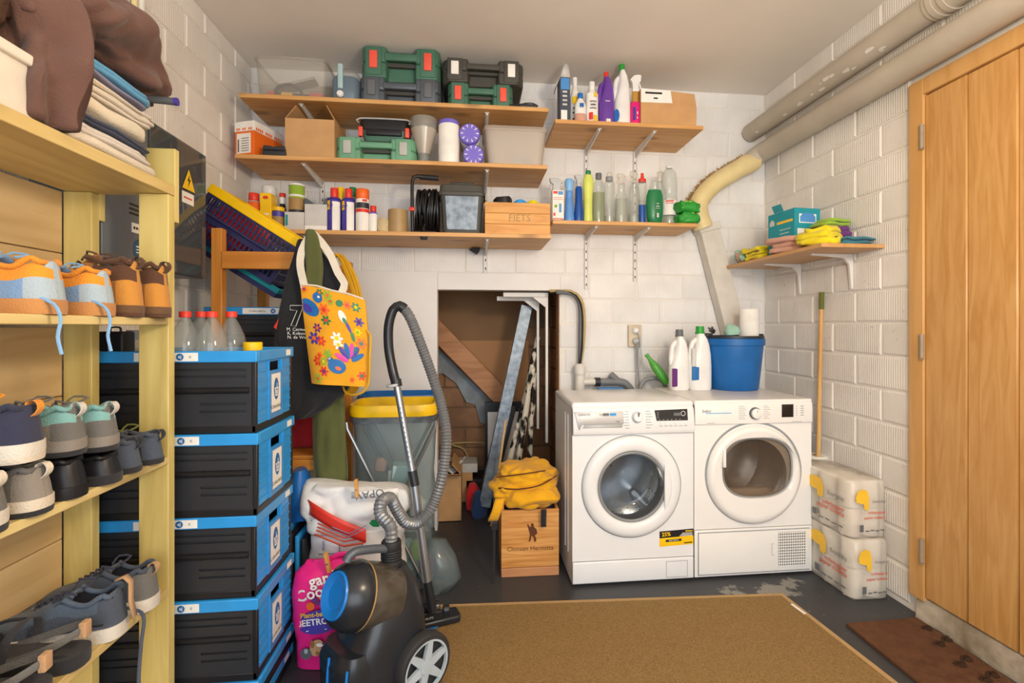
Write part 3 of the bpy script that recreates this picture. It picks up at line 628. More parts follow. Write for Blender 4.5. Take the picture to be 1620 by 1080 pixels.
# small black gadget
p = at(833, 164, 2.60); t = thing('small_gadget', 'small black gadget on the right end of the top shelf', 'gadget', (p.x, 2.62, Z1)); MB().rbox(-.09, -.035, -.015, .02, 0, .02, .006).build('grip', 'rubber', t); MB().rbox(-.04, .06, -.02, .02, 0, .025, .009).build('body', 'dark_pl', t)
m = MB(); m.tube(spline([(-.03, 0, .025), (0, 0, .034), (.04, 0, .034), (.065, 0, .02)], .01), .003, 6); m.build('strap', 'black_pl', t)
# -- middle shelf
p = at(402, 240, 2.60)
t = thing('orange_carton', 'orange and white shoe box at the left end of the middle shelf', 'carton', (p.x, 2.60, Z2), R(-20))
H = at(402, 190, 2.6).z - Z2; wl_ = .115; dl = .20
MB().box(-wl_, 0, 0, dl, 0, H * .72).build('body', 'orange_box', t, bevel=.002); MB().box(-wl_ - .002, .002, -.002, dl, H * .72, H).build('lid', 'paper_white', t, bevel=.002)
MB().box(-wl_ + .012, -.02, -.0015, 0, H * .10, H * .66).build('sticker', 'paper_white', t, smooth=0)
m = MB()
for i in range(6): m.box(-wl_ + .04, -.03, -.0022, -.0014, H * (.16 + i * .07), H * (.18 + i * .07))
m.box(-wl_ + .018, -wl_ + .026, -.0022, -.0014, H * .14, H * .5); m.build('print', 'mid_grey', t, smooth=0)
m = MB()
for i in range(8):
    if i not in (2, 5): m.box(-wl_ + .012 + i * .012, -wl_ + .020 + i * .012, -.0032, -.0022, H * .75, H * .81)
for i in range(15):
    if i not in (4, 9): m.box(.0022, .0032, .01 + i * .0125, .018 + i * .0125, H * .74, H * .82)
m.build('print', 'orange_box', t, smooth=0)
x, W, H = pl(415, 452, 230, 2.59, Z2)
t = thing('dark_case', 'small dark spectacle case beside the orange shoe box', 'case', (x, 2.585, Z2)); MB().rbox(-W / 2, W / 2, 0, .055, 0, H * .52, .006).build('base', 'dark_pl', t); MB().prism([(-W/2, H*.54), (W/2, H*.54), (W*.44, H), (W*.2, H*.96), (0, H*.86), (-W*.2, H*.96), (-W*.44, H)], 'y', 0, .055).build('lid', 'dark_pl', t, bevel=.003)
t, W, H = boxthing('cardboard_box', 'open plain cardboard box on the middle shelf above the green bag strap', 'box', (451, 529, 188), 2.60, .23, Z2, 'card', flaps=1)
for sx, an in ((-1, 38), (1, -28)):
    MB(TR(sx * W / 2, 0, H, 0, R(an * 1.0 + (0 if sx < 0 else 0)), 0)).box(-.0015, .0015, .004, .226, 0, .085).build('flap', 'card', t)
MB(TR(0, .226, H, R(-25), 0, 0)).box(-W / 2 + .004, W / 2 - .004, -.0015, .0015, 0, .06).build('flap', 'card_in', t)
rev('glass_vase', 'flared clear glass vase on the middle shelf', 'vase', (648, 693, 190), 2.66, Z2, [('glass', 'clear_bottle', [(.0, .0), (.42, 0), (.45, .02), (.40, .12), (.42, .25), (.75, .6), (.98, .9), (.96, 1.0), (.93, 1.0), (.94, .9), (.71, .6), (.38, .25), (.0, .10)]), ('frosted_band', 'cloudy_pl', [(.425, .24), (.92, .76), (.93, .76), (.43, .24)])])
t, W, H = rev('paper_towel', 'wrapped white kitchen roll standing on the middle shelf', 'roll', (693, 727, 193), 2.65, Z2, [('roll', 'paper_roll', cylp(.97, 0, .97)), ('wrap_top', 'violet_film', [(.99, .9), (.99, .96), (.9, 1.0), (.35, 1.0), (.3, .95)])])
MB().box(W * .30, W * .46, -W * .43, -W * .3, .0, H * .45).build('label', 'teal_pl', t, smooth=0) if False else None
for (cx_, cy_, s) in ((743, 208, 'upper violet wrapped roll lying end-on on the middle shelf'), (749, 241, 'lower violet wrapped roll lying end-on on the middle shelf')):
    c = at(cx_, cy_, 2.62); r_ = 16.5 * mpp(745, 2.62)
    t = thing('wrapped_roll', s, 'roll', (c.x, 2.62, c.z - r_), group='violet wrapped rolls')
    if 'lower' in s: t.location.z = Z2
    T = TR(0, 0, r_, R(-90)); MB(T).lathe([(.0, .006), (r_ * .42, .006), (r_ * .46, 0), (r_ * .9, 0), (r_, .008), (r_, .2), (r_ * .9, .21), (0, .21)], 28).build('roll', 'paper_white', t)
    MB(T).lathe([(r_ * .44, -.0015), (r_ * .9, -.0015), (r_ * 1.01, .006), (r_ * 1.01, .03), (r_ * .9, .0005), (r_ * .45, .0005)], 28).build('film', 'violet_film', t)
    m = MB(T)
    for k in range(10):
        a = k * .628; m.box(0, 0, 0, 0, 0, 0) if False else m.poly([(r_ * .5 * math.cos(a), r_ * .5 * math.sin(a), -.002), (r_ * .85 * math.cos(a - .08), r_ * .85 * math.sin(a - .08), -.002), (r_ * .85 * math.cos(a + .08), r_ * .85 * math.sin(a + .08), -.002)])
    m.build('pattern', 'paper_white', t, smooth=0)
zl = 2 * 16.5 * mpp(745, 2.62)
bpy.data.objects['wrapped_roll'].location.z = Z2 + zl + .0005
t, W, H = open_bin('storage_bin', 'cloudy plastic tub of parts at the right end of the middle shelf', 'bin', (766, 866, 203), 2.60, .26, Z2, 'cloudy_pl', .88, lid=True)
bx = t.location.x
for i, (dx, mt, s, lb) in enumerate(((-.07, 'bronze_pl', .055, 'yellow'), (.0, 'grey_pl', .05, 'grey'), (.07, 'dark_pl', .045, 'dark'))):
    m = MB(); m.loft([ring(0, 0, z, a_, a_, 2, 14) for z, a_ in ((0, s * .9), (.03, s), (.07, s * .8), (.09, s * .3))]).wob(.02, 14, i * 7)
    for v in m.v: v.z = max(0, v.z)
    tag(m.build('plastic_part', mt, loc=(bx + dx, 2.69 + .03 * i, Z2 + .007)), '%s plastic part blurred inside the cloudy tub' % lb, 'part', 'parts in the cloudy tub')
# -- lowest long shelf
Yc3 = 2.62
CAN = lambda c, b, e='red_pl': [('can', b, cylp(1, 0, .76)), ('shoulder', 'light_grey', [(.97, .76), (.8, .80), (.5, .81)]), ('cap', c, cylp(.86, .78, 1.0))]
rev('spray_can', 'orange spray can with red cap behind the yellow basket rim', 'spray can', (392, 411, 306), Yc3 + .02, Z3, CAN('red_pl', 'orange_pl'), group='spray cans on the lowest long shelf')
t, W, H = boxthing('yellow_carton', 'tall yellow carton on the lowest long shelf', 'carton', (411, 429, 305), Yc3, .08, Z3, 'yellow_pl'); MB().box(-W * .3, W * .3, -.001, 0, H * .42, H * .46).box(-W * .3, W * .1, -.001, 0, H * .36, H * .39).build('print', 'paper_white', t, smooth=0); MB(FR((0, -.001, H * .88), (1, 0, 0), (0, 0, 1))).disc((0, 0, 0), W * .25, I4, 14, W * .16).build('emblem', 'red_pl', t, smooth=0)
rev('white_canister', 'white lidded canister behind the tall yellow carton', 'canister', (415, 437, 295), Yc3 + .16, Z3, [('body', 'cream_pl', cylp(.97, 0, .8)), ('lid', 'white_pl', cylp(1, .8, 1.0))])
rev('glue_bottle', 'black bottle with red white cap behind the black jar', 'bottle', (438, 456, 306), Yc3 + .11, Z3, [('body', 'black_pl', [(.6, 0), (.62, .6), (.5, .72), (.42, .75)]), ('cap', 'red_pl', cylp(.55, .9, 1.0)), ('neck', 'white_pl', cylp(.55, .74, .9))])
rev('food_jar', 'black printed jar with yellow lid on the lowest long shelf', 'jar', (430, 450, 328), Yc3 + .03, Z3, [('body', 'indigo', cylp(.97, 0, .82)), ('lid', 'yellow_pl', cylp(1, .82, 1.0)), ('label', 'brown_pl', [(.98, .1), (.985, .1), (.985, .6), (.98, .6)])])
x, W, H = pl(450, 481, 335, Yc3, Z3)
t, W2, H2 = boxthing('grey_carton', 'low pale grey carton under the green lidded tin', 'carton', (450, 481, 335), Yc3, .10, Z3, 'paper_grey'); MB().box(-W2 * .45, -W2 * .33, -.001, 0, H2 * .3, H2 * .85).build('print', 'teal_pl', t, smooth=0)
rev('food_tin', 'printed nut tin with bright green band standing on the low grey carton', 'tin', (457, 482, 292), Yc3 + .05, Z3 + H2 , [('body', 'brown_pl', [(.97, 0), (.97, .52)]), ('base_band', 'dark_pl', cylp(.99, 0, .12)), ('green_band', 'rag_green', [(.975, .5), (.98, .52), (.98, .92), (.97, .92)]), ('lid', 'white_pl', cylp(1.02, .92, 1.0)), ('label', 'white_pl', [(.5, .53), (.985, .55), (.985, .62), (.5, .64)])])
t, W, H = boxthing('divided_carton', 'pale grey open carton with two compartments on the lowest long shelf', 'carton', (482, 517, 323), Yc3, .10, Z3, 'paper_grey', flaps=1); MB().box(-.002, .002, .004, .096, .004, H).build('divider', 'paper_grey', t); MB().box(-W / 2, W / 2, -.001, 0, H * .06, H * .22).build('label', 'paper_white', t, smooth=0)
xx = t.location.x
for i, dx in enumerate((-.026, .03)):
    m = MB(TR(dx, .04, H * .74, 0, R(-25 + 40 * i), 0)); m.prism([(-.022, 0), (.022, 0), (.022, .05), (.0, .085), (-.014, .07)], 'y', -.012, .012); tag(m.build('metal_fitting', 'gun_metal', loc=(xx, Yc3, Z3), bevel=.003), 'dark metal fitting poking from the %s compartment of the pale carton' % ('left', 'right')[i], 'fitting', 'fittings in the pale carton')
for (a, b, top, lb, x2) in ((518, 540, 298, 'blue lubricant spray can with red nozzle holder, nearest the pale carton', 0), (541, 562, 299, 'blue lubricant spray can with red nozzle holder, beside the red capped white can', 1)):
    t, W, H = rev('spray_can', lb, 'spray can', (a, b, top), Yc3 + .03, Z3, [('can', 'indigo', cylp(1, 0, .74)), ('shoulder', 'indigo', [(1, .74), (.8, .78), (.4, .79)]), ('nozzle', 'red_pl', cylp(.55, .78, 1.0)), ('straw_clip', 'white_pl', [(.0, .74), (.14, .74), (.14, 1.0), (0, 1.0)])], group='spray cans on the lowest long shelf')
    m = MB(); nn = 10; r_ = W / 2 * 1.012
    m.grid(lambda u, v: Vector((r_ * math.sin(-.05 + u * 1.2), -r_ * math.cos(-.05 + u * 1.2), H * (.02 + .66 * v))), nn, 1); m.build('white_panel', 'paper_white', t)
    m = MB(); m.grid(lambda u, v: Vector((r_ * 1.004 * math.sin(-1.1 + u * .7), -r_ * 1.004 * math.cos(-1.1 + u * .7), H * (.50 + .2 * v))), 6, 1); m.build('shield', 'yellow_pl', t)
    m = MB(); m.text('WD-40', W * .30, FR((-W * .3, -r_ * .93, H * .58), (1, -.75, 0), (0, 0, 1)), .02); m.build('lettering', 'indigo', t, smooth=0)
rev('capped_can', 'yellow capped can half hidden between the two blue spray cans', 'spray can', (533, 545, 297), Yc3 + .09, Z3, [('body', 'dark_pl', cylp(1.2, 0, .7)), ('cap', 'yellow_pl', cylp(1, .7, 1.0))])
rev('capped_can', 'dark green capped can half hidden behind the second blue spray can', 'spray can', (552, 564, 297), Yc3 + .09, Z3, [('body', 'grey_pl', cylp(1.2, 0, .8)), ('cap', 'dark_green', cylp(1, .8, 1.0))])
t, W, H = rev('spray_can', 'white and red spray can with tall orange red cap', 'spray can', (563, 584, 300), Yc3 + .02, Z3, [('can', 'paper_white', cylp(1, 0, .78)), ('cap', 'orange_pl', cylp(1.0, .76, 1.0)), ('red_band', 'red_pl', [(1.0, .46), (1.012, .46), (1.012, .54), (1.0, .54)]), ('dark_band', 'dark_pl', [(1.0, .55), (1.012, .55), (1.012, .68), (1.0, .68)])], group='spray cans on the lowest long shelf'); MB().box(-W * .05, W * .42, -W * .49, -W * .40, H * .70, H * .75).build('print', 'red_pl', t, smooth=0)
rev('spray_can', 'short white spray can with red cap beside the ball of twine', 'spray can', (584, 597, 326), Yc3 + .02, Z3, [('can', 'violet_film', cylp(1, 0, .76)), ('label', 'paper_white', [(1, .04), (1.02, .04), (1.02, .7), (1, .7)]), ('cap', 'red_pl', cylp(.75, .78, 1.0))], group='spray cans on the lowest long shelf')
x, W, H = pl(597, 614, 343, Yc3, Z3); t = thing('twine_ball', 'ball of pale twine on the lowest long shelf', 'twine', (x, Yc3 + .02, Z3))
m = MB(); m.lathe([(W * .38, 0), (W * .46, H * .2), (W * .48, H * .5), (W * .44, H * .85), (W * .2, H)], 20); m.build('core', 'twine', t)
m = MB()
for i in range(9): m.tube([Vector((W * .49 * math.cos(a), W * .49 * math.sin(a), H * (.5 + .34 * math.sin(a * 2 + i * .7) + .05 * (i % 3 - 1)))) for a in [2 * math.pi * q / 24 for q in range(24)]], .0022, 5, closed=True)
m.build('strands', 'twine', t)
rev('tape_roll', 'brown packing tape roll standing beside the twine', 'tape', (614, 645, 333), Yc3 + .03, Z3, [('tape', 'brown_tape', [(.62, 0), (1, 0), (1, 1), (.62, 1), (.62, 0)]), ('core', 'card', [(.56, .01), (.62, .01), (.62, .99), (.56, .99), (.56, .01)])])
# cable reel
x, W, H = pl(649, 694, 274, Yc3, Z3); t = thing('cable_reel', 'black cable reel on tubular stand on the lowest long shelf', 'cable reel', (x, Yc3 + .10, Z3)); w = W / 2
m = MB(); m.tube(spline([(-w + .01, -.08, .012), (-w + .008, -.085, H * .45), (-w + .01, -.085, H * .88), (-w + .03, -.08, H * .965), (w * .3, -.06, H * .97)], .02), .009, 10)
m.tube(spline([(-w + .01, -.08, .012), (-w + .03, -.085, .012), (w * .7, -.085, .012), (w * .75, -.04, .012), (w * .7, .09, .012), (-w + .02, .09, .012), (-w + .01, .07, H * .3), (-w + .02, .02, H * .42)], .02), .008, 10); m.build('stand', 'black_pl', t)
m = MB(); m.tube([(-w * .4, -.068, H * .968), (w * .95, -.055, H * .968)], .0135, 12); m.build('grip', 'rubber', t)
T = TR(-w * .62, .0, H * .44, 0, R(90)); R0 = H * .37
MB(T).lathe([(0, 0), (R0 * .92, 0), (R0 * .92, .008), (0.02, .008), (.02, W * .76), (R0 * .92, W * .76), (R0 * .92, W * .78), (0, W * .78)], 28).build('spool', 'black_pl', t)
m = MB(T); rnd = random.Random(4)
for k in range(11):
    zc_ = .014 + (W * .75 - .02) * (k + .5) / 11; wv = rnd.uniform(0, 6)
    for q in range(2):
        rr = R0 * (.86 + .08 * q + rnd.uniform(-.04, .06)); m.tube([Vector((rr * math.cos(a), rr * math.sin(a), zc_ + .013 * math.sin(a + wv))) for a in [2 * math.pi * s / 26 for s in range(26)]], .0062, 6, closed=True)
m.build('cable', 'cable_black', t)
m = MB(); m.tube(spline([(w * .0, -.09, H * .16), (-w * .1, -.11, H * .05), (.0, -.125, .02), (.0, -.135, -.006)], .015), .005, 6); m.rbox(-.018, .018, -.153, -.117, -.036, .0, .006); m.build('plug', 'rubber', t)
MB().rbox(-w - .006, -w + .022, -.1, -.09, H * .38, H * .44, .003).build('red_button', 'red_pl', t)
# black bin with lid
x, W, H = pl(694, 767, 291, Yc3, Z3); t = thing('food_container', 'black lidded container with greyish clear front on the lowest long shelf', 'container', (x, Yc3 + .09, Z3)); w = W / 2
m = MB(); m.loft([ring(0, 0, z, w * k, .09 * k, 8, 40) for z, k in ((0, .82), (H * .1, .85), (H * .80, .97))]); m.build('body', 'case_black', t)
m = MB(); m.add([(-w * .66, -.0815, H * .10), (w * .66, -.0815, H * .10), (w * .74, -.0895, H * .77), (-w * .74, -.0895, H * .77), (-w * .66, -.076, H * .10), (w * .66, -.076, H * .10), (w * .74, -.084, H * .77), (-w * .74, -.084, H * .77)], [(0,1,2,3),(7,6,5,4),(0,4,5,1),(1,5,6,2),(2,6,7,3),(3,7,4,0)]); m.build('window', 'galv', t, bevel=.003)
m = MB(); m.loft([ring(0, 0, z, w * k, .09 * k, 8, 40) for z, k in ((H * .78, 1.03), (H * .84, 1.05), (H * .86, .99), (H * .98, .96), (H, .9))]); m.build('lid', 'case_black', t)
MB().rbox(-w * .52, w * .52, -.02, .02, H * .98, H * 1.115, .006).build('handle', 'case_black', t)
# wooden box FIETS
x, W, H = pl(767, 870, 321, Yc3 - .01, Z3); t = thing('wooden_box', 'small wooden box marked for bike parts at the right end of the lowest long shelf', 'box', (x, Yc3 - .02, Z3)); w = W / 2
for i in range(3): MB().box(-w, w, 0, .009, H * i / 3 + .0006, H * (i + 1) / 3 - .0006).build('slat', 'box_wood', t, bevel=.0015)
MB().box(-w, -w + .009, .009, .2, 0, H).build('side', 'box_wood', t); MB().box(w - .009, w, .009, .2, 0, H).build('side', 'box_wood', t); MB().box(-w, w, .2, .209, 0, H).build('back', 'box_wood', t); MB().box(-w + .009, w - .009, .009, .2, 0, .008).build('base', 'box_wood', t)
MB().text('FIETS', .052, FR((.01, -.0012, H * .52), (1, 0, 0), (0, 0, 1))).build('lettering', 'brown_pl', t, smooth=0)
bx = t.location.x
for dx, mt, lb, a_, hh in ((-.075, 'black_pl', 'black glove poking out of the wooden box', .06, .055), (.02, 'crate_blue', 'blue cloth poking out of the wooden box', .04, .03), (.09, 'rag_yellow', 'yellow and dark strap poking out of the wooden box', .04, .03)):
    m = MB(); m.loft([ring(0, 0, z, r_, .05, 2, 14) for z, r_ in ((0, a_ * .8), (H * .55, a_), (H + hh * .45, a_ * .85), (H + hh * .7, a_ * .6))]).wob(.014, 16, dx * 90)
    for v in m.v: v.z = max(v.z, 0); v.x = max(min(v.x + bx + dx, bx + w - .012), bx - w + .012) - bx - dx; v.y = max(-.072, v.y)
    tag(m.build('box_content', mt, loc=(bx + dx, 2.69, Z3 + .009)), lb, 'cloth', 'contents of the wooden box')
# -- upper short shelf
Y4 = 2.64
def stripes(t, W, H, r, rows, mt='ink', a0=-.7, a1=.7):
    m = MB(); rr = W / 2 * r
    for (z0, z1, f0, f1) in rows: m.grid(lambda u, v: Vector((rr * math.sin(a0 + (a1 - a0) * (f0 + (f1 - f0) * u)), -rr * math.cos(a0 + (a1 - a0) * (f0 + (f1 - f0) * u)), H * (z0 + (z1 - z0) * v))), 6, 1)
    return m.build('print', mt, t)
t, W, H = boxthing('tall_carton', 'tall dark blue open carton at the left end of the upper short shelf', 'carton', (886, 902, 122), Y4, .09, Z4, 'slate'); MB().box(-W * .42, W * .42, -.001, 0, H * .74, H * .98).build('print', 'blue_panel', t, smooth=0); MB().box(-W * .40, W * .2, -.0015, 0, .002, H * .3).build('sticker', 'paper_white', t, smooth=0)
m = MB(); m.add([(-W / 2, 0, H), (W / 2, 0, H), (W * .3, .0, H + .07), (-W * .05, .0, H + .075)], [(0, 1, 2, 3)]); m.build('flap', 'paper_grey', t, solid=.002); m = MB(); m.add([(-W / 2, 0, H), (-W / 2, .085, H), (-W / 2 - .02, .085, H - .06), (-W / 2 - .028, .0, H - .05)], [(0, 1, 2, 3)]); m.build('flap', 'paper_grey', t, solid=.002)
m = MB()
for i in range(4): m.box(-W * .25, W * .2, -.0014, 0, H * (.40 + .09 * i), H * (.44 + .09 * i))
m.build('icons', 'paper_grey', t, smooth=0)
BOT = [(.9, 0), (1, .02), (1, .55), (.95, .64), (.55, .78), (.45, .82)]
def bot(name, lb, px, body, cap, prof=None, caph=.82, sq=.75, lab=None, cat='bottle', Y=Y4, z=None, group='bottles on the upper short shelf', capr=.48, l0=.08, l1=.5, extra=()):
    z = Z4 if z is None else z
    P = [('body', body, prof or BOT), ('cap', cap, cylp(capr, caph, 1.0, .02))]
    if lab: P.append(('label', lab, [(1.0, l0), (1.012, l0 + .004), (1.012, l1 - .004), (1.0, l1)]))
    return rev(name, lb, cat, px, Y, z, P + list(extra), sq, group=group)
t, W, H = bot('cleaner_bottle', 'white bottle with yellow label behind the small blue capped bottle', (902, 917, 123), 'cream_pl', 'white_pl', lab='paper_white', l0=.1, l1=.6, Y=Y4 + .06); stripes(t, W, H * .9, 1.0, [(.1, .2, 0, 1), (.3, .33, 0, 1), (.4, .43, .1, 1)], 'ink'); stripes(t, W, H * .76, 1.03, [(.6, .78, 0, 1)], 'yellow_pl')
t, W, H = bot('cleaner_bottle', 'small white bottle with blue cap and pink label', (909, 927, 148), 'white_pl', 'deep_blue', lab='rag_pink', l0=.03, l1=.32); stripes(t, W, H, 1.03, [(.5, .62, .3, .8)], 'deep_blue')
t, W, H = bot('cleaner_bottle', 'white and yellow printed bottle beside the purple bottle', (927, 946, 130), 'cream_pl', 'white_pl', lab='paper_white', l0=.05, l1=.72, Y=Y4 + .01); stripes(t, W, H, 1.04, [(.07, .2, .55, 1), (.62, .71, .6, 1)], 'yellow_pl'); stripes(t, W, H, 1.04, [(.1, .26, .0, .45)], 'red_pl'); stripes(t, W, H, 1.04, [(.35, .37, .1, .9), (.42, .45, .2, .8), (.5, .52, .1, .9)], 'mid_grey')
# purple bottle with handle
def jug(name, lb, px, Y, z, body, cap, hand=-1, lean_=.14, capw=.3, group=None, depth=.045, caph=.88, sleeve=None):
    x, W, H = pl(px[0], px[1], px[2], Y, z); t = thing(name, lb, 'bottle', (x, Y, z), 0, group); w = W / 2
    pr = [(0, .92, 0), (.03, 1, 0), (.38, 1, 0), (.55, .80, .16), (.70, .62, .22), (.80, .50, .16), (.86, .34, .06), (.885, .30, .04)]
    m = MB(); m.loft([ring(-hand * s * w * .9, 0, f * H, w * k, depth * (.6 + .4 * k), 2.6, 28) for f, k, s in pr]); m.build('body', body, t, smooth=60)
    m = MB(); m.tube(spline([(hand * w * .18, 0, H * .80), (hand * w * .62, 0, H * .74), (hand * w * .80, 0, H * .58), (hand * w * .78, 0, H * .42), (hand * w * .55, 0, H * .34)], .01), [.0145] * 3 + [.013] * 60 if False else .014, 10); m.build('handle', body, t)
    cxp = -hand * .04 * w; m = MB(TR(cxp, 0, H * caph)); m.lathe([(w * capw * 1.1, 0), (w * capw * 1.1, H * .03), (w * capw, H * .035), (w * capw * .95, H * (1 - caph)), (0, H * (1 - caph))], 20); m.build('cap', cap, t)
    return t, W, H
t, W, H = jug('cleaner_jug', 'purple cleaner bottle with red cap and grip handle', (946, 971, 115), Y4 + .02, Z4, 'purple_pl', 'red_pl', group='bottles on the upper short shelf')
MB().box(-W * .18, W * .12, -.0465, -.044, H * .41, H * .425).build('print', 'paper_grey', t, smooth=0); MB().rbox(-W * .12, W * .16, -.049, -.04, .004, H * .10, .003).build('label', 'cream_pl', t)
t, W, H = jug('detergent_jug', 'big white detergent bottle with green cap on the upper short shelf', (970, 996, 103), Y4 + .03, Z4, 'white_pl', 'green_pl', group='bottles on the upper short shelf', capw=.36, caph=.87); MB(FR((-W * .42, -.040, H * .16), (1, -.5, 0), (0, 0, 1))).disc((0, 0, 0), .016, I4, 16, .035).build('label', 'deep_blue', t, smooth=0)
def trigger(t, W, H, z0, mt, hand=1, sc=1.0):
    w = W / 2; m = MB(); h_ = H - z0
    m.prism([(-w * .55 * hand, z0), (w * .55 * hand, z0), (w * .5 * hand, z0 + h_ * .45), (w * .9 * hand, z0 + h_ * .62), (w * 1.0 * hand, z0 + h_ * .98), (w * .4 * hand, H), (-w * .3 * hand, z0 + h_ * .95), (-w * .95 * hand, z0 + h_ * .70), (-w * .6 * hand, z0 + h_ * .55), (-w * .5 * hand, z0 + h_ * .3)], 'y', -.011, .011); m.build('spray_head', mt, t, bevel=.003)
    m = MB(); m.tube(spline([(w * .55 * hand, 0, z0 + h_ * .6), (w * .85 * hand, 0, z0 + h_ * .35), (w * 1.0 * hand, 0, z0 + h_ * .05)], .01), .005, 6); m.build('trigger', mt, t)
t, W, H = rev('spray_bottle', 'pink spray bottle with gold collar and white trigger', 'bottle', (996, 1014, 119), Y4 + .01, Z4, [('body', 'magenta', [(.85, 0), (.9, .02), (.9, .44), (.7, .48)]), ('collar', 'gold_pl', [(.6, .47), (.62, .5), (.55, .56), (.62, .60), (.55, .68), (.4, .68)])], .7, group='bottles on the upper short shelf'); trigger(t, W, H, H * .68, 'white_pl', 1); stripes(t, W, H, .92, [(.12, .36, 0, .35)], 'indigo'); stripes(t, W, H, .92, [(.22, .27, .5, .62), (.14, .18, .5, .58)], 'paper_white')
x, W, H = pl(1013, 1101, 143, Y4 - .01, Z4)
t = thing('cardboard_box', 'closed brown cardboard box with white paper label on the upper short shelf', 'box', (x, Y4 - .02, Z4)); w = W / 2
MB().prism([(-w, 0), (w - .002, 0), (w, H * .55), (w - .012, H * .92), (-w * .1, H * .97), (-w, H)], 'y', 0, .22).build('body', 'card', t, bevel=.003)
m = MB(); m.add([(-w, -.001, H * .995), (w * .05, -.001, H * .975), (w * .12, -.001, H * .64), (-w, -.001, H * .63)], [(0, 1, 2, 3)]); m.build('paper_label', 'paper_white', t, smooth=0)
m = MB(); m.box(-w * .85, -w * .25, -.0018, -.0012, H * .86, H * .91).box(-w * .55, -w * .40, -.0018, -.0012, H * .73, H * .77); m.build('print', 'ink', t, smooth=0)
# -- lower short shelf
Y5 = 2.72; G5 = 'bottles on the lower short shelf'
t, W, H = rev('spray_bottle', 'grey trigger spray with red and white label at the left end of the row', 'bottle', (868, 893, 282), Y5, Z5, [('body', 'paper_grey', [(.72, 0), (.75, .02), (.75, .68), (.5, .76)])], .7, group=G5); trigger(t, W * .9, H, H * .74, 'light_grey', -1)
MB().box(-W * .30, W * .40, -W * .30, -W * .255, .01, H * .70).build('label', 'paper_white', t, smooth=0); m = MB(); m.box(-W * .28, W * .38, -W * .303, -W * .295, .012, H * .07).box(-W * .26, W * .02, -W * .303, -W * .295, H * .62, H * .68).box(-W * .26, -W * .12, -W * .303, -W * .295, H * .12, H * .19).box(-W * .26, W * .3, -W * .303, -W * .295, H * .53, H * .54).box(-W * .26, W * .34, -W * .303, -W * .295, H * .49, H * .50); m.build('red_print', 'red_pl', t, smooth=0); m = MB(); m.box(W * .05, W * .36, -W * .303, -W * .295, H * .60, H * .68).box(W * .1, W * .26, -W * .303, -W * .295, H * .2, H * .4); m.build('blue_print', 'blue_panel', t, smooth=0); MB(FR((-W * .1, -W * .303, H * .34), (1, 0, 0), (0, 0, 1))).disc((0, 0, 0), W * .1, I4, 12, H * .04).build('green_print', 'rag_green', t, smooth=0)
rev('spray_bottle', 'light blue ribbed spray bottle with rounded top', 'bottle', (892, 909, 283), Y5, Z5, [('body', 'sky_liquid', [(.9, 0), (.95, .03), (.95, .1), (.8, .3), (.72, .5), (.66, .66), (.7, .68), (.66, .72)]), ('head', 'sky_blue', [(.66, .72), (.7, .78), (.85, .86), (.85, .95), (.6, 1.0)])], .8, group=G5)
t, W, H = rev('spray_bottle', 'royal blue spray bottle with grey trigger', 'bottle', (908, 923, 277), Y5 + .01, Z5, [('body', 'blue_liquid', [(.95, 0), (1, .03), (1, .22), (.75, .45), (.7, .72), (.5, .76)]), ('neck', 'light_grey', [(.48, .76), (.48, .86)])], .8, group=G5); trigger(t, W * .9, H, H * .83, 'light_grey', -1)
rev('squeeze_bottle', 'yellow green squeeze bottle with dark green cap', 'bottle', (922, 939, 270), Y5 + .01, Z5, [('body', 'lime_pl', [(.80, 0), (.85, .02), (.75, .3), (.85, .6), (.98, .74), (.95, .84), (.55, .92)]), ('cap', 'dark_green', cylp(.5, .92, 1.0, .02))], .7, group=G5)
rev('clear_bottle', 'clear bottle of green liquid with brown cap and leaf print', 'bottle', (937, 957, 274), Y5 + .01, Z5, [('body', 'clear_bottle', [(.9, 0), (.95, .03), (.95, .62), (.85, .78), (.45, .88)]), ('liquid', 'green_liquid', [(.85, .02), (.9, .05), (.9, .61)]), ('cap', 'mid_grey', cylp(.48, .88, 1.0, .02))], .75, group=G5)
rev('clear_bottle', 'tall clear bottle with clear cap and a little liquid', 'bottle', (956, 972, 273), Y5 + .02, Z5, [('body', 'clear_bottle', [(.9, 0), (.98, .03), (.98, .75), (.9, .82), (.6, .86)]), ('liquid', 'clear_liquid', [(.86, .02), (.92, .04), (.92, .15)]), ('collar', 'grey_pl', cylp(.7, .83, .92, .02)), ('cap', 'clear_pl', cylp(.5, .92, 1.0, .02))], .8, group=G5)
t, W, H = rev('spray_bottle', 'clear shouldered spray bottle half full with clear trigger', 'bottle', (973, 993, 275), Y5 + .01, Z5, [('body', 'clear_bottle', [(.9, 0), (.95, .03), (.98, .5), (.85, .57), (.55, .62), (.55, .8)]), ('liquid', 'clear_liquid', [(.86, .02), (.9, .04), (.92, .5)])], .75, group=G5); trigger(t, W * .7, H, H * .8, 'clear_pl', -1)
t, W, H = rev('spray_bottle', 'clear tapered spray bottle beside the red topped bottle', 'bottle', (994, 1013, 271), Y5 + .03, Z5, [('body', 'clear_bottle', [(.95, 0), (1, .03), (.95, .5), (.8, .65), (.5, .78)]), ('liquid', 'clear_liquid', [(.9, .02), (.94, .04), (.94, .18)])], .75, group=G5); trigger(t, W * .7, H, H * .78, 'clear_pl', -1)
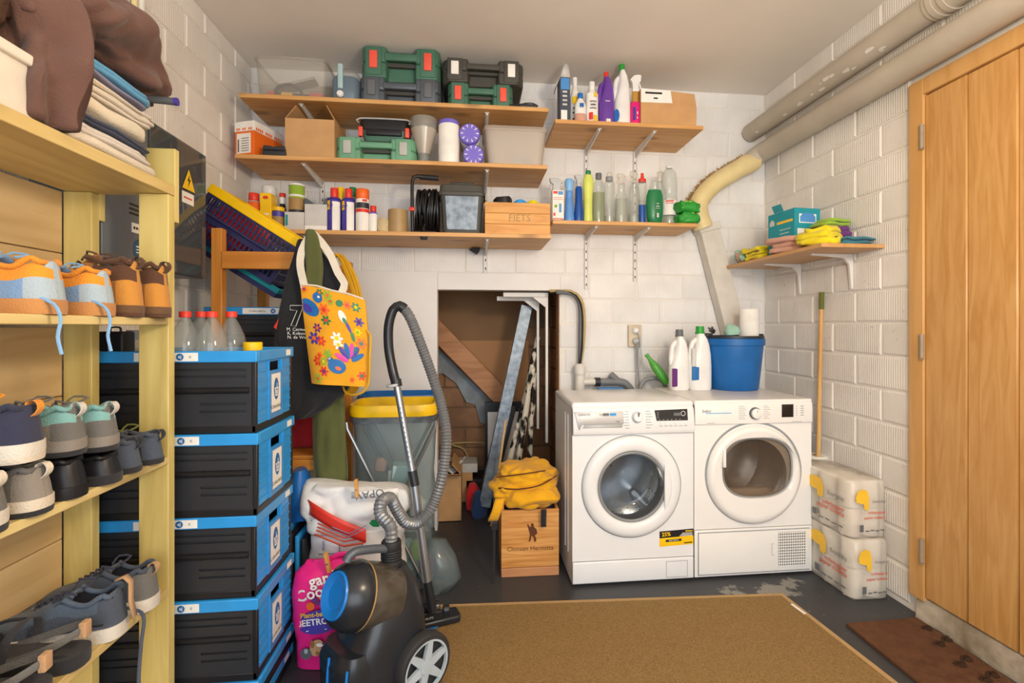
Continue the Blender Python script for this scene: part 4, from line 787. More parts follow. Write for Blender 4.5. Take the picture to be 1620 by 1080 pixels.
t, W, H = rev('glue_bottle', 'clear bottle with blue lower half and red pointed nozzle', 'bottle', (1009, 1023, 274), Y5 - .005, Z5, [('lower', 'blue_liquid', [(.72, 0), (.75, .02), (.75, .37)]), ('upper', 'clear_bottle', [(.74, .37), (.8, .5), (.95, .78), (.9, .82)]), ('cap', 'red_pl', [(.85, .82), (.85, .88), (.4, .9), (.3, 1.0), (.1, 1.0)])], .8, group=G5)
t, W, H = rev('soap_bottle', 'rounded dark green soap bottle with pale print', 'bottle', (1022, 1049, 286), Y5, Z5, [('body', 'dark_green', [(.62, 0), (.75, .02), (.95, .2), (1, .45), (.95, .65), (.75, .78)]), ('neck', 'clear_bottle', [(.6, .78), (.62, .82), (.4, .9), (.35, 1.0), (.1, 1.0)])], .6, group=G5); stripes(t, W, H, 1.0, [(.12, .22, .42, .58), (.36, .38, .35, .65), (.42, .44, .4, .6), (.32, .33, .3, .7)], 'paper_grey')
t, W, H = rev('water_bottle', 'large clear crinkled bottle with white label at the right of the row', 'bottle', (1046, 1071, 263), Y5 + .06, Z5, [('body', 'clear_bottle', [(.9, 0), (.97, .03), (.97, .2), (.94, .22), (.97, .24), (.97, .5), (.92, .52), (.97, .54), (.97, .75), (.85, .88), (.35, .97)]), ('liquid', 'clear_liquid', [(.88, .02), (.9, .05), (.9, .16)]), ('label', 'paper_white', [(.975, .18), (.985, .18), (.985, .42), (.975, .42)]), ('cap', 'white_pl', cylp(.38, .96, 1.0, .01))], .9, group=G5); stripes(t, W, H, 1.0, [(.39, .41, .2, .8), (.36, .37, .2, .8)], 'red_pl', -1.1, .5)
bot('cleaner_bottle', 'greenish clear bottle leaning behind the dark green soap bottle', (1034, 1054, 272), 'clear_bottle', 'clear_pl', Y=Y5 + .06, z=Z5, group=G5)
x, W, H = pl(1071, 1106, 320, Y5 - .02, Z5)
for i, (z0, lb) in enumerate(((0, 'bright green pack of wipes, lower of two at the shelf end'), (.5, 'bright green pack of wipes, upper of two at the shelf end'))):
    m = MB(); m.loft([ring(0, 0, H * .5 * f, W / 2 * k, .055 * k, 3.5, 28) for f, k in ((0, .85), (.1, .95), (.2, .98), (.35, 1.0), (.5, 1.0), (.65, .98), (.85, .95), (1.0, .75))]).wob(.010, 22, i * 4 + 1).crease(.016, 26, (0, 0, H * .25), i)
    for v in m.v: v.z = max(v.z, 0.001 * i)
    t = thing('wipes_pack', lb, 'pack', (x - .004 * i, Y5, Z5 + H * z0 + .001 * i), group='green wipes packs'); m.build('film', 'green_pl', t, smooth=70); MB().loft([ring(0, -.02, H * .5 * f, W * .3 * k, .025, 3, 20) for f, k in ((.9, 1), (1.02, .9))]).build('lid', 'rag_green', t)
# ================================================================ shelf on the right wall
t = thing('wall_shelf', 'short beech shelf on the right wall with cleaning cloths', 'shelf', (XR, 2.44, 1.555)); ZS = 1.573
MB().box(-.307, -.002, 2.031 - 2.44, 2.85 - 2.44, 0, .018).build('board', 'beech', t, bevel=.002)
for y in (2.22, 2.60):
    y -= 2.44; m = MB(); m.prism([(-.002, 0), (-.22, 0), (-.22, -.008), (-.05, -.02), (-.022, -.05), (-.012, -.17), (-.002, -.17)], 'y', y - .008, y + .008); m.build('bracket', 'zinc_paint', t, bevel=.002)
xs = lambda px, Y: at(px, 400, Y).x
t = thing('glove_box', 'turquoise glove box with printed panels on the right wall shelf', 'box', (1.70, 2.45, ZS), R(5))
MB().box(-.075, .075, -.10, .10, 0, .235).build('body', 'teal_box', t, bevel=.002)
m = MB(); m.box(-.06, .06, -.1012, -.1, .075, .13).box(-.05, .05, -.1012, -.1, .158, .205); m.build('label', 'paper_white', t, smooth=0)
m = MB(); m.box(-.0762, -.075, -.085, .03, .17, .183).build('print', 'yellow_print', t, smooth=0)
m = MB(); m.prism([(-.045, .163), (.045, .163), (.045, .19), (.03, .207), (0, .212), (-.03, .207), (-.045, .19)], 'y', -.1016, -.1012); m.build('house_logo', 'blue_panel', t, smooth=0)
m = MB(); m.prism([(.05, .17), (.085, .17), (.085, .19), (.0675, .205), (.05, .19)], 'x', -.0762, -.075)
for i in range(5): m.box(-.0762, -.075, -.07 + .01 * (i % 2), .01, .135 - i * .02, .139 - i * .02)
m.build('white_print', 'paper_grey', t, smooth=0)
MB(TR(-.075, 0, .235, 0, R(-25), 0)).box(-.001, .001, -.02, .05, 0, .04).build('flap', 'teal_box', t)
def rag(name, lb, cat, loc, dims, mt, seed, rz=0, group='cloths on the right wall shelf', layers=3, amp=.008):
    a, b, h = dims; m = MB(); 
    for i in range(layers):
        z0 = h * i / layers; s = 1 - .08 * ((i * 7 + seed) % 3)
        m.loft([ring(.006 * math.sin(i * 2 + seed), .006 * math.cos(i * 3 + seed), z0 + h / layers * f, a * k * s, b * k * s, 4, 36) for f, k in ((0.02, .95), (.25, 1), (.75, 1), (.98, .94))])
    m.wob(amp, 14, seed).wob(amp * .5, 45, seed)
    mz = min(v.z for v in m.v)
    for v in m.v: v.z -= mz
    return tag(m.build(name, mt, loc=loc, smooth=70, rz=rz), lb, cat, group)
rag('folded_rag', 'pinkish folded cloth on the right wall shelf', 'cloth', (1.63, 2.36, ZS), (.085, .11, .075), 'rag_pink', 1, .3)
rag('folded_rag', 'navy folded cloth at the front edge of the right wall shelf', 'cloth', (1.60, 2.27, ZS), (.045, .05, .03), 'rag_navy', 2, .2) if False else None
rag('folded_rag', 'crumpled yellow cloth in front of the purple one on the right wall shelf', 'cloth', (1.64, 2.17, ZS), (.085, .085, .075), 'rag_yellow', 3, .5, amp=.02)
rag('folded_rag', 'teal folded cloth at the near end of the right wall shelf', 'cloth', (1.745, 2.105, ZS), (.085, .06, .028), 'rag_teal', 4, .1)
rag('folded_rag', 'purple cloth folded under the lime one beside the glove box', 'cloth', (1.765, 2.25, ZS), (.07, .08, .11), 'rag_purple', 5, .2, layers=4)
rag('folded_rag', 'lime green folded cloth on top of the purple cloth', 'cloth', (1.755, 2.25, ZS + .112), (.075, .07, .03), 'rag_green', 6, .2, layers=2)
rag('folded_rag', 'navy blue folded cloth at the front edge of the right wall shelf', 'cloth', (1.592, 2.51, ZS), (.045, .045, .028), 'rag_navy', 9, .1, layers=2, amp=.005) if False else None
rag('yellow_cloth', 'yellow cloth spread beside the pastel duster', 'cloth', (1.60, 2.62, ZS), (.05, .075, .065), 'rag_yellow', 7, .2, amp=.018)
t = thing('duster', 'fluffy mint and pink duster at the far end of the right wall shelf', 'duster', (1.61, 2.765, ZS))
rnd = random.Random(6)
for mt, oy in (('duster_mint', .02), ('rag_pink', -.012), ('duster_mint', -.045)):
    m = MB(); m.loft([ring(0, oy, .075 * (1 - math.cos(math.pi * i / 7)) / 2, .058 * max(.1, math.sin(math.pi * i / 7) ** .6), .026 * max(.1, math.sin(math.pi * i / 7) ** .6), 2, 26) for i in range(8)]).wob(.012, 40, 3).wob(.006, 110, 2)
    mz = min(v.z for v in m.v)
    for v in m.v: v.z -= mz
    m.build('fluff', mt, t, smooth=80)
# broom against the right wall
p = atz(1298, 800, 0); 
t = thing('broom_stick', 'wooden broom stick with green tip leaning in the right corner', 'broom', (1.78, 2.39, 0))
b0 = at(1293, 790, 2.39) - Vector((1.78, 2.39, 0)); b1 = at(1300, 462, 2.40) - Vector((1.78, 2.39, 0)); dd = (b1 - b0).normalized(); s0 = b0 - dd * (b0.z / dd.z)
MB().tube([s0, b1 - dd * .09], .0115, 12).build('stick', 'broom_wood', t); MB().tube([b1 - dd * .09, b1], .0135, 12).build('tip', 'olive_patch', t)
# ================================================================ laundry
def hole_plate(m, x0, x1, z0, z1, cx, cz, a, b, y, p=2.0, n=64):
    inner = [Vector((cx + a * sgnp(math.cos(2 * math.pi * i / n), 2 / p), y, cz + b * sgnp(math.sin(2 * math.pi * i / n), 2 / p))) for i in range(n)]
    outer = []
    for v in inner:
        dx, dz = v.x - cx, v.z - cz
        k = min(((x1 - cx) / dx if dx > 1e-9 else (x0 - cx) / dx if dx < -1e-9 else 1e9), ((z1 - cz) / dz if dz > 1e-9 else (z0 - cz) / dz if dz < -1e-9 else 1e9))
        outer.append(Vector((cx + dx * k, y, cz + dz * k)))
    # snap nearest to the corners
    for X, Z in ((x0, z0), (x1, z0), (x0, z1), (x1, z1)):
        i = min(range(n), key=lambda q: (outer[q] - Vector((X, y, Z))).length); outer[i] = Vector((X, y, Z))
    m.add(inner + outer, [(i, (i + 1) % n, n + (i + 1) % n, n + i) for i in range(n)])
def xring(cx, y, cz, a, b, p=2.0, n=64): return [Vector((cx + a * sgnp(math.cos(2 * math.pi * i / n), 2 / p), y, cz + b * sgnp(math.sin(2 * math.pi * i / n), 2 / p))) for i in range(n)]
WY = 2.24
t = thing('washing_machine', 'white front-loading washing machine with yellow and black energy sticker', 'washing machine', (.755, WY, 0)); w = .292; H = .85; D = .46
cz, cxd, r0 = .455, -.01, .205
m = MB(); m.rbox(-w, w, .012, D, .012, H - .03, .012).box(0, 0, 0, 0, 0, 0) if False else None
m = MB()
m.add([(-w, 0, .01), (w, 0, .01), (w, D, .01), (-w, D, .01), (-w, 0, .82), (w, 0, .82), (w, D, .82), (-w, D, .82)], [(3, 2, 1, 0), (1, 2, 6, 5), (2, 3, 7, 6), (3, 0, 4, 7)])
hole_plate(m, -w, w, .115, .70, cxd, cz, r0 * .84, r0 * .84, 0)
m.build('body', 'appliance', t)
for zz in ((.25, .80), (.25, .80)): pass
for y in (.10, .17): MB().rbox(-w - .004, -w + .004, y - .006, y + .006, .12, .78, .003).build('side_rib', 'appliance', t)
MB().rbox(-w - .002, w + .002, .0, D + .005, .815, H, .012).build('top', 'appliance', t)
MB().rbox(-w, w, -.006, .02, .012, .112, .006).build('kick_panel', 'appliance', t)
m = MB(); m.prism([(-.012, .70), (.02, .70), (.02, .828), (.004, .828), (-.008, .815), (-.020, .72)], 'x', -w, w); m.build('control_panel', 'appliance', t, bevel=.006, bseg=3)
def pan(u, z): f = (z - .72) / .095; return (-.0205 + .012 * f)      # face of the panel
Tp = lambda x, z, o=.0006: FR((x, pan(x, z) - o, z), (1, 0, 0), (0, -.126, 1) if False else (0, .126, 1))
# drawer
m = MB(); x0, x1 = -w + .006, -.055
m.add([(x0, pan(0, .81) - .004, .81), (x1, pan(0, .81) - .004, .81), (x1, pan(0, .752) - .004, .752), (x0 + .035, pan(0, .752) - .004, .752), (x0 + .022, pan(0, .728) - .004, .728)], [(0, 1, 2, 3, 4)])
m.build('drawer', 'appliance', t, solid=.006); m = MB(); m.add([(x0 + .05, pan(0, .75) - .002, .752), (x1 - .006, pan(0, .75) - .002, .752), (x1 - .006, pan(0, .724) + .004, .726), (x0 + .03, pan(0, .724) + .004, .726)], [(0, 1, 2, 3)]); m.build('drawer_grip', 'light_grey', t, solid=.003)
m = MB(); m.text('ZANUSSI', .014, Tp(-w + .052, .796, .008), .01); m.text('7kg', .011, Tp(-w + .128, .796, .008)); m.text('1400', .01, Tp(-.085, .763, .008)); m.build('lettering', 'mid_grey', t, smooth=0)
m = MB(); m.tr(Tp(-w + .153, .796, .008)).prism([(-.013, -.006), (.013, -.006), (.016, 0), (.013, .006), (-.013, .006), (-.016, 0)], 'z', 0, .0008); m.build('badge', 'mid_grey', t); m = MB(); m.tr(Tp(-w + .187, .796, .008)).prism([(-.013, -.006), (.013, -.006), (.016, 0), (.013, .006), (-.013, .006), (-.016, 0)], 'z', 0, .0008); m.build('badge', 'crate_blue', t)
T = Tp(.012, .780) ; m = MB(T @ TR(0, 0, 0)); m.lathe([(.024, 0), (.023, .014), (.019, .02), (0, .021)], 28); k = m.build('dial', 'appliance', t); m = MB(T); m.prism([(-.003, .002), (.003, .002), (.007, .02), (.0, .022), (-.004, .02)], 'z', .0205, .0215); m.build('dial_mark', 'mid_grey', t); m = MB(T); m.lathe([(.027, 0), (.027, .001), (.024, .0015)], 28); m.build('dial_ring', 'light_grey', t)
m = MB()
for i in range(7):
    m.tr(Tp(-.036, .806 - i * .0125)).box(-.010 - .006 * (i % 3), .008, -.0011, .0011, 0, .0004); m.tr(Tp(.062, .806 - i * .0125)).box(-.010, .012 + .006 * (i % 3), -.0011, .0011, 0, .0004)
for i in range(6): m.tr(Tp(.125 + i * .024, .737)).box(-.008, .008, -.0012, .0012, 0, .0004)
m.build('programme_marks', 'grey_pl', t, smooth=0)
m = MB(); m.tr(Tp(.175, .787)).prism([(-.078, .023), (.082, .027), (.082, -.026), (-.070, -.026)], 'z', 0, .001); m.build('display', 'screen', t); m = MB(); m.tr(Tp(.235, .793, .002)).tube([Vector((.0105 * math.cos(a), .0105 * math.sin(a), 0)) for a in [2 * math.pi * q / 20 for q in range(20)]], .0013, 5, closed=True); m.build('start_ring', 'white_pl', t)
m = MB(); m.tr(Tp(.205, .79, .0022)).box(-.016, .016, -.007, .007, 0, .0003); m.build('readout', 'mid_grey', t, smooth=0)
m = MB()
for i in range(6): m.tr(Tp(.118 + i * .02, .767, .0022)).box(-.004, .004, -.0008, .0008, 0, .0003)
for i in range(4): m.tr(Tp(.112, .80 - i * .008, .0022)).box(-.004, .004, -.0008, .0008, 0, .0003)
m.build('display_marks', 'light_grey', t, smooth=0)
m = MB()
for i in range(6): m.tr(Tp(.125 + i * .024, .748)).lathe([(.005, 0), (.0045, .003), (0, .003)], 12)
m.build('button', 'appliance', t)
# door: white ring, glass and drum
m = MB(); m.loft([xring(cxd, y, cz, r, r) for r, y in ((r0 * .80, .02), (r0 * .80, -.006), (r0 * .82, -.016), (r0 * .87, -.024), (r0 * 1.04, -.022), (r0 * 1.12, -.016), (r0 * 1.15, -.006), (r0 * 1.15, .0))], caps=False); m.build('door_ring', 'appliance', t, smooth=60)
m = MB(); m.loft([xring(cxd, y, cz, r, r) for r, y in ((r0 * 1.155, -.001), (r0 * 1.175, -.001))], caps=False); m.build('door_gap', 'seam', t)
m = MB(); m.prism([(cxd + r0 * .90 * math.cos(R(a)), cz + r0 * .90 * math.sin(R(a))) for a in range(-36, 37, 6)], 'y', -.030, -.018); m.build('door_handle', 'appliance', t, bevel=.004)
m = MB(); m.loft([xring(cxd, y, cz, r, r) for r, y in ((r0 * .79, -.010), (r0 * .70, .035), (r0 * .62, .075), (r0 * .50, .085), (r0 * .25, .075), (.002, .07))], caps=False); m.build('door_glass', 'washer_glass', t, smooth=60)
m = MB(); m.loft([xring(cxd, y, cz, r, r) for r, y in ((r0 * .80, -.012), (r0 * .77, -.016), (r0 * .74, -.010), (r0 * .76, .0))], caps=False); m.build('glass_rim', 'grey_pl', t, smooth=60)
m = MB(); m.loft([xring(cxd, y, cz, r, r) for r, y in ((r0 * .84, .02), (r0 * .86, .06), (r0 * .80, .09), (r0 * 1.1, .10), (r0 * 1.12, .34), (r0 * .9, .35), (.005, .345))], caps=False); m.build('drum', 'drum', t, smooth=35)
for k in range(3):
    a = R(70 + 120 * k); m = MB(Matrix.Translation((cxd, 0, cz)) @ Euler((0, -a, 0)).to_matrix().to_4x4()); m.prism([(r0 * 1.12, -.035), (r0 * .85, -.012), (r0 * .85, .012), (r0 * 1.12, .035)], 'y', .12, .33); m.build('paddle', 'drum', t, bevel=.006)
m = MB()
for i in range(14):
    for j in range(5): a = R(200 + i * 10); q = Vector((cxd + r0 * 1.115 * math.cos(a), .14 + j * .04, cz + r0 * 1.115 * math.sin(a))); T = FR(q, (0, 1, 0), (-math.sin(a), 0, math.cos(a))); m.disc((0, 0, .002 if False else -.002), .004, T, 8)
m.build('drum_holes', 'ink', t, smooth=0)
# sticker and filter flap
m = MB(); m.prism([(.125, .205), (w - .001, .212), (w - .001, .244), (.125, .237)], 'y', -.0015, -.0005); m.build('sticker_black', 'black_pl', t, smooth=0)
m = MB(); m.prism([(.125, .165), (w - .001, .172), (w - .001, .212), (.125, .205)], 'y', -.0015, -.0005); m.build('sticker_yellow', 'yellow_pl', t, smooth=0)
m = MB(); m.prism([(.155, .186), (.232, .189), (.232, .20), (.155, .197)], 'y', -.002, -.0014); m.prism([(.245, .176), (.285, .178), (.285, .183), (.245, .181)], 'y', -.002, -.0014); m.build('sticker_box', 'ink', t, smooth=0)
m = MB(); m.text('25%', .026, FR((.157, -.0022, .2225), (1, 0, .04), (-.1, 0, 1)), .02); m.box(.252, .286, -.0022, -.0016, .232, .237).build('sticker_text', 'yellow_pl', t, smooth=0)
m = MB(); m.text('ZWF 71400 AT', .0075, FR((.194, -.0024, .193), (1, 0, .04), (0, 0, 1)), .02)
for i in range(3): m.box(.235 - .006 * i, .286, -.0022, -.0016, .224 - .006 * i, .2265 - .006 * i)
m.build('sticker_small_text', 'paper_white', t, smooth=0)
m = MB(); x0, x1, z0, z1 = .155, .260, .022, .098
for (a, b, c, d) in ((x0, x1, z0, z0 + .0018), (x0, x1, z1 - .0018, z1), (x0, x0 + .0018, z0, z1), (x1 - .0018, x1, z0, z1)): m.box(a, b, -.0068, -.0058, c, d)
m.build('filter_flap', 'seam', t, smooth=0); m = MB(); m.disc((0, 0, 0), .004, FR((-.01 + cxd, -.001, .22), (1, 0, 0), (0, 0, 1)), 10); m.build('screw', 'seam', t, smooth=0)
for sx in (-1, 1):
    for y in (.05, D - .05): MB(TR(sx * (w - .05), y, 0)).lathe([(.02, 0), (.02, .012)], 12).build('foot', 'rubber', t)
# ---------------- dryer
t = thing('tumble_dryer', 'white tumble dryer with tinted round window beside the washing machine', 'tumble dryer', (1.352, WY + .004, 0)); w = .299; H = .85; D = .52
cz, cxd, r0 = .49, .0, .20
m = MB(); m.add([(-w, 0, .01), (w, 0, .01), (w, D, .01), (-w, D, .01), (-w, 0, .832), (w, 0, .832), (w, D, .832), (-w, D, .832)], [(3, 2, 1, 0), (1, 2, 6, 5), (2, 3, 7, 6), (3, 0, 4, 7)]); hole_plate(m, -w, w, .235, .832, cxd, cz, .17, .17, 0); m.build('body', 'appliance2', t)
MB().rbox(-w, w, -.006, D, .826, H, .006).build('top', 'appliance2', t)
MB().rbox(-w, w, -.010, .02, .735, .832, .005).build('control_panel', 'appliance2', t)
MB().rbox(-w + .018, w - .018, -.008, .015, .022, .222, .004).build('lower_flap', 'appliance2', t)
MB().rbox(-w, w, -.004, .02, .010, .232, .003).build('plinth', 'appliance2', t)
m = MB(); m.loft([xring(cxd, y, cz + .008, r, r) for r, y in ((.236, -.001), (.247, -.001))], caps=False); m.build('door_gap', 'seam', t)
win = lambda s, y: xring(.012, y, cz + .035, .178 * s, .142 * s, 2.7)
m = MB(); m.loft([win(1.0, .02), win(1.0, -.010), win(1.03, -.022)] + [[(a_ * (1 - f) + b_ * f) for a_, b_ in zip(win(1.03, -.022), xring(cxd, -.026, cz, .215, .215))] for f in (.4, .8, 1.0)] + [xring(cxd, y, cz, r, r) for r, y in ((.232, -.016), (.237, .0))], caps=False); m.build('door_ring', 'appliance2', t, smooth=60)
MB().rbox(-.17, -.155, -.034, -.02, cz + .045, cz + .13, .005).build('door_catch', 'appliance2', t)
m = MB(); m.loft([win(1.0, -.012), win(.92, -.006), win(.6, .0), win(.02, .002)], caps=False); m.build('window', 'dryer_glass', t, smooth=60); m = MB(); m.loft([win(1.005, -.013), win(1.0, -.017), win(.965, -.014), win(.97, -.008)], caps=False); m.build('window_rim', 'grey_pl', t, smooth=60)
m = MB(); m.loft([xring(cxd, y, cz, r, r) for r, y in ((.17, .0), (.175, .06), (.24, .07), (.245, .36), (.2, .37), (.005, .368))], caps=False); m.build('drum', 'drum', t, smooth=35)
m = MB(); m.grid(lambda u, v: Vector((-.16 + .32 * u, .05 + .05 * v, cz - .135 + .04 * v)), 4, 4); m.build('lint_flap', 'cream_pl', t, solid=.004)
m = MB(FR((-.242, -.0106, .8), (1, 0, 0), (0, 0, 1))); m.text('beko', .022, TR(0, 0, 0), .01); m.build('lettering', 'mid_grey', t, smooth=0)
m = MB(); m.box(-.245, -.125, -.0112, -.0098, .768, .789); m.build('tank_grip', 'paper_white', t); m = MB(); m.box(-.245, -.12, -.0118, -.0098, .787, .7915); m.build('tank_grip_shadow', 'sky_blue', t)
T = FR((.0, -.010, .786), (1, 0, 0), (0, 0, 1)); m = MB(T); m.lathe([(.029, 0), (.028, .010), (.026, .012)], 28); m.build('dial_ring', 'mid_grey', t); m = MB(T); m.lathe([(.0245, .008), (.0235, .022), (.02, .024), (0, .024)], 28); m.build('dial', 'appliance2', t); m = MB(T); m.box(-.001, .001, .008, .018, .0242, .0248); m.build('dial_mark', 'ink', t)
m = MB()
for i in range(8):
    m.box(-.082, -.052 + .004 * (i % 3), -.0108, -.0098, .819 - i * .0085, .8205 - i * .0085); m.box(.045, .068 + .006 * (i % 3), -.0108, -.0098, .819 - i * .0085, .8205 - i * .0085)
for i in range(5): m.box(.212, .217, -.0108, -.0098, .815 - i * .011, .818 - i * .011); m.box(.235, .252, -.0108, -.0098, .815 - i * .011, .818 - i * .011)
m.box(.19, .24, -.0108, -.0098, .7405, .7425).box(-.24, -.2, -.0108, -.0098, .742, .744); m.build('programme_marks', 'grey_pl', t, smooth=0)
MB().rbox(.138, .198, -.0118, -.009, .764, .826, .001).build('display', 'screen', t)
# louvre grille
gx0, gx1, gz0, gz1 = .125, .262, .045, .205; m = MB(); nc, nr = 12, 12
m.box(gx0 - .004, gx1 + .004, -.0085, -.0078, gz0 - .004, gz1 + .004); m.build('grille_back', 'grille_dark', t, smooth=0)
m = MB()
for i in range(nr + 1): z = gz0 + (gz1 - gz0) * i / nr; m.box(gx0 - .004, gx1 + .004, -.0115, -.0085, z - .0022, z + .0022)
for i in range(nc + 1): x = gx0 + (gx1 - gx0) * i / nc; m.box(x - .0016, x + .0016, -.0112, -.0085, gz0 - .004, gz1 + .004)
m.build('grille', 'appliance2', t, smooth=0)
m = MB()
for (a, b, c, d) in ((-w + .016, w - .016, .220, .2225), (-w + .016, -w + .0185, .022, .222), (-w + .016, w - .016, .0205, .0225), (.088, .0895, .10, .155), (.088, .10, .153, .1545), (.088, .10, .10, .1015)): m.box(a, b, -.0088, -.0040, c, d)
m.build('flap_gap', 'seam', t, smooth=0)
for sx in (-1, 1):
    for y in (.05, D - .05): MB(TR(sx * (w - .05), y, 0)).lathe([(.02, 0), (.02, .012)], 12).build('foot', 'rubber', t)
# dryer ball inside the drum
m = MB(); c = Vector((1.352 + .06, WY + .14, cz - .14)); 
m.lathe([(.0005 + .045 * math.sin(math.pi * i / 10), -.045 * math.cos(math.pi * i / 10)) for i in range(11)], 18)
for i in range(60):
    z = 1 - 2 * (i + .5) / 60; a = i * 2.39996; r_ = math.sqrt(1 - z * z); q = Vector((r_ * math.cos(a), r_ * math.sin(a), z)); m.tube([q * .043, q * .053], [.005, .003], 5)
o = m.build('dryer_ball', 'violet_film', loc=(1.352 + .055, WY + .15, cz - .245 + .052)); tag(o, 'violet spiky dryer ball behind the tinted dryer window', 'ball')
# ---------------- on top of the machines
ZT = .8505; ZT2 = .8505
def on(px, py, Z): return atz(px, py, Z)
G6 = 'detergent bottles on the machines'
p = on(1074, 616, ZT); t, W, H = jug('detergent_jug', 'white detergent bottle with grey cap on the washing machine', (1059, 1089, 521), p.y, ZT, 'white_pl', 'mid_grey', group=G6, capw=.38, depth=.042)
m = MB(); m.rbox(-W * .47, -W * .2, -.040, -.028, H * .06, H * .36, .004); m.build('label', 'rag_purple', t)
p = on(1107, 616, ZT2); t, W, H = jug('detergent_jug', 'white detergent bottle with green cap left of the blue bucket', (1089, 1124, 516), p.y, ZT2, 'white_pl', 'green_pl', group=G6, capw=.36, depth=.042)
m = MB(); m.rbox(-W * .46, -W * .02, -.041, -.030, H * .16, H * .37, .004); m.build('label', 'ink_blue', t); m = MB(); m.rbox(-W * .46, -W * .28, -.040, -.030, H * .37, H * .66, .004); m.build('label_text', 'paper_grey', t)
# bucket
p = on(1172, 617, ZT2); x, W, H = pl(1127, 1216, 535, p.y, ZT2); by = p.y + .085
t = thing('bucket', 'round blue plastic bucket on the tumble dryer', 'bucket', (x, by, ZT2)); w = W / 2
m = MB(); m.lathe([(0, 0), (w * .80, 0), (w * .83, .006), (w * .99, H * .9), (w * .99, H), (w * .96, H), (w * .80, .012), (0, .010)], 40); m.build('pail', 'bucket_blue', t)
m = MB(); m.lathe([(w * .98, H * .86), (w * 1.03, H * .87), (w * 1.03, H * .99), (w * .98, H)], 40); m.build('rim', 'bucket_blue', t)
t2 = thing('wringer', 'black wringer insert resting on the blue bucket', 'wringer', (x, by, ZT2 + H)); m = MB(); m.lathe([(w * .93, .001), (w * 1.0, .001), (w * 1.0, .014), (w * .93, .014), (w * .93, .001)], 40); m.build('ring', 'dark_pl', t2); MB().rbox(-w * 1.05, -w * .8, -.03, .03, .003, .028, .006).build('lug', 'dark_pl', t2); MB().rbox(w * .8, w * 1.05, -.03, .03, .003, .024, .006).build('lug', 'dark_pl', t2); m = MB(); m.lathe([(0, -.02), (w * .9, .004), (w * .9, .008), (0, -.014)], 30); m.build('tray', 'dark_pl', t2)
pk = at(1187, 540, by); kh = at(1187, 489, by).z
t = thing('paper_towel', 'white kitchen roll standing in the bucket wringer', 'roll', (pk.x, by + .01, ZT2 + H + .0)); r_ = 14.5 * mpp(1187, by); hh = kh - (ZT2 + H); MB().lathe([(r_ * .35, .006), (r_ * .98, .006), (r_, .012), (r_, hh - .004), (r_ * .96, hh), (r_ * .38, hh), (r_ * .35, hh - .01), (r_ * .35, .006)], 32).build('sheets', 'paper_roll', t); MB().lathe([(r_ * .34, .008), (r_ * .34, hh - .002), (r_ * .30, hh - .002), (r_ * .30, .008)], 24).build('core', 'card', t)
pk = at(1158, 530, by - .03)
m = MB(); m.loft([ring(0, 0, z, a_, b_, 2, 22) for z, a_, b_ in ((0, .042, .04), (.02, .048, .042), (.045, .028, .03), (.06, .012, .015))]).wob(.016, 18, 3)
mz = min(v.z for v in m.v)
for v in m.v: v.z -= mz
o = m.build('plastic_wrapper', 'duster_mint', loc=(pk.x, by - .03, ZT2 + H + .010)); tag(o, 'crumpled pale green wrapper in the bucket wringer', 'wrapper')
m = MB()
for i in range(7):
    a = random.Random(i).uniform(-.6, .6); m.tube(spline([(0, 0, 0), (-.01 + .006 * i - .02, -.005, .016), (a * .03 - .02, 0, .03 + .004 * (i % 3))], .01), .003, 5)
o = m.build('scrub_brush', 'dark_pl', loc=(x - w * .78, by - .03, ZT2 + H + .026)); tag(o, 'dark bristly scrubber hooked on the left bucket rim', 'brush')
# green bottle lying upside down behind
m = MB(); a = at(1022, 560, 2.80); b = at(1056, 607, 2.76); d = (b - a)
m.tube([a + d * f for f in (0, .04, .05, .12, .2, .32, .45, .7, .95, 1.0)], [.011, .013, .012, .011, .013, .020, .026, .026, .022, .012], 18); o = m.build('green_bottle', 'green_glass'); tag(o, 'slim green plastic bottle leaning neck up behind the machines', 'bottle')
# socket with plugs
c = at(1003, 531, YB); t = thing('wall_socket', 'beige double wall socket with grey cords behind the machines', 'socket', (c.x, YB - .002, c.z))
MB().rbox(-.042, .042, -.022, 0, -.068, .068, .008).build('plate', 'socket_beige', t)
for z in (.033, -.033):
    m = MB(TR(0, -.022, z, R(90))); m.lathe([(.029, -.001), (.031, .003), (.027, .003), (.025, -.001)], 24); m.build('ring', 'socket_beige', t)
    m = MB(TR(0, -.022, z, R(90))); m.lathe([(.022, 0), (.021, .014), (.012, .026), (0, .028)], 20); m.build('plug', 'white_pl' if z > 0 else 'light_grey', t)
b1 = at(1012, 622, 2.87) - t.location; b2 = at(1021, 622, 2.87) - t.location
MB().tube(spline([(0, -.045, -.033), (.002, -.048, -.08), (.006, -.045, -.17), b1], .02), .007, 8).build('cord', 'grey_pl', t); MB().tube(spline([(0, -.045, .033), (.018, -.05, 0), (.025, -.05, -.08), b2], .02), .004, 8).build('cord', 'light_grey', t)
